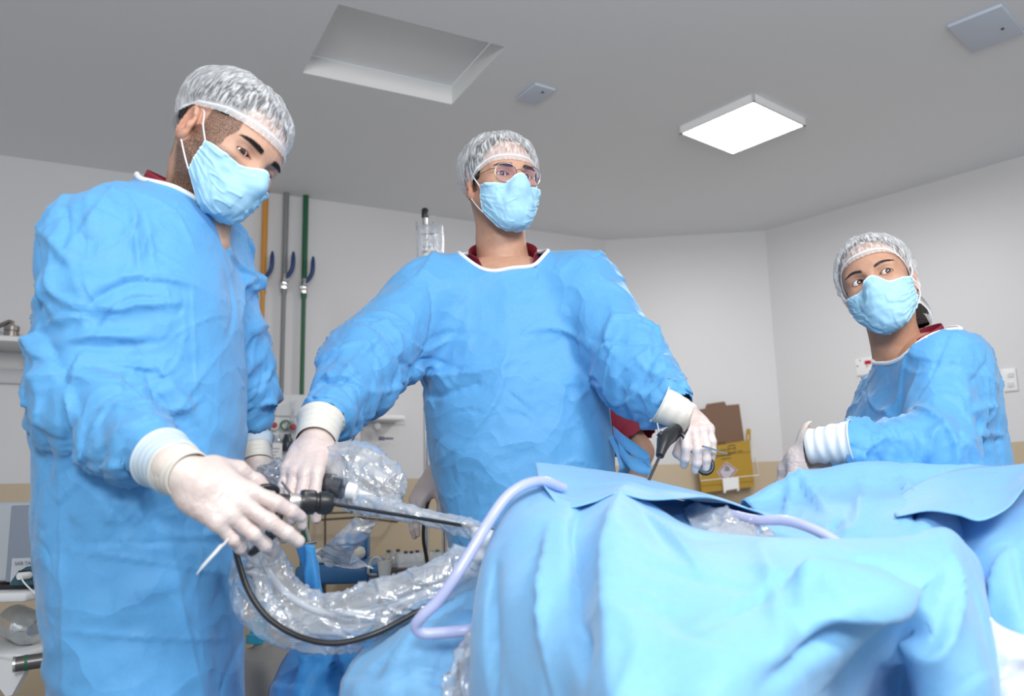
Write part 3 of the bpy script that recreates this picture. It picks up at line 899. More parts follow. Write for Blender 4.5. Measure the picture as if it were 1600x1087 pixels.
    for p0, am in ((.28, .0034), (.50, .0036), (.71, .0032)):
        pc = .5 + (p0 - .5) * (1 - .45 * side ** 2) + .05 * np.sin(T_ * 2.2 + capseed)
        q = (Vq - pc) / .085
        disp += am * (1 / (1 + np.exp(-q * 9))) * np.exp(-np.clip(q, 0, 9) * 1.1) * (.35 + .65 * side ** 1.5)
    Pn = np.stack([T_ * 2, Vq * 2, 0 * T_], 1)
    disp += .0030 * vnoise(Pn, 2.1, capseed) * np.clip(1.1 - side, .15, 1) + .0016 * vnoise(Pn + T_[:, None] * (0, 1.2, 0), 5.5, capseed + 1)
    disp += .0028 * (1 - np.abs(vnoise(Pn * (1.0, 2.6, 1), 1.9, capseed + 4))) ** 5 * (side > .12)
    Mo = O + D * (tt + disp)[:, None]
    Mi = O + D * (tt + disp - .0014)[:, None]
    Fo = grid_faces(nu, nv); nn = nu * nv
    Fi = Fo[:, ::-1] + nn
    bl = [i * nv for i in range(nu)] + [(nu - 1) * nv + j for j in range(1, nv)] + [i * nv + nv - 1 for i in range(nu - 2, -1, -1)] + [j for j in range(nv - 2, 0, -1)]
    rimf = np.array([(bl[k], bl[(k + 1) % len(bl)], bl[(k + 1) % len(bl)] + nn, bl[k] + nn) for k in range(len(bl))])
    mcol = np.ones((2 * nn, 4)); mcol[:nn, :3] = np.array((.38, .64, .80)); mcol[nn:, :3] = (.85, .88, .9)
    edge = (Vq < .035) | (Vq > .972) | (np.abs(T_) > .975); mcol[:nn][edge, :3] = (.66, .82, .93)
    # upper folds are a touch paler where the pleats doubled the cloth
    mm = mat('mask_fabric', (.4, .7, .9), .75, spec=.2, bump=(700, .12, 2))
    if not any(n.type == 'ATTRIBUTE' for n in mm.node_tree.nodes):
        at = mm.node_tree.nodes.new('ShaderNodeAttribute'); at.attribute_name = 'tint'; mm.node_tree.links.new(at.outputs['Color'], mm.node_tree.nodes['Principled BSDF'].inputs['Base Color'])
    mo = meshobj('surgical_mask', TW(np.concatenate([Mo, Mi])), np.concatenate([Fo, Fi, rimf]), mm, par, cols=mcol)
    # mask form in local for glasses etc.
    m_loop = mat('ear_loop_elastic', (.85, .86, .88), .7)
    for s in (-1, 1):
        i = (nu - 1) if s > 0 else 0
        a_, b_ = Mo[i * nv + 1], Mo[i * nv + nv - 2]
        pts = spline([a_, a_ * .5 + np.array((s * .0800, .003, .024)) * .5 + np.array((s * .005, .003, 0)), (s * .0800, .003, .024), (s * .0775, -.018, .024), (s * .076, -.031, .005), (s * .076, -.028, -.022), (s * .078, -.008, -.038), b_ * .5 + np.array((s * .076, .004, -.045)) * .5 + np.array((s * .004, 0, 0)), b_], 44)
        if not sidehair: pass
        lb = MB(); lb.tube(TW(pts), .0013, 6); lb.build('ear_loop', m_loop, mo, smooth=True)
    # cap
    nu, nv = 180, 54; C0 = np.array((0, -.016, .028))
    TH = np.linspace(0, 2 * pi, nu, endpoint=False); PH = np.linspace(0, 1, nv)
    a0, a1, a2 = [radians(v) for v in rim]
    w_ = (1 - np.cos(TH)) / 2
    rimphi = np.where(w_ < .5, a0 + (a1 - a0) * (1 - np.cos(w_ * 2 * pi)) / 2, a1 + (a2 - a1) * (1 - np.cos((w_ - .5) * 2 * pi)) / 2)
    T2, P2 = np.meshgrid(TH, PH, indexing='ij'); RP = rimphi[:, None] * P2
    D = np.stack([np.sin(T2) * np.sin(RP), np.cos(T2) * np.sin(RP), np.cos(RP)], -1).reshape(-1, 3)
    hairf = lambda P: np.minimum(hf(P), core(P)) if earcover else np.minimum(hf(P), base_h(P))
    O = C0 + np.zeros((len(D), 3)); tt = march(hairf, O, D, .22)
    p_ = P2.ravel(); t_ = T2.ravel()
    prof = np.sin(np.clip(p_, 0, 1) * pi) ** .6 * (1 - p_ ** 6) 
    N3 = np.stack([np.cos(t_) * 2, np.sin(t_) * 2, p_ * 2], 1)
    ph = t_ * 33 + 3.0 * vnoise(N3, 1.4, capseed + 9)
    dsp = .003 + puff * prof * (1 + .35 * np.cos(t_ - pi)) + (.0010 + .0022 * p_ ** 2) * np.sin(ph) * p_ ** .5 * (p_ < .985) + prof * (.0045 * vnoise(N3, 2.2, capseed + 2) + .0028 * (1 - 2 * np.abs(vnoise(N3, 4.0, capseed + 7))))
    r = tt + dsp
    # smooth the radius a little so the bag does not copy the hair
    rg_ = r.reshape(nu, nv)
    for _ in range(3): rg_ = rg_ * .5 + .25 * (np.roll(rg_, 1, 0) + np.roll(rg_, -1, 0))
    Pc = (O + D * rg_.reshape(-1)[:, None]).reshape(nu, nv, 3)
    # ruffle beyond the elastic
    ex = []
    for k, (dr, dd) in enumerate(((.0015, .003), (.0035, .007), (.0050, .010))):
        RPk = rimphi + .010 * k + dd / .09
        Dk = np.stack([np.sin(TH) * np.sin(RPk), np.cos(TH) * np.sin(RPk), np.cos(RPk)], -1)
        rk = rg_[:, -1] + dr + .0016 * (k + 1) / 3 * np.sin(TH * 62 + 2 * vnoise(np.stack([np.cos(TH), np.sin(TH), 0 * TH], 1) * 3, 2, capseed))
        ex.append(C0 + Dk * rk[:, None])
    Pc = np.concatenate([Pc, np.stack(ex, 1)], 1); nv2 = nv + 3
    col = np.zeros((nu, nv2, 4)); col[:, :, 0] = (TH / (2 * pi))[:, None]; col[:, :nv, 1] = PH[None]; col[:, nv:, 1] = np.array((1.02, 1.05, 1.08))[None]
    al = np.zeros(nv2); al[nv - 4:] = (.3, .45, .65, .85, .65, .5, .45); col[:, :, 3] = al[None]
    meshobj('mesh_cap', TW(Pc.reshape(-1, 3)), grid_faces(nu, nv2, True), cap_mat(), par, cols=col.reshape(-1, 4))
    el = MB(); el.tube(TW(Pc[:, nv - 1]), .0011, 6, closed=True); el.build('cap_elastic', mat('cap_elastic', (.85, .87, .9), .7), par, smooth=True)
    return Vw, F, c, Mo

def ring_sort(P, c, axis):
    u = nrm(np.cross(axis, (0.3, 1, 0.2))); w = np.cross(axis, u); d = P - c
    return np.argsort(np.arctan2(d @ w, d @ u))

def boundary(V, F):
    e = np.concatenate([F[:, [0, 1]], F[:, [1, 2]], F[:, [2, 3]], F[:, [3, 0]]]); s = np.sort(e, 1)
    key = s[:, 0] * (len(V) + 1) + s[:, 1]; _, i, c = np.unique(key, return_index=True, return_counts=True)
    return np.unique(s[i[c == 1]])

def thick(V, F, t, N=None):
    """solidify: inner skin offset by t, boundary closed"""
    N = normals(V, F) if N is None else N
    n = len(V); e = np.concatenate([F[:, [0, 1]], F[:, [1, 2]], F[:, [2, 3]], F[:, [3, 0]]]); s = np.sort(e, 1)
    key = s[:, 0] * (n + 1) + s[:, 1]; _, i, inv, c = np.unique(key, return_index=True, return_inverse=True, return_counts=True)
    b = e[c[inv] == 1]
    R_ = np.stack([b[:, 1], b[:, 0], b[:, 0] + n, b[:, 1] + n], 1)
    return np.concatenate([V, V - N * t]), np.concatenate([F, F[:, ::-1] + n, R_])

# ---- hands: local frame x toward the thumb, y along the fingers, z out of the back of the hand
FING = [(.029, .091, (.043, .026, .021), .0088), (.0075, .096, (.047, .030, .022), .0090), (-.0135, .091, (.043, .028, .022), .0085), (-.0325, .081, (.034, .021, .020), .0074)]
def hand(par, wrist, R, side, curls, thumb, spread=(.10, .02, -.06, -.14), scale=1.0, forearm=None, name='surgical_glove', h=.0015, cuff_len=.05, fat=1.17):
    """side: +1 right, -1 left (only documents the frame handedness: x axis of R is the thumb side).
    curls: per finger (a1, a2, a3) radians toward the palm; thumb: list of 3 local unit directions"""
    wrist = np.asarray(wrist, float)
    tips = {}; fl = []
    for k, (x, y, ph, r) in enumerate(FING):
        p = np.array((x, y, -.002)); a = 0; sp = spread[k]; ch = []; rr = r * fat
        for s_, (L_, c_) in enumerate(zip(ph, curls[k])):
            a += c_; d = np.array((sin(sp) * cos(a), cos(sp) * cos(a), -sin(a))); q = p + d * L_
            ch.append((cap(p, q, rr * (1.06 - .06 * s_), rr * (1.0 - .09 * s_)), .004)); p = q
        tips[k] = wrist + R @ (p * scale)
        root = cap((x * .8, y - .03, 0), (x, y, -.002), .012, rr * 1.12)
        fl.append((union(ch, .004), root))
    tp = np.array((.030, .022, -.012)); tc = []; p = tp
    for L_, d, r in zip((.040, .034, .027), thumb, (.0150, .0118, .0105)):
        q = p + nrm(d) * L_; tc.append((cap(p, q, r * fat, (r * .86) * fat), .008)); p = q
    tips['t'] = wrist + R @ (p * scale)
    thm = union(tc, .008)
    palm = union([rbox((-.002, .055, -.003), (.038, .040, .0135), None, .013), (cap((0, -.03, 0), (0, .03, 0), .0255, .028), .03), (ell((.024, .035, -.012), (.020, .030, .017)), .02), (ell((-.027, .035, -.010), (.014, .036, .016)), .02)], .02)
    fa = None
    if forearm is not None:
        e = (np.asarray(forearm, float) - wrist) @ R / scale
        fa = cap((0, -.01, 0), e, .0275, .036)
    def g(P):
        P0 = P
        d = palm(P)
        fd = None
        for c_, root in fl:
            d = smin(d, root(P), .012)
        for c_, root in fl:
            v = c_(P); fd = v if fd is None else smin(fd, v, .0016)
        d = smin(d, fd, .007)
        d = smin(d, thm(P), .010)
        if fa is not None: d = smin(d, fa(P), .02)
        return d
    e = np.array((0, -.04, 0)) if fa is None else (np.asarray(forearm, float) - wrist) @ R / scale
    lo = np.minimum(np.array((-.06, -.05, -.12)), e - .04); hi = np.maximum(np.array((.095, .205, .05)), e + .04)
    V, F = nets(g, lo, hi, h); V = relax(V, F, 1, .4)
    # stretched latex creases near the finger roots
    N = normals(V, F)
    Vd = V + N * (.0005 * vnoise(V * (1, 2.2, 1), 120, 4) * (V[:, 1] > .03))[:, None]
    if fa is not None:
        ax = nrm(e); keep = (V @ ax) < np.linalg.norm(e) - .012
        Vd, F, u = cut_faces(Vd, F, keep); V = V[u]
    col = np.ones((len(V), 4)); k_ = np.clip((-V[:, 1] + .02) / .03, 0, 1)[:, None]; col[:, :3] = 1 + k_ * (np.array((1.05, 1.1, 1.06)) - 1)
    if np.linalg.det(R) < 0: F = F[:, ::-1]
    o = meshobj(name, Vd * scale @ R.T + wrist, F, glove_mat(), par, cols=col)
    return o, tips

def glove_cuff(par, a, b, ra, rb, m=None, seed=0, name='glove_cuff', wr=.0004):
    """thicker latex sleeve end from a (wrist) to b (up the forearm)"""
    a = np.asarray(a, float); b = np.asarray(b, float); ax = nrm(b - a); u = nrm(np.cross(ax, (0, 0, 1.))); w = np.cross(ax, u); L = np.linalg.norm(b - a)
    nu, nv = 72, 40; V = []
    for i in range(nu):
        t = 2 * pi * i / nu
        for j in range(nv):
            s = j / (nv - 1); r = ra + (rb - ra) * s
            V.append(a + ax * L * s + (cos(t) * u + sin(t) * w) * r)
    V = np.array(V); F = grid_faces(nu, nv, True)
    N = normals(V, F); c = V - a
    if (N * (c - (c @ ax)[:, None] * ax)).sum() < 0: F = F[:, ::-1]; N = -N
    s = (c @ ax) / L
    V = V + N * (wr * np.sin(s * 26 + 3 * vnoise(V, 20, seed)) * (s < .93) + .0016 * vnoise(V, 30, seed + 1) + .0025 * (s > .965))[:, None]
    V, F = thick(V, F, .0016, N)
    return meshobj(name, V, F, m or mat('glove_cuff_latex', (.72, .68, .61), .45, sss=.05), par)

GOWN_COL = (0.115, 0.40, 0.76)
def make_gown(par, form, lo, hi, h, cuts, pins, scale, hem=None, iters=70, neck=None, name='surgical_gown', grav=.00022, kb=.16, coll=None, seedamp=.004, seedfreq=16, crumple=1.0, m=None, post=None, smooth_it=1, sub=4, khold=.02, folds=None, seed=1, fade=(), cuffs=()):
    """form: design sdf; cuts: list of f(V)->bool to remove; pins: f(V)->bool; neck: (centre, axis)"""
    V, F = nets(lambda P: form(P) - .003, lo, hi, h)
    V = relax(V, F, 3, .5)
    keep = np.ones(len(V), bool)
    for c in cuts: keep &= ~c(V)
    V, F, _ = cut_faces(V, F, keep)
    G = GridSDF(form, np.asarray(lo) - .02, np.asarray(hi) + .02, .012)
    pin = pins(V)
    X = cloth(V, F, G, pin, scale, iters=iters, sub=sub, grav=grav, kb=kb, seedamp=seedamp, seedfreq=seedfreq, hold=V, khold=khold)
    X = relax(X, F, smooth_it, .35)
    nb = None
    if neck is not None:
        b = boundary(X, F); cN, ax, rad = neck
        b = b[np.linalg.norm(X[b] - cN, axis=1) < rad]
        o = ring_sort(X[b], cN, nrm(ax)); P = X[b][o]
        k = max(1, len(P) // 48); P = P[::k]
        for _ in range(6): P = P * .4 + .3 * (np.roll(P, 1, 0) + np.roll(P, -1, 0))
        nb = MB(); nb.tube(P, .0048, 8, closed=True)
    if folds is not None:
        X, F = subdiv(X, F); X = relax(X, F, 2, .5, None if neck is None else None)
        X = creases(X, F, folds, seed, fade)
    for e_, w_, r_ in cuffs:
        ax_ = nrm(np.asarray(w_) - e_); d_ = X - w_; h_ = d_ @ ax_; pr = d_ - h_[:, None] * ax_; rr_ = np.linalg.norm(pr, axis=1)
        k_ = np.clip(1 + (h_ + .005) / .055, 0, 1) * (rr_ < .10) * (h_ < .1); k_ = k_ ** 1.3
        X = X + pr * ((r_ - rr_) / (rr_ + 1e-6) * k_ * .93)[:, None]
    Vt, Ft = thick(X, F, .0014)
    g = meshobj(name, Vt, Ft, m or fabric_mat('gown_fabric', GOWN_COL, crumple), par)
    if nb is not None:
        nb.build('neck_binding', mat('white_binding', (.80, .84, .88), .7), g, smooth=True)
    return g, X, F

def row(px, py, d, a, b, yaw=0.0):
    p = W(px, py, d); return (p[2], p[0], p[1], a, b, yaw)

def person_rest(par, V, F, c, tone, torso, arms, hips, legr=.07, shoe_y=-1):
    """adds torso, arms and legs to the head mesh; trousers and shoes below the gown. hips: (x, y, z)"""
    it = [loft(torso)]
    for a, b_, c_ in arms: it += [(cap(a, b_, .045, .038), .03), (cap(b_, c_, .036, .022), .02)]
    h = np.asarray(hips, float)
    for s in (-1, 1): it += [(cap(h + (s * .045, 0, 0), h * (1, 1, 0) + (s * .085, 0, .09), .055, .04), .04), (ell(h * (1, 1, 0) + np.array((s * .09, shoe_y * .05, .045)), (.04, .12, .035)), .03)]
    f = union(it, .03)
    P = np.array([q for a in arms for q in a] + [h, (h[0], h[1], 0)])
    lo = np.minimum(P.min(0), [min(r[1] - r[3] for r in torso), min(r[2] - r[4] for r in torso), 0]) - .08; lo[2] = -.02
    hi = np.maximum(P.max(0), [max(r[1] + r[3] for r in torso), max(r[2] + r[4] for r in torso), max(r[0] for r in torso)]) + .08
    V2, F2 = nets(f, lo, hi, .012); V2 = relax(V2, F2, 1, .4); V2[:, 2] = np.maximum(V2[:, 2], .012)
    c2 = np.ones((len(V2), 4)); c2[:, :3] = tone
    meshobj('body', np.concatenate([V, V2]), np.concatenate([F, F2 + len(V)]), skin_mat(), par, cols=np.concatenate([c, c2]))
    for s in (-1, 1):
        b = h * (1, 1, 0) + np.array((s * .09, shoe_y * .05, .055))
        V3, F3 = nets(union([ell(b, (.052, .145, .05)), (ell(b + np.array((0, -shoe_y * .06, .03)), (.048, .07, .05)), .03)], .02), b - .18, b + .18, .008)
        V3[:, 2] = np.maximum(V3[:, 2], .0); meshobj('shoe', V3, F3, mat('white_clog', (.7, .7, .7), .5), par)
    V4, F4 = nets(union([cap(h * (1, 1, .5) + (-.07, 0, 0), h * (1, 1, 0) + (-.085, 0, .16), .07, .065), (cap(h * (1, 1, .5) + (.07, 0, 0), h * (1, 1, 0) + (.085, 0, .16), .07, .065), .02)], .02), h * (1, 1, 0) - (.25, .2, -.02), h + (.25, .2, .15), .012)
    meshobj('trousers', V4, F4, mat('maroon_scrub', (.24, .012, .035), .75, bump=(500, .2, 2)), par)

def scrub_collar(par, cN, ax, r, front, vdepth=.07, top=.012, lowr=1.5):
    """maroon scrub neck showing inside the gown opening"""
    ax = nrm(ax); fr = nrm(front - ax * (front @ ax)); w = np.cross(ax, fr); nu, nv = 96, 24; V = []
    for i in range(nu):
        t = 2 * pi * i / nu; f = max(0, cos(t)); tt = top - vdepth * max(0, (f - .55) / .45) ** .9
        for j in range(nv):
            s = j / (nv - 1); z = tt - s * .09
            rr = r * (1 + .10 * (max(0, -z + .0) / .05)) ** 1.6
            V.append(cN + ax * z + (cos(t) * fr * 1.03 + sin(t) * w) * rr)
    F = grid_faces(nu, nv, True); V = np.array(V); N = normals(V, F)
    if (N * (V - cN)).sum() < 0: F = F[:, ::-1]
    V, F = thick(V, F, .0018)
    return meshobj('scrub_top', V, F, mat('maroon_scrub', (.24, .012, .035), .75, bump=(500, .2, 2)), par)

def arm_scale(arms, ex=.10, ez=.035, er=.03):
    """rest length growth: along the sleeve axis near arms, slight vertical / round excess on the torso"""
    segs = []
    for a, b, c in arms: segs += [(np.asarray(a, float), np.asarray(b, float), .09, ex), (np.asarray(b, float), np.asarray(c, float), .085, ex * 1.3)]
    def f(M, D):
        s = 1 + ez * D[:, 2] ** 2 + er * (1 - D[:, 2] ** 2)
        s += .02 * vnoise(M, 7, 2)
        for a, b, r, e in segs:
            ab = b - a; t = np.clip(((M - a) @ ab) / (ab @ ab), 0, 1); d = np.linalg.norm(M - a - t[:, None] * ab, axis=1)
            w = np.clip((r * 1.25 - d) / (r * .3), 0, 1); s = s * (1 - w) + w * (1.01 + e * (D @ nrm(ab)) ** 2 + .03 * (1 - (D @ nrm(ab)) ** 2))
        return s
    return f
def near_seg(a, b, r):
    a = np.asarray(a, float); b = np.asarray(b, float)
    def f(V):
        ab = b - a; t = np.clip(((V - a) @ ab) / (ab @ ab), 0, 1); return np.linalg.norm(V - a - t[:, None] * ab, axis=1) < r
    return f
def neck_cut(c, ax, r, off=0.0):
    ax = nrm(ax)
    def f(V):
        d = V - c; h = d @ ax; rr = np.linalg.norm(d - h[:, None] * ax, axis=1); return (h > off) & (rr < r)
    return f
def cuff_cut(e, w, off=0.0, r=.12):
    ax = nrm(np.asarray(w) - np.asarray(e)); w = np.asarray(w, float)
    def f(V): d = V - w; h = d @ ax; rr = np.linalg.norm(d - h[:, None] * ax, axis=1); return (h > off) & (h < .2) & (rr < r)
    return f
def P2(f): return f

def hframe(y, x, zh):
    """hand frame from finger direction, thumb direction and the side the back of the hand faces (may be mirrored)"""
    y = nrm(y); x = nrm(np.asarray(x, float) - y * (np.asarray(x, float) @ y)); z = np.cross(x, y)
    if z @ np.asarray(zh, float) < 0: z = -z
    return np.array([x, y, z]).T
def subdiv(V, F):
    """one plain quad subdivision (positions smoothed afterwards)"""
    n = len(V); e = np.concatenate([F[:, [0, 1]], F[:, [1, 2]], F[:, [2, 3]], F[:, [3, 0]]]); s = np.sort(e, 1)
    key = s[:, 0] * (n + 1) + s[:, 1]; _, i, inv = np.unique(key, return_index=True, return_inverse=True)
    E = s[i]; m = len(F); ei = inv.reshape(4, m) + n; fc = np.arange(m) + n + len(E)
    V2 = np.concatenate([V, V[E].mean(1), V[F].mean(1)])
    F2 = np.concatenate([np.stack([F[:, 0], ei[0], fc, ei[3]], 1), np.stack([F[:, 1], ei[1], fc, ei[0]], 1), np.stack([F[:, 2], ei[2], fc, ei[1]], 1), np.stack([F[:, 3], ei[3], fc, ei[2]], 1)])
    return V2, F2

def creases(V, F, specs, seed=0, fade=()):
    """Crisp folds of stiff nonwoven cloth. specs: (count, region f(V)->weight, axis f(P)->unit vec, angle mean, angle spread, length, width, amplitude)
    or ('line', p, direction, length, width, amplitude)."""
    rg = np.random.default_rng(seed); N = normals(V, F); D = np.zeros(len(V)); jobs = []
    for sp in specs:
        if sp[0] == 'line':
            _, p, t, L, w, a = sp; i = np.argmin(((V - p) ** 2).sum(1)); jobs.append((V[i], N[i], nrm(t), L, w, a, 0)); continue
        n, reg, axis, am, asd, L, w, a = sp
        wt = np.clip(reg(V), 0, None).astype(float); idx = np.flatnonzero(wt > 0)
        if not len(idx): continue
        for i in rg.choice(idx, n, p=wt[idx] / wt[idx].sum()):
            nn = N[i]; ax = axis(V[i]); ax = nrm(ax - nn * (ax @ nn)); ci = np.cross(nn, ax)
            ph = am * rg.choice((-1, 1)) + rg.normal() * asd; t = cos(ph) * ax + sin(ph) * ci
            jobs.append((V[i], nn, t, L * rg.uniform(.5, 1.4), w * rg.uniform(.6, 1.5), a * rg.uniform(.4, 1.3) * rg.choice((1, 1, -1)), rg.normal() * .9 / L))
    for p, nn, t, L, w, a, k in jobs:
        d = V - p; s = d @ t; m = (np.abs(s) < L) & (np.abs(d @ nn) < .07)
        d = d[m]; s = s[m]; b = np.cross(nn, t); x = d @ b + k * s * s
        q = s / L; win = (1 - q * q) ** 2; ww = w * (.45 + .55 * (q + 1) / 2)
        f = np.where(x > 0, np.exp(-x / ww), np.exp(x / (ww * .25)))
        D[m] += a * win * f
    E, _ = edges_of(F); deg = np.bincount(E.ravel(), minlength=len(V)).astype(float)
    D = D + .12 * (np.bincount(E[:, 0], D[E[:, 1]], len(V)) + np.bincount(E[:, 1], D[E[:, 0]], len(V)) - deg * D) / deg
    for p, r in fade: D = D * np.clip((np.linalg.norm(V - p, axis=1) - r * .35) / r, .08, 1)
    return V + N * np.clip(D, -.024, .026)[:, None]

def seg_w(a, b, r):
    a = np.asarray(a, float); b = np.asarray(b, float)
    def f(V):
        ab = b - a; t = np.clip(((V - a) @ ab) / (ab @ ab), 0, 1); d = np.linalg.norm(V - a - t[:, None] * ab, axis=1)
        return (d < r) * 1.0
    return f
def const(v): return lambda P: nrm(v)
def gown_creases(arms, zr, seed):
    """the usual mix for a gown: sleeve folds, armpit pulls, broad body folds, small crumples"""
    sp = []
    allw = lambda V: np.ones(len(V))
    tors = lambda V: ((V[:, 2] > zr[0]) & (V[:, 2] < zr[1])) * 1.0
    for a, b, c in arms:
        a, b, c = [np.asarray(q, float) for q in (a, b, c)]
        notarm = seg_w(a, c, .1)
        sp += [(13, seg_w(b + (a - b) * .35, b + (c - b) * .35, .12), const(c - a), 1.25, .35, .095, .020, .008),
               (14, seg_w(b, c, .10), const(c - b), .8, .5, .085, .017, .008),
               (13, seg_w(a, b, .12), const(b - a), .5, .4, .13, .022, .009),
               (12, seg_w(c + (b - c) * .25, c, .08), const(c - b), 1.45, .15, .05, .010, .008),
               (10, seg_w(a + np.array((0, 0, -.10)), a + np.array((0, 0, -.14)), .12), const(b - a + np.array((0, 0, .2))), .5, .5, .14, .022, .012)]
    sp += [(16, tors, const((0, 0, 1)), .25, .35, .20, .030, .006), (60, tors, const((0, 0, 1)), .9, .6, .095, .007, .0048), (160, allw, const((0, .3, 1)), .8, .9, .04, .005, .0026)]
    return sp
# ------------------------------------------------------------ left surgeon
L_ = thing('person', (-0.62, 1.42, 0), 'person at the left in a pale blue gown and mask, head bowed over the instruments', 'person')
LH = W(352, 236, 1.35); LHR = frame((.80, -.42, -.50), (.50, .05, .87))
LNB = LH + np.array((-.075, .03, -.17))
Vh, Fh, Ch, _ = make_head(L_, LH, LHR, (.56, .33, .235), LNB, .056, stubble=.85, rim=(76, 84, 108), puff=.018, scale=1.0, flen=.86, lid=.7, hairfront=.012, gaze=(.25, 1, -.25), sidehair=True, capseed=1, brow=1.1)

LARM_R = (W(155, 385, 1.24), W(134, 603, 1.20), W(258, 720, 1.10))
LARM_L = (W(315, 405, 1.50), W(372, 575, 1.58), W(392, 688, 1.60))
lt = [row(262, 330, 1.37, .085, .12), row(238, 400, 1.36, .122, .16), row(232, 480, 1.35, .143, .175), row(230, 620, 1.35, .150, .17), row(224, 800, 1.35, .140, .17), row(243, 1087, 1.35, .120, .17)]
z0 = lt[-1]; lt.append((.36, z0[1] + .01, z0[2], .135, .18, 0))
NC = W(284, 305, 1.37); NA = nrm((.50, -.18, .86))
lform = union([loft(lt, 2.2), (cap(LARM_R[0], LARM_R[1], .063, .050), .05), (cap(LARM_R[1], LARM_R[2] , .050, .036), .03),
               (cap(LARM_L[0], LARM_L[1], .075, .062), .05), (cap(LARM_L[1], LARM_L[2], .060, .037), .03),
               (cap(LARM_R[0], NC - NA * .05, .07, .055), .05), (cap(LARM_L[0], NC - NA * .05, .07, .055), .05), (cap(NC - NA * .1, NC + NA * .12, .080, .064), .03),
               (cap(LARM_R[2], LARM_R[2] + nrm(LARM_R[2] - LARM_R[1]) * .1, .036), 0), (cap(LARM_L[2], LARM_L[2] + nrm(LARM_L[2] - LARM_L[1]) * .1, .037), 0)], .03)
allp = np.array([*LARM_R, *LARM_L, NC])
lo = np.array((min(allp[:, 0].min(), z0[1] - .2) - .12, allp[:, 1].min() - .13, .36)); hi = np.array((max(allp[:, 0].max(), z0[1] + .21) + .1, allp[:, 1].max() + .13, NC[2] + .12))
ncut = neck_cut(NC, NA, .082); ccr = cuff_cut(LARM_R[1], LARM_R[2], -.01); ccl = cuff_cut(LARM_L[1], LARM_L[2], -.01)
npin = neck_cut(NC, NA, .105, -.025); cpr = cuff_cut(LARM_R[1], LARM_R[2], -.04); cpl = cuff_cut(LARM_L[1], LARM_L[2], -.03)
def gl_(p0, p1, w, a):
    A, B = W(*p0, 1.19), W(*p1, 1.19); return ('line', (A + B) / 2, B - A, np.linalg.norm(B - A) * .7, w, a)
LPACK = [gl_((110, 848), (360, 848), .005, -.004), gl_((110, 862), (360, 895), .005, .004), gl_((95, 985), (370, 1010), .006, .004), gl_((100, 715), (104, 1087), .006, .003), gl_((160, 775), (200, 815), .006, -.004),
         gl_((205, 330), (215, 430), .02, .010), gl_((205, 440), (290, 425), .012, .012), gl_((200, 480), (270, 470), .010, .010), gl_((215, 590), (240, 660), .02, -.010), gl_((235, 310), (250, 480), .006, .003), gl_((355, 420), (365, 600), .006, .003), gl_((225, 380), (330, 395), .004, .003), gl_((230, 560), (360, 620), .006, .004)]
LG, LGX, LGF = make_gown(L_, lform, lo, hi, .0085, [ncut, ccr, ccl, lambda V: V[:, 2] < .385], lambda V: npin(V) | cpr(V) | cpl(V), arm_scale((LARM_R, LARM_L), .10, .03, .02), neck=(NC, NA, .16), grav=.00008, kb=.18, khold=.003, folds=gown_creases((LARM_R, LARM_L), (.7, 1.5), 11) + LPACK, seed=11, fade=((LARM_R[2], .05), (LARM_L[2], .05), (NC, .10)), cuffs=((LARM_R[1], LARM_R[2], .034), (LARM_L[1], LARM_L[2], .034)))
scrub_collar(L_, NC, NA, .066, np.array((.9, -.3, 0)))
person_rest(L_, Vh, Fh, Ch, (.56, .33, .235), [(r[0], r[1], r[2], r[3] * .78, r[4] * .78, 0) for r in lt if r[0] > .8] + [(.8, z0[1], z0[2], .085, .11, 0)], (LARM_R, LARM_L), (z0[1], z0[2], .85))

# right hand on the grasper handle
LRW = W(292, 742, 1.07)
LRR = hframe((.80, -.05, -.50), (.50, .25, .72), (.1, -.9, .4))
LRT = hand(L_, LRW, LRR, 1, [(.15, .45, .35), (.20, .28, .18), (.35, .50, .35), (.45, .55, .40)], [(.45, .55, -.70), (.10, .75, -.6), (-.1, .9, -.4)], spread=(.16, .03, -.10, -.22), scale=.87, fat=1.3, forearm=LARM_R[2])[1]
ca = nrm(LARM_R[2] - LRW)
glove_cuff(L_, LRW - ca * .008, LRW + ca * .030, .0325, .0350, seed=1)
glove_cuff(L_, LRW + ca * .026, LRW + ca * .066, .0352, .0405, m=mat('glove_end', (.55, .66, .76), .45, sss=.05), seed=2, name='glove_hem')
# left hand, half hidden behind the body
LLW = W(398, 722, 1.58)
hand(L_, LLW, hframe((.15, -.35, -.9), (.9, -.1, .1), (.3, -.9, .3)), -1, [(.3, .5, .4)] * 4, [(.5, .6, -.6), (.1, .8, -.5), (0, .9, -.4)], scale=.92, forearm=LARM_L[2], h=.0022)
ca = nrm(LARM_L[2] - LLW)
glove_cuff(L_, LLW - ca * .004, LLW + ca * .030, .033, .036, seed=3)
glove_cuff(L_, LLW + ca * .026, LLW + ca * .050, .036, .042, m=mat('glove_end', (.55, .66, .76), .45), seed=4, name='glove_hem')
M_ = thing('person', (0.0, 1.85, 0), 'person with glasses and raised chin in a pale blue gown, standing in the middle', 'person')
MH = W(783, 290, 1.85); MHR = frame((.42, -.90, -.06), (-.06, .10, 1))
MNB = MH + np.array((.0, .055, -.17))
Vh, Fh, Ch, _ = make_head(M_, MH, MHR, (.55, .31, .215), MNB, .056, stubble=.25, rim=(80, 116, 126), hairfront=.02, puff=.016, gaze=(.15, 1, -.05), lid=1.15, capseed=2, scale=.95, brow=1.0)

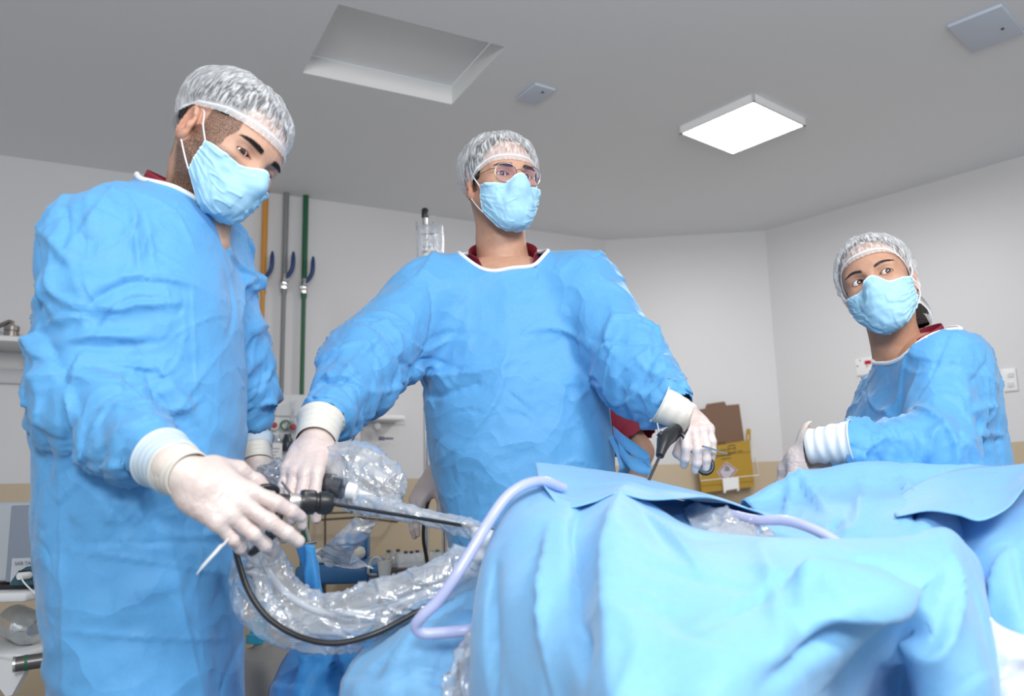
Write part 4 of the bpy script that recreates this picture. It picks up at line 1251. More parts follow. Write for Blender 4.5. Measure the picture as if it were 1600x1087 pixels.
MARM_R = (W(672, 462, 1.84), W(562, 570, 1.66), W(500, 664, 1.48))
MARM_L = (W(912, 452, 1.86), W(992, 568, 1.72), W(1066, 648, 1.60))
mt = [row(788, 398, 1.90, .10, .07, .1), row(790, 440, 1.90, .185, .11, .1), row(797, 500, 1.89, .205, .125, .1), row(806, 600, 1.88, .205, .135, .1), row(818, 700, 1.88, .200, .14, .1), row(836, 850, 1.90, .185, .15, .1)]
z0 = mt[-1]; mt.append((.40, z0[1] + .03, z0[2], .20, .17, 0))
NC = W(786, 399, 1.86); NA = nrm((.0, -.55, .84))
mform = union([loft(mt, 2.3), (cap(MARM_R[0], MARM_R[1], .082, .074), .05), (cap(MARM_R[1], MARM_R[2] , .074, .040), .03),
               (cap(MARM_L[0], MARM_L[1], .082, .070), .05), (cap(MARM_L[1], MARM_L[2], .068, .038), .03),
               (cap(MARM_R[0], NC - NA * .06, .07, .055), .05), (cap(MARM_L[0], NC - NA * .06, .07, .055), .05), (cap(NC - NA * .1, NC + NA * .12, .078, .066), .03),
               (cap(MARM_R[2], MARM_R[2] + nrm(MARM_R[2] - MARM_R[1]) * .1, .040), 0), (cap(MARM_L[2], MARM_L[2] + nrm(MARM_L[2] - MARM_L[1]) * .1, .038), 0)], .03)
allp = np.array([*MARM_R, *MARM_L, NC])
lo = np.array((allp[:, 0].min() - .12, allp[:, 1].min() - .13, .40)); hi = np.array((allp[:, 0].max() + .12, allp[:, 1].max() + .22, NC[2] + .12))
ncut = neck_cut(NC, NA, .098); ccr2 = cuff_cut(MARM_R[1], MARM_R[2], -.01); ccl2 = cuff_cut(MARM_L[1], MARM_L[2], -.01)
npin2 = neck_cut(NC, NA, .118, -.03); cpr2 = cuff_cut(MARM_R[1], MARM_R[2], -.03); cpl2 = cuff_cut(MARM_L[1], MARM_L[2], -.03)
MG, MGX, MGF = make_gown(M_, mform, lo, hi, .010, [ncut, ccr2, ccl2, lambda V: V[:, 2] < .42], lambda V: npin2(V) | cpr2(V) | cpl2(V), arm_scale((MARM_R, MARM_L), .10, .03, .02), neck=(NC, NA, .17), grav=.00008, kb=.18, khold=.003, folds=gown_creases((MARM_R, MARM_L), (.8, 1.5), 4), seed=4, fade=((MARM_R[2], .045), (MARM_L[2], .045), (NC, .10)), cuffs=((MARM_R[1], MARM_R[2], .036), (MARM_L[1], MARM_L[2], .035)))
scrub_collar(M_, NC, NA, .080, np.array((.15, -.95, 0)), vdepth=.055, top=.014)
person_rest(M_, Vh, Fh, Ch, (.55, .31, .215), [(r[0], r[1], r[2], r[3] * .78, r[4] * .78, 0) for r in mt if r[0] > .8] + [(.8, z0[1], z0[2], .14, .10, 0)], (MARM_R, MARM_L), (z0[1], z0[2], .88))

MRW = W(494, 688, 1.45)
MRR = hframe((-.10, -.74, -.66), (.95, -.1, 0), (0, -.9, .5))
MRT = hand(M_, MRW, MRR, 1, [(.45, .45, .30), (.48, .45, .30), (.5, .45, .30), (.55, .5, .35)], [(.25, .5, -.9), (.0, .8, -.6), (-.1, .9, -.3)], spread=(.06, .0, -.05, -.10), scale=.90, fat=1.3, forearm=MARM_R[2])[1]
ca = nrm(MARM_R[2] - MRW)
glove_cuff(M_, MRW - ca * .004, MRW + ca * .055, .0350, .0410, seed=5)
MLW = W(1070, 650, 1.60)
MLR = hframe((.10, -.90, -.42), (-.95, -.15, 0), (0, -.9, .5))
MLT = hand(M_, MLW, MLR, -1, [(.85, .65, .5), (.80, .60, .45), (.75, .50, .35), (.75, .50, .35)], [(.2, .55, -.9), (-.2, .8, -.6), (-.3, .9, -.3)], spread=(.06, .0, -.05, -.08), scale=.80, fat=1.3, forearm=MARM_L[2])[1]
ca = nrm(MARM_L[2] - MLW)
glove_cuff(M_, MLW - ca * .012, MLW + ca * .055, .0285, .0385, seed=6)
# glasses: thin wire frames with round-cornered lenses
gl = bpy.data.objects.new('eyeglasses', None); COL.objects.link(gl); gl.parent = M_; gl.empty_display_size = .02
def GT(v): return np.asarray(v, float) * .95 @ MHR.T + MH
wire = mat('gold_wire', (.32, .27, .22), .3, 1.0)
lens = mat('coated_lens', (.9, .88, 1.0), .02)
ln = lens.node_tree; lb_ = ln.nodes['Principled BSDF']; tr_ = ln.nodes.new('ShaderNodeBsdfTransparent'); gs_ = ln.nodes.new('ShaderNodeBsdfGlossy'); gs_.inputs['Roughness'].default_value = .03; gs_.inputs['Color'].default_value = (.55, .35, 1, 1)
mx_ = ln.nodes.new('ShaderNodeMixShader'); mx_.inputs[0].default_value = .13; ln.links.new(tr_.outputs[0], mx_.inputs[1]); ln.links.new(gs_.outputs[0], mx_.inputs[2]); ln.links.new(mx_.outputs[0], ln.nodes['Material Output'].inputs['Surface'])
for s in (-1, 1):
    P = []
    for k in range(48):
        a = 2 * pi * k / 48; ex = .58
        x = .0255 * np.sign(cos(a)) * abs(cos(a)) ** .8; z = .0225 * np.sign(sin(a)) * abs(sin(a)) ** .8
        if z < 0: x *= 1 - .10 * (abs(z) / .0225)
        P.append((s * .0335 + x, .104 - abs(x + s * s * .0 + .0335 * 1) * .0 - .18 * abs(s * .0335 + x) + .004 + z * .12, -.003 + z))
    P = np.array(P); r = MB(); r.tube(GT(P), .0009, 6, closed=True); r.build('lens_rim', wire, gl, smooth=True)
    c = P.mean(0) + (0, .0015, 0); l = MB(); l.add(GT(np.vstack([P, c])), [(k, (k + 1) % 48, 48) for k in range(48)]); l.build('lens', lens, gl, smooth=True)
    t = MB(); t.tube(GT([(s * .0588, .097, .006), (s * .066, .085, .007), (s * .080, .03, .005), (s * .0815, -.005, .003), (s * .082, -.025, -.015)]), .0009, 6); t.build('temple_arm', wire, gl, smooth=True)
b = MB(); b.tube(GT(spline([(-.0100, .1075, .002), (-.004, .1115, .006), (.004, .1115, .006), (.0100, .1075, .002)], 12)), .0008, 6); b.build('bridge', wire, gl, smooth=True)

# waist ties at the side of the gown
m_tie = fabric_mat('gown_fabric', GOWN_COL)
for k, pts in enumerate(([(958, 676, 1.80), (972, 688, 1.74), (1000, 708, 1.70), (1016, 722, 1.68), (1008, 730, 1.68), (985, 722, 1.70), (968, 700, 1.74)], [(960, 680, 1.80), (972, 705, 1.75), (978, 728, 1.74), (972, 745, 1.76), (968, 790, 1.76)])):
    C_l = spline([W(*q) for q in pts], 50); wv_ = np.array((0, .010, .016)) if k == 0 else np.array((.014, .004, .004))
    V = np.concatenate([C_l - wv_, C_l + np.array((0, .002, 0)), C_l + wv_]).reshape(3, 50, 3); V = np.swapaxes(V, 0, 1).reshape(-1, 3)
    V2, F2 = thick(V, grid_faces(50, 3), .0012); meshobj('waist_tie', V2, F2, m_tie, M_)
F_ = thing('person', (0.95, 1.85, 0), 'person with a dark hair bun in a pale blue gown at the right, glancing sideways', 'person')
FH = W(1373, 446, 1.75); FHR = frame((-.55, -.84, .02), (-.30, .0, .95))
FNB = FH + np.array((.05, .05, -.16))
Vh, Fh, Ch, _ = make_head(F_, FH, FHR, (.50, .28, .19), FNB, .048, fem=1, rim=(70, 132, 144), hairfront=.02, puff=.010, gaze=(-.42, 1, -.04), lid=1.3, bun=True, capseed=3, scale=.91, brow=1.0, earcover=True)

FARM_L = (W(1478, 575, 1.64), W(1465, 698, 1.53), W(1282, 694, 1.52))
FARM_R = (W(1410, 624, 1.87), W(1345, 715, 1.86), W(1268, 716, 1.66))
ft = [row(1446, 520, 1.76, .070, .08), row(1452, 560, 1.76, .102, .135), row(1454, 610, 1.76, .120, .145), row(1447, 680, 1.76, .142, .15), row(1452, 760, 1.76, .150, .15)]
z0 = ft[-1]; ft.append((.45, z0[1] + .01, z0[2], .19, .18, 0))
NC = W(1428, 534, 1.73); NA = nrm((-.42, -.10, .9))
fform = union([loft(ft, 2.2), (cap(FARM_L[0], FARM_L[1], .062, .052), .05), (cap(FARM_L[1], FARM_L[2] , .050, .042), .03),
               (cap(FARM_R[0], FARM_R[1], .065, .055), .05), (cap(FARM_R[1], FARM_R[2], .052, .042), .03),
               (cap(FARM_L[0], NC - NA * .05, .065, .05), .05), (cap(FARM_R[0], NC - NA * .05, .06, .05), .05), (cap(NC - NA * .1, NC + NA * .12, .085, .064), .03),
               (cap(FARM_L[2], FARM_L[2] + nrm(FARM_L[2] - FARM_L[1]) * .1, .042), 0), (cap(FARM_R[2], FARM_R[2] + nrm(FARM_R[2] - FARM_R[1]) * .1, .042), 0)], .03)
allp = np.array([*FARM_R, *FARM_L, NC])
lo = np.array((allp[:, 0].min() - .12, allp[:, 1].min() - .13, .45)); hi = np.array((max(allp[:, 0].max() + .16, z0[1] + .30), max(allp[:, 1].max() + .12, z0[2] + .28), NC[2] + .12))
ncut = neck_cut(NC, NA, .115, -.004); ccr3 = cuff_cut(FARM_R[1], FARM_R[2], -.01); ccl3 = cuff_cut(FARM_L[1], FARM_L[2], -.01)
npin3 = neck_cut(NC, NA, .13, -.012); cpr3 = cuff_cut(FARM_R[1], FARM_R[2], -.03); cpl3 = cuff_cut(FARM_L[1], FARM_L[2], -.03)
FG, FGX, FGF = make_gown(F_, fform, lo, hi, .009, [ncut, ccr3, ccl3, lambda V: V[:, 2] < .47], lambda V: npin3(V) | cpr3(V) | cpl3(V), arm_scale((FARM_R, FARM_L), .10, .03, .02), neck=(NC, NA, .15), grav=.00008, kb=.18, khold=.003, folds=gown_creases((FARM_L, FARM_R), (.85, 1.4), 8), seed=8, fade=((FARM_R[2], .045), (FARM_L[2], .045), (NC, .10)), cuffs=((FARM_R[1], FARM_R[2], .033), (FARM_L[1], FARM_L[2], .034)))
scrub_collar(F_, NC, NA, .063, np.array((-.95, -.25, 0)))
person_rest(F_, Vh, Fh, Ch, (.50, .28, .19), [(r[0], r[1], r[2], r[3] * .75, r[4] * .75, 0) for r in ft if r[0] > .8] + [(.8, z0[1], z0[2], .12, .12, 0)], (FARM_R, FARM_L), (z0[1], z0[2], .78))

FLW = W(1268, 697, 1.54)
hand(F_, FLW, hframe((-.25, -.15, -.95), (-.8, .3, .3), (-.5, -.8, .2)), -1, [(.3, .5, .4)] * 4, [(.4, .6, -.6), (.1, .8, -.5), (0, .9, -.4)], scale=.88, forearm=FARM_L[2], h=.002)
ca = nrm(FARM_L[2] + np.array((.02, 0, 0)) - FLW)
glove_cuff(F_, FLW - ca * .006, FLW + ca * .075, .031, .038, seed=7, m=mat('glove_wrinkled', (.74, .76, .78), .4, sss=.05), wr=.0011)
FRW = W(1276, 728, 1.70)
hand(F_, FRW, hframe((-.25, -.2, -.95), (-.4, .1, .8), (-.1, -.8, .5)), 1, [(.3, .5, .4)] * 4, [(.4, .6, -.6), (.1, .8, -.5), (0, .9, -.4)], scale=.86, forearm=FARM_R[2], h=.0022)
# ------------------------------------------------------------ helper in maroon scrubs behind the middle surgeon
H_ = thing('person', (.05, 2.45, 0), 'person in maroon scrubs almost hidden behind the middle surgeon', 'person')
SL, SR = W(915, 580, 2.42), W(735, 580, 2.42)
EL_, ER_ = W(1000, 705, 2.34), W(700, 730, 2.42)
HL, HRd = W(985, 800, 2.20), W(676, 745, 2.34)
hx, hy = (SL[0] + SR[0]) / 2, 2.44
zt3 = SL[2]
tor = [(zt3 + .03, hx, hy, .09, .07, 0), (zt3 - .03, hx, hy, .175, .10, 0), (zt3 - .25, hx, hy, .165, .11, 0), (.95, hx, hy, .165, .115, 0), (.8, hx, hy, .15, .11, 0)]
hh3 = np.array((hx, hy + .0, zt3 + .20)); core0 = head_core(1, False)
hw_ = toworld(core0, hh3, frame((0, -1, -.1), (0, 0, 1)))
bodyf = union([loft(tor), (hw_, .01), (cap((hx, hy, zt3), (hx, hy - .0, zt3 + .12), .052), .03), (cap(SL, EL_, .046, .038), .04), (cap(EL_, HL, .036, .028), .02), (cap(SR, ER_, .046, .038), .04), (cap(ER_, HRd, .036, .026), .02),
               (cap((hx - .09, hy, .85), (hx - .09, hy, .09), .07, .04), .04), (cap((hx + .09, hy, .85), (hx + .09, hy, .09), .07, .04), .04)], .03)
V, F = nets(bodyf, (hx - .5, hy - .45, .02), (hx + .5, hy + .3, zt3 + .36), .009); V = relax(V, F, 2, .5)
cc = np.ones((len(V), 4)); cc[:, :3] = (.42, .24, .17); cc[V[:, 2] > zt3 + .26, 3] = .1
meshobj('body', V, F, skin_mat(), H_, cols=cc)
scf = union([loft([(r[0], r[1], r[2], r[3] + .016, r[4] + .016, 0) for r in tor[1:]] + [(.75, hx, hy, .185, .14, 0)]), (cap(SL, SL + (EL_ - SL) * .92, .066, .072), .04), (cap(SR, SR + (ER_ - SR) * .7, .066, .070), .04)], .03)
V, F = nets(scf, (hx - .42, hy - .35, .72), (hx + .42, hy + .3, zt3 + .12), .010)
cl = cuff_cut(SL, SL + (EL_ - SL) * .92, -.0, .12); c2_ = cuff_cut(SR, SR + (ER_ - SR) * .7, 0, .12)
V, F, _ = cut_faces(V, F, ~(cl(V) | c2_(V) | (V[:, 2] < .76) | (V[:, 2] > zt3 + .04))); V = relax(V, F, 2, .5); V, F = subdiv(V, F); V = relax(V, F, 2, .5)
V = creases(V, F, [(30, allv0, const((0, 0, 1)), .4, .5, .12, .02, .007) for allv0 in [lambda V: np.ones(len(V))]], 3); V, F = thick(V, F, .0016)
meshobj('scrub_shirt', V, F, mat('maroon_scrub', (.24, .012, .035), .75, bump=(500, .2, 2)), H_)
hand(H_, HRd, hframe((-.55, -.2, -.8), (.2, -.75, -.5), (-.6, -.4, .5)), 1, [(.35, .3, .2), (.4, .35, .25), (.45, .4, .3), (.5, .45, .3)], [(.6, .5, -.5), (.3, .8, -.5), (.1, .9, -.4)], scale=.92, forearm=ER_, h=.002)
hand(H_, HL, hframe((-.1, -.6, -.75), (-.9, 0, .2), (.2, -.8, .5)), -1, [(.4, .5, .4)] * 4, [(.4, .6, -.6), (.1, .8, -.5), (0, .9, -.4)], scale=.92, forearm=EL_, h=.003)
for s in (-1, 1):
    b = np.array((hx + s * .09, hy - .05, .055)); V3, F3 = nets(union([ell(b, (.05, .14, .05)), (ell(b + (0, .06, .03), (.045, .06, .05)), .03)], .02), b - .18, b + .18, .009); V3[:, 2] = np.maximum(V3[:, 2], 0)
    meshobj('shoe', V3, F3, mat('white_clog', (.7, .7, .7), .5), H_)
V, F = nets(union([cap((hx - .075, hy, .78), (hx - .09, hy, .16), .10, .075), (cap((hx + .075, hy, .78), (hx + .09, hy, .16), .10, .075), .02)], .02), (hx - .3, hy - .2, .02), (hx + .3, hy + .2, .95), .014)
meshobj('trousers', V, F, mat('maroon_scrub', (.24, .012, .035), .75), H_)
# ------------------------------------------------------------ operating table and drapes
TB = thing('operating_table', (0.40, 1.14, 0), 'operating table hidden beneath the pale blue drapes', 'table')
m = MB(); m.box((0.40, 1.14, 0.72), (0.34, 0.30, 0.08), bev=.03); m.build('table_pad', mat('black_vinyl', (.02, .02, .022), .5), TB, smooth=True)
m = MB(); m.box((0.40, 1.14, 0.66), (0.32, 0.28, 0.04), bev=.01); m.build('table_top', m_steel, TB)
m = MB(); m.box((0.40, 1.14, 0.34), (0.16, 0.16, 0.60), bev=.02); m.build('column', m_white, TB)
m = MB(); m.box((0.40, 1.14, 0.03), (0.34, 0.28, 0.06), bev=.02); m.build('base', m_white, TB)

def cr(P, t):
    """Catmull-Rom along axis 0 of P at parameters t in [0, n-1]"""
    n = len(P); i = np.clip(np.floor(t).astype(int), 0, n - 2); f = (t - i).reshape((-1,) + (1,) * (P.ndim - 1))
    Q = np.concatenate([(2 * P[0] - P[1])[None], P, (2 * P[-1] - P[-2])[None]]); a, b, c, d = Q[i], Q[i + 1], Q[i + 2], Q[i + 3]
    return 0.5 * (2 * b + (c - a) * f + (2 * a - 5 * b + 4 * c - d) * f * f + (-a + 3 * b - 3 * c + d) * f ** 3)
def sheet(name, grid, label, cat='drape', folds=(), seed=0, res=.008, m=None, parent=None, thickness=.0016, group=None, noise=.003, sharp=None, build=True):
    """grid[u][v] of (px, py, depth) -> smooth draped cloth with folds"""
    G = np.array([[W(*p) for p in col] for col in grid]); nu, nv = G.shape[:2]
    Lu = np.linalg.norm(np.diff(G, axis=0), axis=2).mean(1).sum(); Lv = np.linalg.norm(np.diff(G, axis=1), axis=2).mean(0).sum()
    NU = max(20, int(Lu / res)); NV = max(16, int(Lv / res))
    S = cr(G, np.linspace(0, nu - 1, NU)); S = np.swapaxes(cr(np.swapaxes(S, 0, 1), np.linspace(0, nv - 1, NV)), 0, 1)
    V = S.reshape(-1, 3); F = grid_faces(NU, NV)
    N = normals(V, F)
    c = V.mean(0); s = np.sign((N * (CAM + (0, 0, .6) - V)).sum(1).mean())
    if s < 0: F = F[:, ::-1]; N = -N
    V = V + N * (noise * vnoise(V, 9, seed) + noise * .5 * vnoise(V, 22, seed + 1))[:, None]
    if folds: V = creases(V, F, folds, seed)
    if not build: return V, F
    V2, F2 = thick(V, F, thickness)
    o = meshobj(name, V2, F2, m or fabric_mat('drape_fabric', DRAPE_COL, .45, 7.0), parent)
    if parent is None: setp(o, label, cat, group)
    return o
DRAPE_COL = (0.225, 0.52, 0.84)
allv_ = lambda V: np.ones(len(V))
def near_px(px, py, d, r):
    p = W(px, py, d)
    return lambda V: (np.linalg.norm(V - p, axis=1) < r) * 1.0
def ln(p0, p1, w, a):
    """crease line between two (px, py, depth) points"""
    A, B = W(*p0), W(*p1); return ('line', (A + B) / 2, B - A, np.linalg.norm(B - A) * .75, w, a)

front = [
 [(875, 765, 1.42), (838, 800, 1.36), (812, 860, 1.34), (795, 930, 1.32), (785, 1010, 1.30), (782, 1100, 1.28), (782, 1300, 1.26), (782, 1700, 1.24)],
 [(838, 742, 1.28), (800, 785, 1.20), (764, 850, 1.14), (746, 920, 1.10), (738, 1000, 1.06), (737, 1100, 1.04), (740, 1300, 1.02), (745, 1700, 1.0)],
 [(850, 757, 1.20), (815, 800, 1.10), (787, 860, 1.04), (772, 930, .99), (765, 1010, .95), (768, 1100, .92), (775, 1300, .90), (780, 1700, .90)],
 [(880, 778, 1.15), (868, 815, 1.03), (850, 880, .96), (838, 950, .90), (835, 1020, .86), (840, 1100, .83), (850, 1300, .80), (860, 1700, .8)],
 [(915, 785, 1.14), (915, 825, 1.01), (912, 890, .90), (900, 960, .84), (892, 1030, .80), (895, 1110, .78), (900, 1300, .76), (900, 1700, .76)],
 [(960, 768, 1.14), (965, 815, .99), (968, 880, .86), (955, 960, .77), (945, 1040, .71), (945, 1120, .67), (950, 1300, .66), (960, 1700, .66)],
 [(1010, 785, 1.14), (1025, 830, 1.00), (1050, 885, .86), (1055, 960, .76), (1045, 1030, .69), (1035, 1110, .65), (1035, 1300, .64), (1050, 1700, .64)],
 [(1080, 822, 1.13), (1095, 842, .99), (1118, 890, .86), (1135, 950, .76), (1135, 1020, .68), (1135, 1110, .64), (1135, 1300, .62), (1140, 1700, .62)],
 [(1200, 840, 1.10), (1205, 846, .96), (1225, 890, .85), (1240, 950, .76), (1245, 1020, .71), (1245, 1110, .72), (1245, 1300, .62), (1245, 1700, .62)],
 [(1330, 842, 1.08), (1335, 846, .94), (1348, 890, .84), (1350, 950, .76), (1348, 1010, .80), (1345, 1100, .90), (1345, 1300, .92), (1345, 1700, .92)],
 [(1420, 838, 1.08), (1425, 842, .95), (1425, 890, .87), (1425, 940, .82), (1412, 1010, .90), (1405, 1100, .98), (1405, 1300, 1.0), (1405, 1700, 1.0)],
 [(1468, 830, 1.10), (1480, 828, .99), (1486, 872, .91), (1470, 940, .85), (1458, 1010, .84), (1455, 1100, .85), (1450, 1300, .85), (1450, 1700, .75)],
 [(1500, 842, 1.15), (1515, 858, 1.03), (1525, 905, .97), (1535, 965, .91), (1545, 1030, .87), (1552, 1100, .85), (1560, 1300, .84), (1570, 1700, .84)],
 [(1515, 855, 1.25), (1532, 875, 1.16), (1545, 915, 1.12), (1550, 970, 1.08), (1558, 1030, 1.05), (1564, 1100, 1.03), (1570, 1300, 1.02), (1580, 1700, 1.0)]]
ffold = [ln((960, 775, 1.1), (960, 1087, .68), 0.04, 0.0252), ln((905, 800, 1.1), (915, 1060, .80), 0.024, -0.0216), ln((770, 900, 1.02), (800, 1087, .92), 0.0144, -0.0288), ln((845, 830, 1.0), (875, 1087, .82), 0.024, 0.018),
         ln((1010, 800, 1.05), (1090, 900, .84), 0.024, 0.0144), ln((905, 985, .82), (935, 1087, .74), 0.016, -0.0288), ln((990, 925, .78), (1060, 930, .76), 0.008, 0.0054),
         ln((1425, 915, .85), (1445, 1087, .78), 0.016, -0.036), ln((1475, 850, .92), (1480, 1080, .80), 0.024, 0.0216), ln((1500, 890, .95), (1530, 1087, .88), 0.016, -0.0288), ln((1350, 1000, .72), (1420, 930, .82), 0.024, 0.0216),
         ln((1280, 1087, .66), (1390, 985, .76), 0.028, -0.0252), ln((1190, 860, .92), (1230, 1050, .68), 0.048, 0.0108),
         (16, allv_, const((0, -.6, -.8)), .15, .3, .16, .03, .004), (14, allv_, const((0, -.6, -.8)), .7, .5, .08, .02, .003)]
sheet('surgical_drape', front, 'large pale blue drape over the raised mound in the foreground, nearest the camera', folds=ffold, seed=2, noise=.0025)
band = [
 [(846, 735, 1.48), (837, 723, 1.36), (840, 738, 1.26), (850, 757, 1.165)],
 [(865, 742, 1.57), (868, 724, 1.42), (868, 755, 1.26), (872, 786, 1.115)],
 [(900, 750, 1.57), (905, 729, 1.46), (898, 762, 1.27), (893, 791, 1.105)],
 [(940, 755, 1.57), (948, 736, 1.48), (938, 760, 1.28), (930, 781, 1.11)],
 [(980, 762, 1.57), (990, 742, 1.49), (976, 758, 1.28), (962, 770, 1.11)],
 [(1030, 770, 1.57), (1040, 755, 1.49), (1025, 768, 1.28), (1012, 779, 1.10)],
 [(1085, 785, 1.57), (1095, 770, 1.47), (1075, 774, 1.28), (1062, 777, 1.12)],
 [(1130, 800, 1.57), (1140, 783, 1.46), (1125, 781, 1.30), (1112, 776, 1.18)],
 [(1165, 815, 1.57), (1175, 796, 1.44), (1165, 795, 1.32), (1158, 790, 1.24)],
 [(1205, 835, 1.56), (1212, 815, 1.42), (1206, 813, 1.34), (1198, 806, 1.28)],
 [(1228, 862, 1.50), (1232, 845, 1.40), (1226, 840, 1.34), (1220, 835, 1.30)]]
sheet('surgical_drape', band, 'pale band of drape lying along the top of the mound, its lower edge loose', folds=[ln((985, 750, 1.3), (965, 770, 1.12), .03, .006), ln((900, 745, 1.3), (1060, 765, 1.3), .03, .004)], seed=5, noise=.002)
under = [
 [(930, 772, 1.45), (930, 790, 1.30), (930, 830, 1.18), (930, 880, 1.12)],
 [(1000, 775, 1.45), (1000, 795, 1.28), (1005, 830, 1.15), (1010, 880, 1.08)],
 [(1080, 785, 1.45), (1085, 800, 1.28), (1090, 825, 1.18), (1100, 870, 1.12)],
 [(1150, 790, 1.45), (1165, 800, 1.32), (1180, 830, 1.22), (1190, 880, 1.16)],
 [(1200, 800, 1.50), (1240, 815, 1.35), (1260, 838, 1.22), (1270, 880, 1.16)],
 [(1280, 820, 1.50), (1320, 830, 1.35), (1340, 845, 1.22), (1350, 880, 1.16)]]
sheet('surgical_drape', under, 'blue drape in shade beneath the loose band, under the clear pouch', folds=[(14, allv_, const((1, 0, -.4)), .3, .4, .12, .02, .008)], seed=6)
back = [
 [(1150, 800, 1.54), (1160, 780, 1.46), (1180, 800, 1.42), (1190, 840, 1.30), (1200, 900, 1.24)],
 [(1215, 775, 1.54), (1222, 747, 1.46), (1230, 785, 1.42), (1240, 835, 1.28), (1245, 900, 1.20)],
 [(1285, 760, 1.54), (1290, 729, 1.46), (1295, 775, 1.38), (1300, 830, 1.22), (1305, 900, 1.15)],
 [(1340, 755, 1.54), (1350, 720, 1.46), (1360, 765, 1.38), (1368, 825, 1.20), (1372, 900, 1.12)],
 [(1420, 755, 1.54), (1430, 722, 1.46), (1435, 765, 1.36), (1440, 820, 1.18), (1445, 900, 1.10)],
 [(1500, 760, 1.54), (1510, 726, 1.46), (1505, 775, 1.36), (1510, 830, 1.22), (1515, 900, 1.15)],
 [(1560, 765, 1.54), (1570, 728, 1.46), (1560, 770, 1.36), (1560, 820, 1.26), (1560, 900, 1.20)],
 [(1640, 765, 1.54), (1640, 728, 1.46), (1630, 770, 1.40), (1630, 820, 1.30), (1630, 900, 1.24)]]
bfold = [ln((1248, 760, 1.5), (1225, 800, 1.35), 0.016, 0.0133), ln((1248, 758, 1.5), (1290, 805, 1.3), 0.0176, 0.0152), ln((1310, 800, 1.25), (1290, 830, 1.22), 0.0096, -0.0133), ln((1405, 757, 1.4), (1432, 790, 1.3), 0.0096, 0.019),
         ln((1432, 775, 1.35), (1425, 830, 1.2), 0.008, -0.0228), ln((1448, 765, 1.36), (1475, 800, 1.28), 0.0128, 0.019), ln((1370, 725, 1.5), (1410, 740, 1.45), 0.008, -0.0114), ln((1350, 765, 1.4), (1340, 830, 1.2), 0.024, 0.0114),
         (24, allv_, const((0, -1, -.5)), .5, .5, .09, .016, .004)]
sheet('surgical_drape', back, 'pale blue drape over the far table side, in front of the person at the right', folds=bfold, seed=9, noise=.003)
flap = [
 [(1385, 790, 1.30), (1395, 800, 1.24), (1400, 806, 1.20)],
 [(1430, 758, 1.34), (1440, 782, 1.26), (1448, 797, 1.18)],
 [(1470, 740, 1.36), (1485, 775, 1.24), (1495, 803, 1.14)],
 [(1510, 730, 1.38), (1522, 772, 1.24), (1530, 812, 1.11)],
 [(1550, 728, 1.38), (1560, 765, 1.24), (1568, 797, 1.12)],
 [(1590, 725, 1.38), (1590, 748, 1.26), (1592, 772, 1.14)],
 [(1640, 718, 1.38), (1630, 722, 1.28), (1622, 728, 1.18)]]
sheet('surgical_drape', flap, 'pale blue flap of drape with a curved loose edge at the far right', folds=[ln((1500, 740, 1.3), (1530, 800, 1.15), .02, .006)], seed=12, noise=.0015)
right = [
 [(1400, 800, 1.36), (1410, 836, 1.32), (1430, 900, 1.28), (1450, 1000, 1.24), (1470, 1100, 1.22), (1480, 1500, 1.2), (1490, 2000, 1.2)],
 [(1470, 800, 1.30), (1480, 836, 1.24), (1490, 900, 1.18), (1500, 1000, 1.12), (1510, 1100, 1.08), (1520, 1500, 1.05), (1530, 2000, 1.05)],
 [(1520, 790, 1.26), (1530, 826, 1.18), (1548, 880, 1.10), (1560, 960, 1.04), (1570, 1060, 1.0), (1580, 1500, .97), (1590, 2000, .97)],
 [(1575, 780, 1.26), (1585, 830, 1.14), (1600, 890, 1.06), (1612, 970, 1.0), (1622, 1060, .97), (1630, 1500, .95), (1640, 2000, .95)],
 [(1640, 740, 1.26), (1650, 810, 1.14), (1662, 880, 1.06), (1674, 960, 1.02), (1684, 1060, 1.0), (1690, 1500, .97), (1700, 2000, .97)]]
sheet('surgical_drape', right, 'blue drape hanging down the table side at the right edge of the photo', folds=[ln((1545, 850, 1.1), (1565, 1080, 1.0), .03, .014), ln((1585, 840, 1.1), (1610, 1000, 1.0), .03, -.012)], seed=14)
lite = [
 [(745, 890, 1.34), (655, 935, 1.30), (600, 985, 1.26), (572, 1015, 1.23), (545, 1050, 1.21), (528, 1100, 1.19), (515, 1300, 1.18), (500, 1600, 1.18)],
 [(760, 892, 1.28), (690, 940, 1.22), (640, 985, 1.18), (612, 1020, 1.16), (590, 1055, 1.14), (575, 1100, 1.12), (560, 1300, 1.10), (545, 1600, 1.1)],
 [(775, 895, 1.24), (720, 935, 1.20), (690, 975, 1.16), (668, 1015, 1.13), (655, 1055, 1.11), (645, 1100, 1.09), (635, 1300, 1.08), (625, 1600, 1.08)],
 [(790, 900, 1.22), (750, 940, 1.19), (728, 985, 1.15), (712, 1020, 1.12), (700, 1060, 1.10), (695, 1100, 1.08), (690, 1300, 1.07), (690, 1600, 1.07)],
 [(810, 905, 1.24), (785, 950, 1.20), (775, 990, 1.16), (770, 1030, 1.14), (765, 1065, 1.12), (765, 1110, 1.10), (765, 1300, 1.10), (765, 1600, 1.1)]]
sheet('surgical_drape', lite, 'pale blue drape left of the foreground mound, under the looped suction tube', folds=[ln((720, 930, 1.2), (650, 975, 1.18), .02, -.014), ln((735, 950, 1.18), (690, 990, 1.16), .014, .012), ln((650, 970, 1.17), (600, 1080, 1.13), .02, .012), ln((700, 1000, 1.13), (672, 1087, 1.1), .02, -.012), ln((620, 1000, 1.16), (560, 1070, 1.16), .02, -.008), (12, allv_, const((0, -.3, -1)), .4, .4, .1, .02, .006)], seed=17)
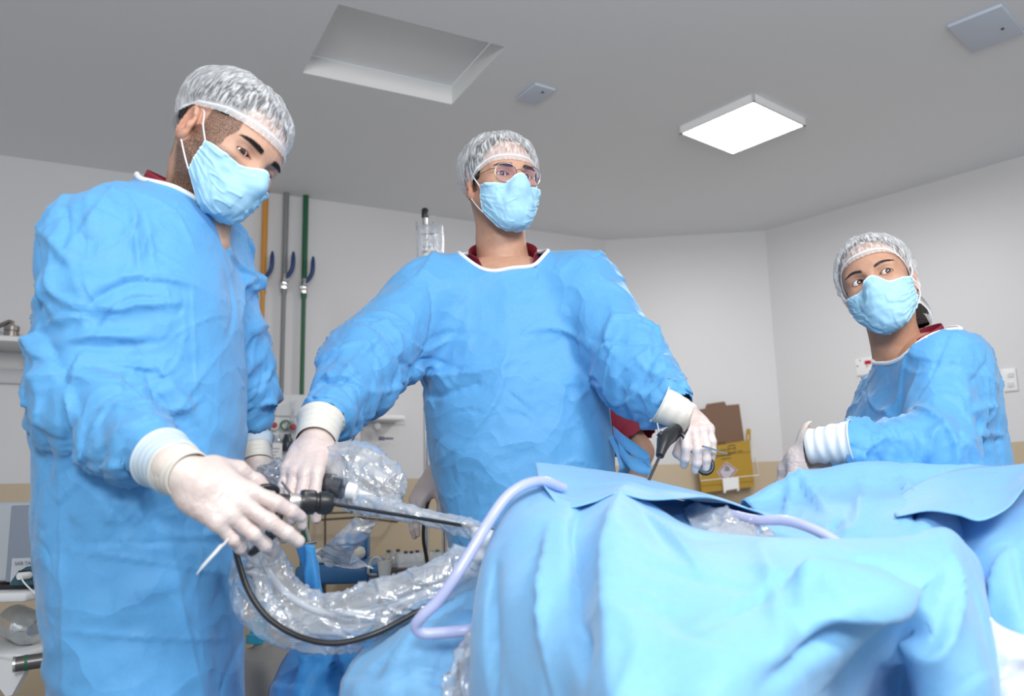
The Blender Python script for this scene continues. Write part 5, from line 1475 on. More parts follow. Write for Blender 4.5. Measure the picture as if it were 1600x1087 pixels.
dark = [
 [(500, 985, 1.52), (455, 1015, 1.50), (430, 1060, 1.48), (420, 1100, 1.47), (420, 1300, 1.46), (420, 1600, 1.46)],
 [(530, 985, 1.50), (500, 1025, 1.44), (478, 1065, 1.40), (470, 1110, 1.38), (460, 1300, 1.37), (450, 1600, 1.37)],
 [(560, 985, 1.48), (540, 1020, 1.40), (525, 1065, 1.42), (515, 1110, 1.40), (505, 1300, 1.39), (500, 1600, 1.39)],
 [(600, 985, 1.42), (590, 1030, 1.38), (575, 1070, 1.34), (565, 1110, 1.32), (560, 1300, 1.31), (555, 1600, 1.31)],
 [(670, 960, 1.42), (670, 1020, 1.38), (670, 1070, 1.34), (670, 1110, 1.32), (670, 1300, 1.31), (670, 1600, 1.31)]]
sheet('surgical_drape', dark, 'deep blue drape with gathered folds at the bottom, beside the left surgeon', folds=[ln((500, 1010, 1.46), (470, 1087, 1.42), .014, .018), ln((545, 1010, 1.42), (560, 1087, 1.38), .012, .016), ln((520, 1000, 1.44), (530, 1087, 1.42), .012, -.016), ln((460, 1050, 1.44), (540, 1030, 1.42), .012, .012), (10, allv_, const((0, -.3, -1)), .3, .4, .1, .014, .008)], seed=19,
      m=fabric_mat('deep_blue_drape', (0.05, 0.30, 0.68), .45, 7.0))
# ------------------------------------------------------------ wall fittings
GX, GY = np.array([1., 0, 0]), np.array([0, 0, 1.])
m_panel = mat('panel_enamel', (.70, .71, .72), .35)
m_blue = mat('trolley_blue', (.03, .13, .30), .4)
m_red = mat('red_plastic', (.42, .012, .02), .35)
m_green = mat('green_plastic', (.01, .16, .06), .4)
m_cream = mat('cream_plastic', (.70, .68, .60), .45)
def clear_mat(name, col=(.93, .95, .97), a=.22, rough=.06, diff=.06, bump=None):
    if name in MATS: return MATS[name]
    m = mat(name, col, rough); nt = m.node_tree; L = nt.links.new
    tr = nt.nodes.new('ShaderNodeBsdfTransparent'); tr.inputs[0].default_value = (*col, 1)
    gl = nt.nodes.new('ShaderNodeBsdfGlossy'); gl.inputs['Roughness'].default_value = rough; gl.inputs['Color'].default_value = (1, 1, 1, 1)
    df = nt.nodes.new('ShaderNodeBsdfDiffuse'); df.inputs['Color'].default_value = (.85, .9, .97, 1)
    lw = nt.nodes.new('ShaderNodeLayerWeight'); lw.inputs['Blend'].default_value = .35
    mr = nt.nodes.new('ShaderNodeMapRange'); mr.inputs['To Min'].default_value = a * .45; mr.inputs['To Max'].default_value = min(1, a * 3.2); L(lw.outputs['Facing'], mr.inputs['Value'])
    m1 = nt.nodes.new('ShaderNodeMixShader'); L(mr.outputs['Result'], m1.inputs[0]); L(tr.outputs[0], m1.inputs[1]); L(gl.outputs[0], m1.inputs[2])
    m2 = nt.nodes.new('ShaderNodeMixShader'); m2.inputs[0].default_value = diff; L(m1.outputs[0], m2.inputs[1]); L(df.outputs[0], m2.inputs[2])
    L(m2.outputs[0], nt.nodes['Material Output'].inputs['Surface'])
    if bump:
        tc = nt.nodes.new('ShaderNodeTexCoord'); n = nt.nodes.new('ShaderNodeTexNoise'); n.inputs['Scale'].default_value = bump; n.inputs['Detail'].default_value = 4; n.inputs['Distortion'].default_value = 1.2
        L(tc.outputs['Object'], n.inputs['Vector']); bp = nt.nodes.new('ShaderNodeBump'); bp.inputs['Strength'].default_value = .45; bp.inputs['Distance'].default_value = .012
        L(n.outputs['Fac'], bp.inputs['Height'])
        for s in (gl, df, lw): L(bp.outputs['Normal'], s.inputs['Normal'])
    return m
m_film = clear_mat('plastic_film', a=.30, rough=.16, diff=.20, bump=14)
m_clear = clear_mat('clear_plastic', a=.2, rough=.05, diff=.08)

def wbox(mb, wp, x0, y0, x1, y1, t, off=0, bev=.003):
    """box on a wall plane covering the photo rectangle, t thick; returns its frame"""
    A = wp.at(x0, y1, off + t); B = wp.at(x1, y1, off + t); C = wp.at((x0 + x1) / 2, y0, off + t); D = wp.at((x0 + x1) / 2, y1, off + t)
    w = abs((B - A) @ wp.t); h = C[2] - D[2]; c = (A + B) / 2; c = c - wp.n * (t / 2); c[2] = (C[2] + D[2]) / 2
    mb.box(c, (w, t, h), wp.R, bev=bev); return c, w, h

# gas outlet rail
t = thing('gas_outlet_panel', WL.at(480, 760, .01), 'pale gas outlet panel with a round gauge and red knobs, under the three pipes', 'gas panel')
m = MB(); c, w, h = wbox(m, WL, 404, 616, 542, 760, .05, bev=.008); m.build('panel', m_panel, t, smooth=True)
m = MB(); wbox(m, WL, 406, 650, 540, 651.5, .003, off=.05, bev=0); m.build('panel_seam', mat('seam_grey', (.3, .3, .3), .5), t)
gc = WL.at(421, 643, .085); m = MB(); m.lathe(gc - WL.n * .03, WL.n, [(0, 0), (.030, 0), (.032, .004), (.032, .026), (.029, .028), (.029, .024), (0, .024)], 32); gb = m.build('pressure_gauge', m_steel, t, smooth=True)
m = MB(); m.cyl(gc - WL.n * .006, gc - WL.n * .003, .0285, n=32); dl = m.build('dial', m_white, gb)
m = MB(); m.box(gc - WL.n * .001 + WL.t * -.002, (.0035, .001, .040), WL.R @ np.array([[cos(.12), 0, sin(.12)], [0, 1, 0], [-sin(.12), 0, cos(.12)]])); m.build('needle', m_blk, gb)
m = MB(); m.cyl(gc - WL.n * .02 + (0, 0, -.03), gc - WL.n * .02 + (0, 0, -.075), .009, n=12); m.build('gauge_stem', mat('brass_dark', (.10, .13, .10), .4, .6), t, smooth=True)
for (px, py, mm) in ((429, 664, m_red), (458, 667, m_red)):
    k = WL.at(px, py, .10); m = MB(); m.lathe(k - WL.n * .05, WL.n, [(0, 0), (.028, 0), (.030, .03), (.024, .045), (0, .045)], 20); o = m.build('outlet_body', m_clear if px > 440 else m_white, t, smooth=True)
    m = MB(); m.lathe(k - WL.n * .012, WL.n, [(0, 0), (.015, 0), (.016, .012), (.012, .02), (0, .02)], 20); m.build('knob', mm, t, smooth=True)
k = WL.at(446, 664, .09); a = MB(); a.tube([k + .024 * (cos(q) * WL.t + sin(q) * GY) for q in np.linspace(0, 2 * pi, 25)[:-1]], .005, 8, closed=True); a.build('ring_handle', m_green, t, smooth=True)
f0 = WL.at(457, 658, .09); m = MB(); m.lathe(f0, GY, [(0, 0), (.014, 0), (.014, .09), (.016, .10), (.016, .112), (0, .112)], 18); m.build('flow_tube', m_clear, t, smooth=True)
m = MB(); m.cyl(f0, f0 + (0, 0, .06), .004, n=8); m.build('flow_scale', mat('scale_grey', (.35, .35, .37), .4), t)
for (px, cc) in ((431, m_clear), (449, mat('dark_bottle', (.03, .045, .06), .25))):
    k = WL.at(px, 705, .09); m = MB(); m.lathe(k, GY, [(0, 0), (.024, 0), (.027, .01), (.027, .06), (.018, .075), (.018, .09), (0, .09)], 20); m.build('humidifier_jar', cc, t, smooth=True)
m = MB(); wbox(m, WL, 418, 692, 440, 735, .002, off=.125, bev=0); pl = m.build('notice_card', m_white, t)
for i in range(6):
    m = MB(); wbox(m, WL, 421, 700 + i * 5, 437 - (i % 3) * 3, 701.3 + i * 5, .001, off=.127, bev=0); m.build('print_line', mat('grey_ink', (.25, .22, .3), .6), pl)
# wall dispenser
t = thing('wall_dispenser', WL.at(595, 714, .05), 'white rounded wall box with a dark blue logo, right of the gas panel', 'dispenser')
D0 = WL.at(585, 714, .14); D1 = WL.at(585, 655, .14); wv = abs((WL.at(620, 690, .14) - WL.at(550, 690, .14)) @ WL.t); hh_ = D1[2] - D0[2]; cx = WL.at(585, 690, .0)
prof = [(0, hh_), (.13, hh_), (.145, hh_ * .97), (.15, hh_ * .5), (.14, hh_ * .15), (.11, 0.01), (.08, 0), (0, 0)]
m = MB(); base = np.array([cx[0], cx[1], D0[2]]) - WL.t * wv / 2
m.prism([(q[0], q[1]) for q in prof][::-1], base, WL.n, GY, wv); b = m.build('housing', m_panel, t)
m = MB(); m.box(base + WL.t * wv / 2 + WL.n * .075 + GY * (hh_ + .012), (wv + .006, .155, .03), WL.R, bev=.01); m.build('lid', m_white, t, smooth=True)
m = MB(); m.box(base + WL.t * wv / 2 + WL.n * .148 + GY * hh_ * .86, (wv, .004, .003), WL.R); m.build('lid_seam', mat('seam_grey', (.3, .3, .3), .5), t)
kp = WL.at(588, 667, .17); m = MB(); m.lathe(kp - WL.n * .03, WL.n, [(0, 0), (.012, 0), (.013, .03), (.020, .035), (.021, .05), (.015, .057), (0, .057)], 20); m.build('push_knob', mat('grey_knob', (.5, .52, .54), .4), t, smooth=True)
lp = WL.at(592, 687.5, .153); m = MB(); m.box(lp + WL.t * .016 + GY * .009, (.034, .002, .019), WL.R); lg = m.build('logo_block', mat('logo_navy', (.004, .012, .07), .4), t)
text_mesh('logo_text', 'SUPRI', .012, lp + WL.n * .0015 + GY * .0055 + WL.t * .0, WL.t, GY, mat('logo_pale', (.45, .5, .6), .5), lg)
text_mesh('logo_text', 'MEDIX', .016, lp + WL.t * .035 + GY * .004, WL.t, GY, mat('logo_navy', (.004, .012, .07), .4), lg, bold=.0008)
# red power outlet with plug and cord
t = thing('power_outlet', WL.at(551, 678, .02), 'red power socket with a black plug, at the left edge of the dispenser', 'socket')
m = MB(); wbox(m, WL, 547, 659, 557, 678, .02, off=.17, bev=.003); m.build('socket_plate', m_red, t, smooth=True)
m = MB(); wbox(m, WL, 547.5, 660, 556, 677, .17, off=.0, bev=.003); m.build('socket_box', m_panel, t, smooth=True)
k = WL.at(553, 666, .22); m = MB(); m.lathe(k - WL.n * .03, WL.n, [(0, 0), (.014, 0), (.015, .02), (.010, .035), (0, .035)], 14)
m.tube(spline([k, k + WL.n * .02 + (0, 0, -.01), WL.at(556, 675, .22), WL.at(549, 692, .20), WL.at(543, 712, .12), WL.at(540, 760, .04)], 24), .0045, 8); m.build('plug_and_cord', m_blk, t, smooth=True)
m = thing('wall_cable', WL.at(527, 760, .06), 'black cord hanging down the wall left of the red socket', 'cord')
c_ = MB(); c_.tube(spline([WL.at(527, 670, .07), WL.at(528, 700, .06), WL.at(526, 740, .06), WL.at(510, 790, .05), WL.at(508, 845, .05), WL.at(508, 960, .05), WL.at(508, 1020, .05)], 30), .005, 8); c_.build('cord', m_blk, m, smooth=True)

# IV pole and bag
ip = W(664, 330, 3.3)
t = thing('iv_pole', (ip[0], ip[1], 0), 'chrome drip stand with a black top cap, behind the middle surgeon', 'drip stand')
m = MB(); m.cyl((ip[0], ip[1], .08), (ip[0], ip[1], ip[2] - .01), .011, n=16); m.build('pole', m_steel, t, smooth=True)
m = MB(); m.lathe((ip[0], ip[1], ip[2] - .03), GY, [(.013, 0), (.0145, .004), (.0145, .036), (.010, .042), (0, .042)], 16); m.build('end_cap', m_blk, t, smooth=True)
for sx in (-1, 1):
    m = MB(); b0 = np.array([ip[0], ip[1], ip[2] - .085]); m.tube(spline([b0, b0 + (sx * .015, 0, -.004), b0 + (sx * .028, 0, -.006), b0 + (sx * .034, 0, .012), b0 + (sx * .035, 0, .04)], 14), .0032, 8); m.build('hook', m_steel, t, smooth=True)
for k in range(5):
    m = MB(); a = 2 * pi * k / 5 + .3; e = np.array((cos(a) * .24, sin(a) * .24, .05)); m.cyl((ip[0], ip[1], .10), (ip[0] + e[0], ip[1] + e[1], .06), .012, n=10); lg = m.build('leg', m_steel, t, smooth=True)
    m = MB(); m.cyl((ip[0] + e[0], ip[1] + e[1] - .01, .03), (ip[0] + e[0], ip[1] + e[1] + .01, .03), .03, n=16); m.build('caster', m_blk, lg)
t = thing('drip_bag', W(671, 430, 3.27), 'clear fluid bag with faint print hanging on the drip stand', 'drip bag')
bw, bh = .056, .105; bc = W(671, 388, 3.27); bc[0] += .004; V = []; nu, nv = 28, 40
for i in range(nu):
    for j in range(nv):
        a = 2 * pi * i / nu; s = j / (nv - 1) * 2 - 1; e = (1 - abs(s) ** 4) ** .5
        x = bw * np.sign(cos(a)) * abs(cos(a)) ** .5 * (.9 + .1 * e); y = .020 * sin(a) * max(.06, e) ; V.append(bc + np.array((x, y, s * bh)))
V = np.array(V); F = grid_faces(nu, nv, True); V += normals(V, F) * (.0015 * vnoise(V, 40, 3))[:, None]
meshobj('bag_film', V, F, clear_mat('bag_film', (.88, .89, .90), .35, .08, .28, 45), t)
for i, (y_, l_) in enumerate(((.055, .06), (.03, .03), (.0, .05), (-.02, .07), (-.045, .06), (-.065, .05))):
    for q in range(int(l_ / .008)):
        m = MB(); m.box(bc + np.array((-l_ / 2 + q * .008 + .004 * (i % 2), -.022, y_)), (.005 if (q + i) % 3 else .003, .0005, .0035 if i else .006)); m.build('print_mark', mat('bag_ink', (.06, .06, .06), .6), t)
m = MB(); m.lathe(bc + (.0, 0, -bh - .03), GY, [(0, 0), (.010, 0), (.012, .012), (.012, .03), (.006, .034), (0, .034)], 14); m.build('bag_port', mat('port_cream', (.8, .72, .66), .5), t, smooth=True)
m = MB(); m.tube([bc + (0, 0, bh - .002), bc + (.005, .005, bh + .03), bc + (.022, .02, bh + .045)], .0025, 6); m.build('hanger_loop', m_clear, t, smooth=True)

# sharps container in its wire holder on the back wall
def wpt(x, y, o=0): return WB.at(x, y, o)
t = thing('sharps_box', wpt(1138, 762, .1), 'open yellow cardboard sharps box with a brown lid flap and biohazard label', 'sharps box')
m_yel = mat('yellow_card', (.42, .25, .015), .6, bump=(300, .1, 2)); m_brn = mat('brown_card', (.20, .115, .075), .75, bump=(300, .1, 2))
def slab(px, off, th, mm, name, par):
    P = [wpt(x, y, off) for x, y in px]; n = len(P); Q = [p - WB.n * th for p in P]
    mb = MB(); mb.add(P + Q, [tuple(range(n)), tuple(reversed(range(n, 2 * n)))] + [(i, n + i, n + (i + 1) % n, (i + 1) % n) for i in range(n)]); return mb.build(name, mm, par)
bx = slab([(1088, 700), (1171, 687), (1179, 760), (1097, 770)], .16, .14, m_yel, 'carton', t)
slab([(1090, 640), (1102, 638), (1104, 631), (1132, 627), (1135, 633), (1155, 631), (1163, 688), (1088, 699)], .05, .004, m_brn, 'lid_flap', t)
slab([(1166, 671), (1169, 669), (1173, 671), (1173, 688), (1170, 688), (1170, 679), (1168, 679), (1168, 688), (1165, 688)], .08, .004, m_yel, 'side_tab', t)
lb = slab([(1120.5, 737), (1135, 721), (1153, 734), (1140, 750), (1128, 748)], .162, .0015, mat('label_pink', (.60, .45, .48), .6), 'hazard_label', t)
slab([(1122.5, 736.5), (1135.3, 723), (1151, 734), (1139, 748), (1129, 747)], .1632, .001, mat('label_ink', (.10, .03, .08), .6), 'label_border', lb)
slab([(1124, 736.5), (1135.5, 724.5), (1149.5, 734), (1138.5, 746.5), (1130, 746)], .1642, .001, mat('label_white', (.55, .50, .56), .6), 'label_field', lb)
bcx = wpt(1136, 732, .1655)
for k in range(3):
    a = pi / 2 + 2 * pi * k / 3; mb = MB(); cc = bcx + .0085 * (cos(a) * WB.t + sin(a) * GY)
    mb.tube([cc + .0075 * (cos(q) * WB.t + sin(q) * GY) for q in np.linspace(a - 2.5, a + 2.5, 14)], .0018, 5); mb.build('biohazard_arc', m_blk, lb)
mb = MB(); mb.tube([bcx + .0055 * (cos(q) * WB.t + sin(q) * GY) for q in np.linspace(0, 2 * pi, 15)[:-1]], .0013, 5, closed=True); mb.build('biohazard_ring', m_blk, lb)
ink = mat('carton_ink', (.05, .035, .01), .6)
for i, (a, b, c_, d_) in enumerate(((1120, 692.5, 1133, 690.8), (1120, 695, 1134, 693.3), (1115, 706, 1136, 703), (1138, 697, 1148, 695.4), (1138, 702, 1148, 700.4), (1138, 708, 1148.5, 706.6), (1152, 706, 1160, 704.8), (1117, 714, 1143, 710.5), (1127, 718, 1142, 715.8))):
    slab([(a, b - 1.3), (c_, d_ - 1.3), (c_, d_), (a, b)], .1615, .001, ink, 'print_line', bx)
for (a, b) in ((1137.5, 697), (1148, 695.5)): slab([(a, b), (a + .9, b), (a + 1.2, b + 12), (a + .3, b + 12)], .1615, .001, ink, 'print_line', bx)
slab([(1090, 713.6), (1173, 705.2), (1173, 705.8), (1090, 714.2)], .1612, .0006, ink, 'fold_line', bx)
t = thing('wire_holder', wpt(1140, 766, .1), 'white wire wall holder carrying the yellow sharps box', 'holder')
mb = MB(); mb.tube([wpt(1091, 724, .02), wpt(1091, 724, .18), wpt(1095, 751, .19), wpt(1186, 742, .19), wpt(1180, 714, .18), wpt(1180, 714, .02)], .0028, 8); mb.build('wire_frame', m_white, t, smooth=True)
slab([(1129, 747), (1154, 744.5), (1155, 766), (1152, 767), (1152, 763), (1134, 766), (1134, 770), (1131, 770)], .20, .006, m_white, 'bracket_plate', t)
slab([(1128, 746), (1156, 744), (1157, 764), (1130, 768)], .02, .02, m_white, 'wall_mount', t)

# fittings on the right wall
t = thing('alarm_plate', WR.at(1360, 585, .01), 'wall plate with a small red indicator, just left of the person at the right', 'wall plate')
m = MB(); wbox(m, WR, 1338, 557, 1392, 584, .012, bev=.003); m.build('cover_plate', m_white, t, smooth=True)
m = MB(); wbox(m, WR, 1351, 563, 1361, 568.5, .004, off=.012, bev=0); m.build('red_indicator', mat('red_led', (.5, .0, .01), .3), t)
for px, py in ((1344, 563), (1340, 572), (1355, 572)):
    m = MB(); k = WR.at(px, py, .012); m.cyl(k, k + WR.n * .003, .004, n=10); m.build('screw', mat('dark_screw', (.05, .05, .05), .5), t)
t = thing('light_switch', WR.at(1579, 612, .01), 'white double rocker switch on the wall right of the standing person at the right', 'switch')
m = MB(); wbox(m, WR, 1567, 575, 1591, 611, .010, bev=.004); m.build('switch_plate', m_white, t, smooth=True)
for y in (582, 597):
    m = MB(); wbox(m, WR, 1574.5, y, 1584, y + 7, .005, off=.010, bev=.001); m.build('rocker', mat('rocker_white', (.68, .68, .68), .3), t)

# ------------------------------------------------------------ left side equipment
S0 = W(20, 535, 2.9)
WLs = WL
t = thing('wall_shelf', W(10, 600, 3.0), 'white wall shelf with brackets at the left edge of the photo', 'shelf')
def lbox(mb, c, size, bev=.0): mb.box(c, size, WL.R, bev=bev)
sc_ = WL.at(-30, 560, .15); m = MB(); lbox(m, np.array([*sc_[:2], W(20, 534, sc_[1])[2]]), (.62, .30, .025), .004); m.build('shelf_board', m_white, t, smooth=True)
sz = W(20, 534, sc_[1])[2]
for q in (-.02, .22):
    m = MB(); b = sc_ - WL.n * .15 + WL.t * q; m.prism([(0, 0), (.24, 0), (.24, -.02), (.02, -.12), (0, -.12)], (b[0], b[1], sz - .0125), WL.n, GY, .012); m.build('bracket', mat('bracket_grey', (.55, .56, .58), .4), t)
m = MB(); k = sc_ - WL.n * .14; lbox(m, np.array([k[0], k[1], sz - .13]), (.62, .02, .07), .003); m.build('wall_rail', mat('bracket_grey', (.55, .56, .58), .4), t, smooth=True)
t = thing('clamp_valve', W(17, 530, 2.75), 'small brushed metal clamp standing on the white wall shelf', 'clamp')
k = WL.at(17, 531, .18); k[2] = sz + .0125; m_ni = mat('brushed_nickel', (.30, .27, .25), .35, .9)
m = MB(); m.lathe(k, GY, [(0, 0), (.036, 0), (.036, .006), (.032, .010), (.032, .035), (.026, .037), (.026, .042), (.032, .044), (.032, .062), (.028, .066), (0, .066)], 28); m.build('clamp_body', m_ni, t, smooth=True)
m = MB(); m.tube([k + (0, 0, .062), k + (.0, 0, .085), k + (-.012, 0, .088), k + (-.09, 0, .055)], [.008, .009, .010, .012], 12); m.build('clamp_arm', m_ni, t, smooth=True)
# patient monitor on its cart
c0_ = W(10, 922, 2.1)
t = thing('monitor_cart', (c0_[0] - .12, c0_[1] + .05, 0), 'white equipment cart with shelves at the lower left edge', 'cart')
cx_, cy_ = c0_[0] - .10, c0_[1] + .06
for z in (W(20, 921, 2.0)[2] - .014, W(20, 1024, 2.0)[2]):
    m = MB(); m.box((cx_, cy_, z), (.46, .40, .022), bev=.008); m.build('cart_shelf', m_white, t, smooth=True)
zt = W(20, 921, 2.0)[2] - .014
for sx in (-1, 1):
    for sy in ((-1, 1) if sx < 0 else (1,)):
        m = MB(); m.cyl((cx_ + sx * .205, cy_ + sy * .18, .04), (cx_ + sx * .205, cy_ + sy * .18, zt), .012, n=12); m.build('leg', mat('grey_leg', (.25, .25, .26), .4), t, smooth=True)
        m = MB(); m.cyl((cx_ + sx * .205 - .01, cy_ + sy * .18, .03), (cx_ + sx * .205 + .01, cy_ + sy * .18, .03), .03, n=16); m.build('caster', m_blk, t)
t = thing('patient_monitor', (cx_, cy_, zt + .011), 'grey equipment box with a teal front panel and white connector, on the left cart', 'monitor')
m_gy = mat('case_grey', (.26, .30, .36), .45); m_lt = mat('case_light', (.50, .52, .55), .45)
fy = cy_ - .15; top = W(30, 782, fy)[2]; bot = zt + .011
xl, xr = W(2, 850, fy)[0], W(64, 850, fy)[0]
m = MB(); m.box(((xl + xr) / 2 - .02, cy_ + .02, (top + bot) / 2 + .008), (xr - xl + .12, .30, top - bot - .02), bev=.014); m.build('case', m_lt, t, smooth=True)
m = MB(); m.box(((xl + xr) / 2 + .002, fy + .015, (top + bot) / 2 + .004), (xr - xl - .02, .02, top - bot - .03), bev=.004); m.build('front_fascia', m_gy, t, smooth=True)
m = MB(); m.box(((xl + xr) / 2 - .02, cy_ + .02, bot + .006), (xr - xl + .12, .29, .012)); m.build('base_foot', m_blk, t)
pz0, pz1 = W(20, 914, fy)[2], W(20, 872, fy)[2]; px0, px1 = W(17, 890, fy)[0], W(62, 890, fy)[0]
m = MB(); m.box(((px0 + px1) / 2, fy + .003, (pz0 + pz1) / 2), (px1 - px0, .004, pz1 - pz0)); pn = m.build('connector_panel', mat('panel_white', (.55, .57, .60), .4), t)
cur = [(0, 0), (px1 - px0, 0), (px1 - px0, (pz1 - pz0) * .72), ((px1 - px0) * .55, (pz1 - pz0) * .68), ((px1 - px0) * .25, (pz1 - pz0) * .48), ((px1 - px0) * .05, (pz1 - pz0) * .15)]
m = MB(); m.prism(cur, (px0, fy + .0008, pz0), (1, 0, 0), GY, .002); m.build('teal_area', mat('panel_teal', (.025, .09, .12), .4), t)
text_mesh('printed_text', 'SAR·TAB', .012, (px0 + .008, fy - .0012, pz1 - .016), (1, 0, 0), GY, mat('grey_print', (.18, .22, .26), .5), pn)
k = W(44, 898, fy); m = MB(); m.box((k[0], fy - .002, k[2]), (.045, .005, .022), bev=.002); m.build('port', m_blk, t)
m = MB(); m.cyl((k[0] - .004, fy - .03, k[2]), (k[0] + .006, fy, k[2]), .0085, n=14); m.tube(spline([(k[0], fy - .028, k[2]), (k[0] + .02, fy - .05, k[2] - .012), (k[0] + .05, fy - .05, k[2] - .04)], 10), .002, 6); m.build('connector_plug', m_white, t, smooth=True)
zs = W(20, 1024, 2.0)[2] + .011
t = thing('water_bottle', (cx_ + .11, cy_ - .1, zs), 'clear ribbed plastic bottle with a blue cap lying on the lower cart shelf', 'bottle')
A = np.array((W(22, 960, 2.2)[0], cy_ + .04, zs + .042)); Bq = np.array((W(50, 1010, 2.03)[0], cy_ - .13, zs + .040)); ax = Bq - A; Lb = np.linalg.norm(ax)
m = MB(); m.lathe(A, ax, [(0, 0), (.030, 0), (.038, .012 )] + [(.040 + .0018 * sin(q * 1.7), .02 + q * .0075) for q in range(int((Lb - .06) / .0075))] + [(.036, Lb - .035), (.018, Lb - .014), (.014, Lb - .010), (.014, Lb)], 28); m.build('bottle_body', clear_mat('bottle_clear', (.72, .78, .80), .45, .05, .10), t, smooth=True)
m = MB(); m.lathe(A + ax * (1 - .004 / Lb), ax, [(0, 0), (.0175, 0), (.0175, .016), (.015, .018), (0, .018)], 24); m.build('cap', mat('cap_blue', (.003, .012, .22), .35), t, smooth=True)
t = thing('steel_cylinder', W(50, 1040, 1.9), 'short grey metal cylinder with a green band, below the plastic bottle', 'cylinder')
A = W(22, 1038, 1.90); Bq = W(95, 1027, 1.94); m = MB(); ax = nrm(Bq - A); m.lathe(A, ax, [(0, 0), (.012, 0), (.016, .003), (.0165, .12), (0, .12)], 24); m.build('barrel', mat('gunmetal', (.16, .15, .15), .35, .7), t, smooth=True)
m = MB(); m.lathe(A + ax * .020, ax, [(.0166, 0), (.0169, 0), (.0169, .006), (.0166, .006)], 24); m.build('green_band', m_green, t)
m = MB(); m.lathe(A - ax * .002, ax, [(.013, 0), (.0168, 0), (.0168, .005), (.013, .005)], 24); m.build('end_ring', m_steel, t, smooth=True)
t = thing('cylinder_bracket', W(8, 1062, 1.92), 'white angled bracket arm holding the grey metal cylinder', 'bracket')
m = MB(); m.prism([(-.16, .045), (-.04, .02), (.035, .004), (.045, -.012), (.020, -.062), (.006, -.064), (-.01, -.045), (-.16, -.01)], W(8, 1040, 1.925), (1, 0, 0), GY, -.02); m.build('bracket_arm', m_white, t)
m = MB(); q = W(8, 1040, 1.935); m.cyl((q[0] - .12, q[1] + .02, 0), (q[0] - .12, q[1] + .02, q[2] + .04), .015, n=14); m.build('post', m_white, t, smooth=True)

# ------------------------------------------------------------ equipment between the two surgeons
t = thing('instrument_trolley', W(520, 1000, 2.25) * (1, 1, 0), 'blue topped trolley between the left and middle surgeons', 'trolley')
a = W(462, 900, 2.25); b = W(578, 900, 2.25); zt_ = W(520, 884, 2.2)[2]
m = MB(); m.box(((a[0] + b[0]) / 2, 2.38, zt_ - .025), (b[0] - a[0], .30, .05), bev=.014); m.build('tray', m_blue, t, smooth=True)
m = MB(); m.cyl((b[0] + .002, 2.27, zt_ - .02), (b[0] + .025, 2.27, zt_ - .02), .016, n=16); m.build('side_knob', mat('knob_blue', (.05, .20, .42), .35), t, smooth=True)
for q in (-.07, .06):
    m = MB(); m.cyl(((a[0] + b[0]) / 2 + q, 2.38, .03), ((a[0] + b[0]) / 2 + q, 2.38, zt_ - .05), .018, n=14); m.build('support_post', mat('dark_post', (.05, .055, .06), .4, .5), t, smooth=True)
m = MB(); m.box(((a[0] + b[0]) / 2, 2.38, .03), (.3, .3, .05), bev=.01); m.build('base', mat('dark_post', (.05, .055, .06), .4, .5), t)
t = thing('gel_pad', W(525, 884, 2.2), 'cream padded cushion lying on the blue trolley', 'pad')
q = W(520, 878, 2.28); m = MB(); m.box((q[0], 2.34, zt_ + .019), (.13, .17, .038), bev=.017); m.build('cushion', m_cream, t, smooth=True)
t = thing('blue_bracket', W(560, 860, 2.5), 'small blue block behind the cream pad on the trolley', 'block')
q = W(556, 866, 2.45); m = MB(); m.box((q[0], 2.47, zt_ + .035), (.07, .06, .07), bev=.012); m.build('block', mat('knob_blue', (.05, .20, .42), .35), t, smooth=True)
t = thing('paper_cup', W(600, 905, 2.2), 'white tapered cup beside the blue trolley', 'cup')
q = W(601, 902, 2.2); m = MB(); m.lathe(q - (0, 0, .02), GY, [(0, 0), (.013, 0), (.019, .062), (.017, .062), (.012, .004), (0, .004)], 24); m.build('cup_wall', m_cream, t, smooth=True)
m = MB(); e = np.array((b[0] + .02, 2.27, zt_ - .03)); m.tube(spline([q + (-.005, 0, .03), q + (-.015, 0, .05), q + (-.035, .01, .045), q + (-.045, .02, .01), e], 16), .0035, 8); m.build('holder_hoop', m_cream, t, smooth=True)
t = thing('white_canister', W(487, 940, 2.1), 'white round container below the edge of the blue trolley', 'canister')
q = W(487, 935, 2.12); m = MB(); m.lathe((q[0], q[1], 0), GY, [(0, 0), (.025, 0), (.028, .01), (.028, q[2]), (.022, q[2] + .02), (0, q[2] + .02)], 24); m.build('canister_body', m_cream, t, smooth=True)
# counter with supplies against the wall
cq = W(650, 884, 3.5)
t = thing('supply_counter', (cq[0], cq[1], 0), 'dark low counter against the beige wall behind the instruments', 'counter')
m = MB(); ctr = WL.at(655, 890, .25); zc = W(650, 884, ctr[1] - .1)[2]; m.box((ctr[0], ctr[1], zc - .015), (.62, .42, .03), WL.R, bev=.004); m.build('counter_top', mat('dark_counter', (.035, .03, .028), .5), t, smooth=True)
m = MB(); m.box((ctr[0], ctr[1], zc / 2 - .015), (.58, .38, zc - .03), WL.R); m.build('cabinet_body', mat('dark_cabinet', (.06, .05, .045), .6), t)
t = thing('supply_bin', (ctr[0], ctr[1], zc), 'clear plastic bin standing on the dark counter', 'bin')
m = MB(); bb = WL.at(650, 868, .32); bb[2] = zc + .035
for off, sz_ in (((0, -.09, 0), (.26, .003, .07)), ((0, .09, 0), (.26, .003, .07)), ((-.13, 0, 0), (.003, .18, .07)), ((.13, 0, 0), (.003, .18, .07)), ((0, 0, -.034), (.26, .18, .003))): m.box(bb + WL.R @ np.array(off), sz_, WL.R)
m.build('bin_wall', m_clear, t)
vi = 0
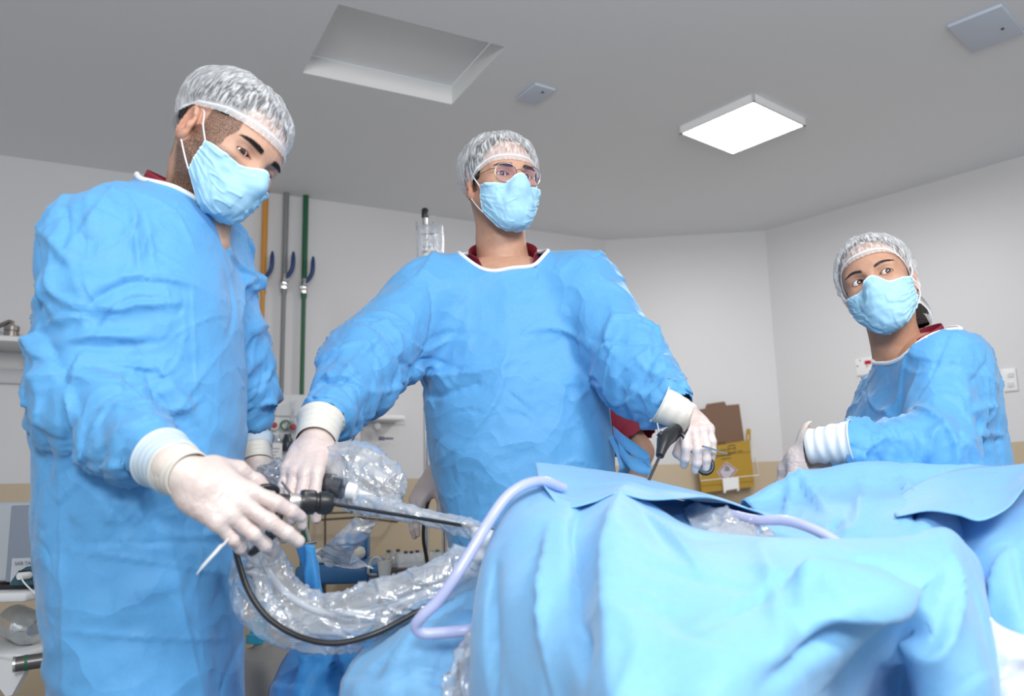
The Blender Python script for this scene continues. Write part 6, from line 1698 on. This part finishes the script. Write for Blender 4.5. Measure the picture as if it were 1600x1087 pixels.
for (px, col) in ((607, 'dark_green'), (614, 'pale'), (622, 'dark'), (634, 'navy'), (643, 'navy'), (652, 'navy'), (678, 'pale'), (684, 'green')):
    vi += 1; q = WL.at(px, 862, .30 + .02 * (vi % 3)); q[2] = zc + .002; cm = {'dark_green': (.01, .05, .03), 'pale': (.5, .5, .5), 'dark': (.02, .02, .02), 'navy': (.01, .015, .10), 'green': (.01, .18, .08)}[col]
    hh2 = .085 if px < 630 else .075
    t = thing('medicine_vial', q, {607: 'small vial with a dark green cap, leftmost on the dark counter', 614: 'pale capped vial next to the green capped one', 622: 'black capped vial among the pale ones on the counter', 634: 'navy capped vial, left one of three together', 643: 'navy capped vial, middle one of three together', 652: 'navy capped vial, right one of three together', 678: 'pale capped vial beside the chrome stand', 684: 'bright green capped vial by the middle surgeon gown'}[px], 'vial', 'vials on the counter')
    m = MB(); m.lathe(q, GY, [(0, 0), (.012, 0), (.013, .004), (.013, hh2 - .025), (.008, hh2 - .018), (.008, hh2 - .012), (0, hh2 - .012)], 16); m.build('glass', m_clear, t, smooth=True)
    m = MB(); m.lathe(q + (0, 0, hh2 - .012), GY, [(0, 0), (.0105, 0), (.0105, .012), (0, .012)], 16); m.build('vial_cap', mat('vial_cap_' + col, cm, .4), t, smooth=True)
q = W(697, 870, 2.9)
t = thing('chrome_stand', (q[0], q[1], 0), 'thin double chrome stand just left of the middle surgeon', 'stand')
for dx in (-.006, .014):
    m = MB(); m.cyl((q[0] + dx, q[1], .03), (q[0] + dx, q[1], W(695, 765, 2.9)[2]), .008 if dx < 0 else .005, n=12); m.build('upright', m_steel, t, smooth=True)
m = MB(); m.lathe((q[0], q[1], 0), GY, [(0, 0), (.14, 0), (.14, .02), (.02, .035), (0, .035)], 24); m.build('base', m_blk, t, smooth=True)
t = thing('black_cable', W(667, 905, 2.7), 'black cable looping down beside the chrome stand', 'cable')
m = MB(); m.tube(spline([W(697, 768, 2.85), W(684, 764, 2.75), W(670, 782, 2.7), W(663, 812, 2.7), W(662, 845, 2.7), W(668, 885, 2.7), W(667, 960, 2.7), W(667, 1300, 2.7), W(667, 1500, 2.75)], 40), .006, 8); m.build('cable', m_blk, t, smooth=True)
t = thing('green_hose', W(476, 905, 2.5), 'green gas hose hanging behind the black instrument body', 'hose')
m = MB(); m.tube(spline([W(462, 700, 3.55), W(470, 745, 3.1), W(477, 800, 2.8), W(475, 860, 2.75), W(474, 960, 2.75), W(474, 1300, 2.75)], 40), .013, 10); m.build('hose', m_green, t, smooth=True)
t = thing('metal_hook', W(483, 850, 2.6), 'small chrome rod leaning beside the green hose', 'rod')
m = MB(); m.tube([W(476, 816, 2.7), W(482, 840, 2.7), W(484, 852, 2.7)], .005, 8); m.tube([W(478, 850, 2.7), W(495, 846, 2.7)], .006, 8); m.build('rod', m_steel, t, smooth=True)
t = thing('wire_tray', W(540, 815, 2.9), 'dark wire tray frame on the beige wall', 'wire tray')
m = MB(); m.tube([WL.at(492, 802, .12), WL.at(500, 812, .30), WL.at(560, 808, .30), WL.at(620, 815, .3), WL.at(628, 806, .12), WL.at(560, 800, .12)], .005, 8, closed=True); m.tube([WL.at(628, 806, .12), WL.at(622, 800, .0)], .005, 8); m.tube([WL.at(492, 802, .12), WL.at(492, 798, .0)], .005, 8); m.build('frame', mat('dark_wire', (.06, .045, .035), .4, .5), t, smooth=True)
# floor canister and corrugated hose at the bottom
t = thing('suction_canister', W(412, 1087, 1.9) * (1, 1, 0), 'large translucent grey canister with a turquoise cap, at the bottom beside the left surgeon', 'canister')
q = W(412, 1000, 1.9); zt2 = q[2]
m = MB(); m.lathe((q[0], q[1], 0), GY, [(0, 0), (.085, 0), (.095, .02), (.098, zt2 - .13), (.075, zt2 - .03), (.022, zt2 - .012), (.020, zt2), (0, zt2)], 36); m.build('canister_body', mat('frosted_grey', (.30, .28, .26), .45), t, smooth=True)
m = MB(); m.lathe((q[0] - .012, q[1], zt2 - .004), GY, [(0, 0), (.026, 0), (.026, .018), (.018, .022), (.016, .055), (0, .055)], 24); m.build('cap', mat('turquoise', (.02, .33, .50), .4), t, smooth=True)
t = thing('corrugated_hose', W(458, 1087, 1.75), 'white corrugated breathing hose standing up beside the grey canister', 'hose')
A = spline([W(458, 985, 1.72), W(459, 1020, 1.72), W(457, 1060, 1.72), W(452, 1110, 1.72), W(450, 1250, 1.74), W(440, 1500, 1.78)], 240)
m = MB(); m.tube(A, [.0105 + .0022 * sin(i * 1.15) for i in range(240)], 14); m.build('hose', mat('hose_white', (.62, .66, .68), .4), t, smooth=True)
# ------------------------------------------------------------ instruments
# grasper held by the left surgeon
t = thing('laparoscopic_grasper', W(485, 800, 1.10), 'black scissor-handled grasper with a long thin shaft, held by the left surgeon', 'surgical instrument')
p0, p1, p2, p3 = W(452, 776, 1.16), W(470, 784, 1.165), W(512, 786, 1.18), W(775, 829, 1.34)
ax = nrm(p2 - p1)
m = MB(); m.lathe(p1, ax, [(0, 0), (.0165, 0), (.0175, .004), (.0165, .018), (.0135, .020), (.0135, .023), (.0155, .025), (.0160, .036), (.0130, .043), (.006, .046), (0, .046)], 28); m.build('hub', m_blk, t, smooth=True)
m = MB(); m.box(p1 + ax * .010 + np.array((0, 0, .004)), (.020, .030, .026), hframe(ax, (0, 0, 1), (0, -1, 0))[:, [1, 2, 0]], bev=.004); m.build('grip_block', m_blk, t, smooth=True)
m = MB(); m.lathe(p1 - ax * .016, ax, [(0, 0), (.0105, 0), (.0115, .003), (.0115, .012), (.010, .017), (0, .017)], 24); m.build('silver_collar', mat('pale_steel', (.75, .70, .64), .3, .8), t, smooth=True)
m = MB(); m.lathe(p1 - ax * .040, ax, [(0, 0), (.008, 0), (.010, .004), (.010, .024), (0, .026)], 20); m.build('rear_body', m_blk, t, smooth=True)
sh = nrm(p3 - p2)
m = MB(); m.cyl(p2 + sh * -.01, p3, .0027, n=12); m.build('shaft', m_blk, t, smooth=True)
m = MB(); m.tube([W(440, 752, 1.15), W(455, 772, 1.16)], [.0018, .0022], 8); m.build('electrode_post', m_steel, t, smooth=True)
# handle: levers running behind the fingers to two rings
def ring_pts(c, u, w, a, b, n=28): return [c + u * a * cos(q) + w * b * sin(q) for q in np.linspace(0, 2 * pi, n + 1)[:-1]]
rc = LRT[2] + (LRR @ np.array((0, -.020, .004)))
ru = nrm(LRR @ np.array((.9, .25, 0))); rw = nrm(LRR @ np.array((-.1, .35, .95)))
rc = LRT[2] - LRR @ np.array((0, .016, -.003))
m = MB(); m.tube(ring_pts(rc, ru, rw, .0165, .0175), .0042, 10, closed=True); m.build('finger_ring', m_blk, t, smooth=True)
m = MB(); m.tube(spline([p1 - ax * .034, W(438, 800, 1.14), W(420, 832, 1.12), rc + ru * .0175], 16), [.0065] * 8 + [.0055] * 8, 8); m.build('front_lever', m_blk, t, smooth=True)
tc = LRT['t'] - LRR @ np.array((0, .006, 0))
m = MB(); m.tube(ring_pts(tc, nrm(LRR @ np.array((.7, .7, .1))), nrm(LRR @ np.array((0, -.2, 1))), .0155, .0165), .0042, 10, closed=True); m.build('thumb_ring', m_blk, t, smooth=True)
m = MB(); m.tube(spline([p1 - ax * .034, (p1 - ax * .034 + tc) / 2 + np.array((0, 0, .004)), tc + nrm(LRR @ np.array((.7, .7, .1))) * .016], 12), .0055, 8); m.build('rear_lever', m_blk, t, smooth=True)
# slim probe under the same hand
t = thing('surgical_probe', W(330, 875, 1.04), 'slim silver probe tip pointing down from under the left surgeon hand', 'surgical instrument')
m = MB(); m.tube([W(368, 826, 1.07), W(350, 850, 1.055), W(345, 853, 1.05), W(318, 883, 1.035), W(307, 897, 1.03)], [.0016, .0018, .0026, .0022, .0006], 8); m.build('rod', mat('matt_steel', (.75, .76, .76), .35, .5), t, smooth=True)

# endoscope and camera in the middle surgeon's right hand
t = thing('endoscope_camera', W(540, 790, 1.42), 'camera head and scope wrapped in clear plastic, in the hand of the middle surgeon', 'endoscope')
a, b = W(470, 748, 1.42), W(546, 765, 1.40); ax = nrm(b - a)
m = MB(); m.lathe(a, ax, [(0, 0), (.016, .002), (.019, .008), (.019, .03), (.021, .034), (.021, .060), (.018, .063), (.018, .080), (0, .080)], 32); m.build('camera_head', mat('camera_grey', (.16, .16, .17), .25, .8), t, smooth=True)
m = MB(); m.lathe(b, ax, [(0, 0), (.0165, 0), (.0165, .014), (.013, .018), (0, .018)], 28); m.build('white_collar', m_white, t, smooth=True)
c_ = b + ax * .017; e = W(612, 792, 1.38); ax2 = nrm(e - c_)
m = MB(); m.lathe(c_, ax2, [(0, 0), (.009, 0), (.0085, .03), (.007, .045), (0, .045)], 20); m.build('eyepiece', m_white, t, smooth=True)
m = MB(); m.tube([c_ + ax2 * .04, W(640, 797, 1.37), W(772, 835, 1.30)], .0045, 10); m.build('scope_shaft', mat('scope_pale', (.70, .72, .75), .25, .4), t, smooth=True)
def film_tube(name, path, rads, n=56, N=120, seed=0, amp=.006, m=m_film, parent=None, flat=1.0, open_=True, fine=1.0):
    """crumpled thin plastic sleeve along a path"""
    P = spline(path, N); R_ = np.interp(np.linspace(0, 1, N), np.linspace(0, 1, len(rads)), rads)
    T = np.gradient(P, axis=0); T /= np.linalg.norm(T, axis=1, keepdims=True); u = nrm(np.cross(T[0], (0, 1, .1))); V = []
    for i in range(N):
        u = nrm(u - T[i] * (u @ T[i])); w = np.cross(T[i], u)
        for k in range(n):
            q = 2 * pi * k / n; V.append(P[i] + R_[i] * (cos(q) * u + flat * sin(q) * w))
    V = np.array(V); F = grid_faces(N, n); F = np.concatenate([F, np.array([(i * n + n - 1, i * n, (i + 1) * n, (i + 1) * n + n - 1) for i in range(N - 1)])])
    # regrid faces keep order along i
    F = np.array([(i * n + k, i * n + (k + 1) % n, (i + 1) * n + (k + 1) % n, (i + 1) * n + k) for i in range(N - 1) for k in range(n)])
    Nn = normals(V, F); rr = np.repeat(R_, n) / max(R_)
    d = amp * (1.2 * vnoise(V, 9, seed) + .12 * (1 - 2 * np.abs(vnoise(V, 24, seed + 1))))
    V = V + Nn * (d * rr)[:, None]
    pi_ = np.clip((V @ nrm(P[-1] - P[0])) * 0, 0, 0)
    Tn = np.repeat(T, n, axis=0)
    def axf(q): return nrm(T[np.argmin(((P - q) ** 2).sum(1))])
    V = creases(V, F, [(int(20 + N * .2), lambda V: np.ones(len(V)), axf, .12, .35, .075, .006, amp * .6), (int(N * .08), lambda V: np.ones(len(V)), axf, 1.0, .4, .03, .006, amp * .4)], seed)
    return meshobj(name, V, F, m, parent)
# bag of film around the camera
t = thing('camera_drape', W(560, 800, 1.45), 'clear crumpled plastic bag around the camera head, between the two surgeons', 'plastic cover')
film_tube('film_bag', [W(455, 742, 1.46), W(490, 735, 1.46), W(530, 742, 1.44), W(565, 748, 1.43), W(595, 765, 1.41), W(612, 785, 1.39), W(625, 793, 1.38)], [.020, .044, .052, .058, .042, .018, .008], seed=3, amp=.012, flat=.8, parent=t, N=150, n=90)
film_tube('film_bag', [W(395, 765, 1.56), W(410, 752, 1.55), W(440, 748, 1.52), W(470, 745, 1.5)], [.008, .022, .034, .03], seed=7, amp=.009, flat=.8, parent=t)
film_tube('film_sheath', [W(560, 782, 1.39), W(620, 797, 1.36), (W(700, 815, 1.33) + W(700, 815, 1.33)) / 2, W(770, 838, 1.29)], [.018, .012, .011, .012], seed=9, amp=.004, parent=t, n=32)
strip = [[(556, 806, 1.40), (530, 832, 1.42), (508, 852, 1.45), (492, 866, 1.50)], [(573, 812, 1.40), (548, 838, 1.41), (530, 858, 1.44), (520, 876, 1.5)], [(592, 812, 1.40), (572, 838, 1.42), (552, 862, 1.45), (545, 884, 1.5)]]
sheet('film_strip', strip, '', folds=[(26, allv_, const((1, 0, .5)), .4, .7, .03, .006, .005)], seed=21, res=.0035, m=m_film, parent=t, thickness=.0006, noise=.004)
tail = [[(500, 868, 1.52), (505, 878, 1.5), (510, 884, 1.48)], [(530, 862, 1.52), (545, 876, 1.5), (550, 886, 1.48)], [(550, 862, 1.52), (572, 880, 1.5), (585, 888, 1.48)]]
sheet('film_tail', tail, '', folds=[(16, allv_, const((1, 0, 0)), .4, .7, .03, .006, .004)], seed=22, res=.004, m=m_film, parent=t, thickness=.0006, noise=.003)
# long film sleeve with cable and tube
t = thing('plastic_sleeve', W(520, 1000, 1.2), 'long clear plastic sleeve sagging in a loop from the left surgeon hand to the drape', 'plastic cover')
film_tube('film_sleeve', [W(402, 835, 1.22), W(408, 875, 1.24), W(420, 915, 1.24), W(448, 948, 1.24), W(500, 965, 1.23), W(560, 958, 1.22), W(620, 935, 1.22), W(680, 912, 1.22), W(722, 897, 1.25), W(748, 893, 1.30)], [.028, .040, .040, .040, .036, .036, .032, .032, .030, .022], seed=12, amp=.010, flat=.75, parent=t, N=240, n=84)
film_tube('film_fold', [W(378, 850, 1.26), W(385, 900, 1.27), W(400, 945, 1.27), W(440, 982, 1.27), W(500, 996, 1.26), W(560, 990, 1.26), W(610, 970, 1.25)], [.012, .024, .028, .024, .020, .018, .010], seed=14, amp=.008, flat=.5, parent=t, N=160)
t = thing('camera_cable', W(520, 1003, 1.2), 'black cable running inside the sagging plastic sleeve', 'cable')
m = MB(); m.tube(spline([W(368, 858, 1.21), W(374, 882, 1.205), W(385, 915, 1.20), W(402, 945, 1.195), W(425, 970, 1.19), W(460, 991, 1.185), W(500, 1003, 1.18), W(540, 1003, 1.18), W(590, 988, 1.185), W(640, 962, 1.20), W(690, 935, 1.215)], 60), .0043, 10); m.build('cable', m_blk, t, smooth=True)
t = thing('clear_tube', W(540, 960, 1.2), 'clear soft tube inside the plastic sleeve above the black cable', 'tube')
m = MB(); m.tube(spline([W(402, 850, 1.23), W(418, 890, 1.22), W(445, 925, 1.215), W(490, 952, 1.21), W(540, 959, 1.205), W(600, 948, 1.205), W(660, 928, 1.21), W(730, 900, 1.26)], 60), .0055, 12); m.build('tube', clear_mat('soft_clear', (.82, .85, .9), .3, .1, .35), t, smooth=True)
# hanging blue strap behind the sleeve
strap = [[(462, 856, 1.44), (470, 880, 1.43), (478, 905, 1.42), (482, 935, 1.42)], [(478, 850, 1.42), (488, 875, 1.42), (492, 900, 1.41), (494, 938, 1.41)], [(492, 852, 1.42), (496, 880, 1.43), (500, 905, 1.42), (506, 932, 1.42)]]
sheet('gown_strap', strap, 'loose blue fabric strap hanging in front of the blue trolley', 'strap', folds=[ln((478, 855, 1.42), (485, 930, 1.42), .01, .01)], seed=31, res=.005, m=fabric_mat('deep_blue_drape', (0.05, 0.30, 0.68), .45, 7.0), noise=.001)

# suction tubes
m_tube = mat('frosted_tube', (.56, .60, .86), .28, sss=.1, coat=.4)
ntt = m_tube.node_tree; trn = ntt.nodes.new('ShaderNodeBsdfTransparent'); trn.inputs[0].default_value = (.86, .88, 1, 1); mxt = ntt.nodes.new('ShaderNodeMixShader'); mxt.inputs[0].default_value = .28
ntt.links.new(ntt.nodes['Principled BSDF'].outputs[0], mxt.inputs[1]); ntt.links.new(trn.outputs[0], mxt.inputs[2]); ntt.links.new(mxt.outputs[0], ntt.nodes['Material Output'].inputs['Surface'])
t = thing('suction_tube', W(652, 980, 1.1), 'thick frosted tube looping down over the left edge of the foreground mound', 'tube')
m = MB(); m.tube(spline([W(880, 762, 1.20), W(850, 752, 1.17), W(820, 757, 1.14), W(790, 778, 1.12), (W(762, 818, 1.10)), W(738, 858, 1.09), W(712, 900, 1.08), W(685, 938, 1.08), W(660, 962, 1.08), W(650, 978, 1.085), W(662, 989, 1.09), W(695, 988, 1.09), W(735, 984, 1.09), W(765, 980, 1.12)], 110), .0075, 16); m.build('tube', m_tube, t, smooth=True)
t = thing('suction_tube', W(1250, 812, 1.2), 'frosted tube arching over the drape behind the plateau of the foreground mound', 'tube')
m = MB(); m.tube(spline([W(1130, 800, 1.24), W(1180, 812, 1.19), W(1225, 813, 1.16), W(1265, 824, 1.13), W(1305, 845, 1.11), W(1330, 868, 1.10)], 60), .0072, 16); m.build('tube', m_tube, t, smooth=True)
pouch = [[(1068, 800, 1.24), (1072, 812, 1.21), (1080, 826, 1.17), (1092, 850, 1.13)], [(1105, 800, 1.23), (1112, 812, 1.20), (1125, 826, 1.16), (1140, 852, 1.12)], [(1145, 802, 1.23), (1158, 813, 1.20), (1180, 826, 1.17), (1195, 852, 1.13)], [(1170, 806, 1.25), (1195, 818, 1.22), (1220, 832, 1.18), (1240, 855, 1.14)]]
sheet('fluid_pouch', pouch, 'clear wrinkled fluid pouch lying on the drape in the middle', 'plastic pouch', folds=[(40, allv_, const((1, 0, -.5)), .5, .6, .05, .008, .007)], seed=23, res=.004, m=m_film, thickness=.0008, noise=.006)
lf = [[(728, 985, 1.085), (715, 1020, 1.075), (700, 1060, 1.06), (690, 1100, 1.05), (680, 1250, 1.04)], [(742, 985, 1.07), (732, 1020, 1.055), (722, 1060, 1.045), (715, 1100, 1.035), (710, 1250, 1.03)], [(752, 990, 1.05), (748, 1020, 1.04), (745, 1060, 1.03), (742, 1100, 1.02), (740, 1250, 1.01)]]
sheet('plastic_film', lf, 'crinkled clear film hanging at the left foot of the foreground mound', 'plastic film', folds=[(36, allv_, const((0, 0, -1)), .15, .3, .08, .008, .007)], seed=24, res=.004, m=m_film, thickness=.0008, noise=.004)
rf = [[(1545, 968, .96), (1548, 1010, .945), (1552, 1060, .93), (1556, 1100, .92), (1560, 1250, .9)], [(1580, 985, .95), (1583, 1020, .935), (1588, 1060, .92), (1590, 1100, .91), (1594, 1250, .9)], [(1640, 1002, .96), (1645, 1030, .94), (1650, 1060, .93), (1655, 1100, .92), (1660, 1250, .9)]]
sheet('plastic_film', rf, 'whitish plastic film at the bottom right corner', 'plastic film', folds=[ln((1550, 1038, .94), (1640, 1045, .93), .01, .008), (10, allv_, const((1, 0, 0)), .2, .3, .08, .012, .006)], seed=25, res=.006, m=clear_mat('milky_film', (.93, .95, .97), .3, .2, .55), thickness=.0008, noise=.003)
t = thing('gauze_pad', W(756, 852, 1.2), 'white bunched gauze between the frosted tube and the drape edge', 'gauze')
gf = union([ell(W(760, 842, 1.26), (.020, .02, .016)), (ell(W(752, 862, 1.27), (.016, .02, .018)), .01), (ell(W(738, 893, 1.28), (.024, .02, .012)), .01)], .01)
V, F = nets(gf, W(752, 865, 1.26) - .09, W(752, 865, 1.26) + .09, .0025); V = V + normals(V, F) * (.0025 * vnoise(V, 90, 2))[:, None]
meshobj('gauze', V, F, mat('gauze_white', (.78, .80, .84), .8), t)
# instrument in the middle surgeon's left hand
t = thing('laparoscopic_grasper', W(1035, 700, 1.5), 'black grasper with a blue lined ring, held by the middle surgeon beside the sharps box', 'surgical instrument')
h0, h1, h2, h3 = W(1056, 672, 1.54), W(1038, 688, 1.50), W(1031, 712, 1.48), W(1016, 745, 1.45)
m = MB(); ax = nrm(h1 - h0); m.tube([h0, (h0 + h1) / 2, h1, (h1 + h2) / 2, h2], [.014, .015, .014, .010, .0075], 14); m.build('handle_body', m_blk, t, smooth=True)
m = MB(); m.cyl(W(1029, 676, 1.50), W(1036, 682, 1.50), .006, n=12); m.build('rotation_knob', m_blk, t, smooth=True)
m = MB(); m.cyl(h2, h3 + (h3 - h2) * .25, .0026, n=10); m.build('shaft', mat('dark_steel', (.10, .10, .11), .3, .8), t, smooth=True)
m = MB(); m.tube([W(1027, 661, 1.51), W(1030, 676, 1.505)], [.0015, .002], 8); m.build('electrode_post', m_steel, t, smooth=True)
rcm = MLT[2] + np.array((0, 0, .004))
m = MB(); m.tube(ring_pts(rcm, nrm((1, .15, .2)), nrm((-.1, .25, 1)), .0140, .0145), .0040, 10, closed=True); m.build('finger_ring', m_blk, t, smooth=True)
m = MB(); m.tube(ring_pts(rcm, nrm((1, .15, .2)), nrm((-.1, .25, 1)), .0112, .0118), .0022, 8, closed=True); m.build('ring_lining', mat('lining_blue', (.03, .20, .42), .4), t, smooth=True)
m = MB(); m.tube(spline([h0, W(1072, 684, 1.53), rcm + (-.012, 0, .010)], 12), .0050, 8); m.build('front_lever', m_blk, t, smooth=True)
m = MB(); m.tube([W(1098, 697, 1.50), W(1112, 701, 1.51), W(1136, 709, 1.52)], [.0018, .0020, .0012], 8); m.build('silver_tip', m_steel, t, smooth=True)
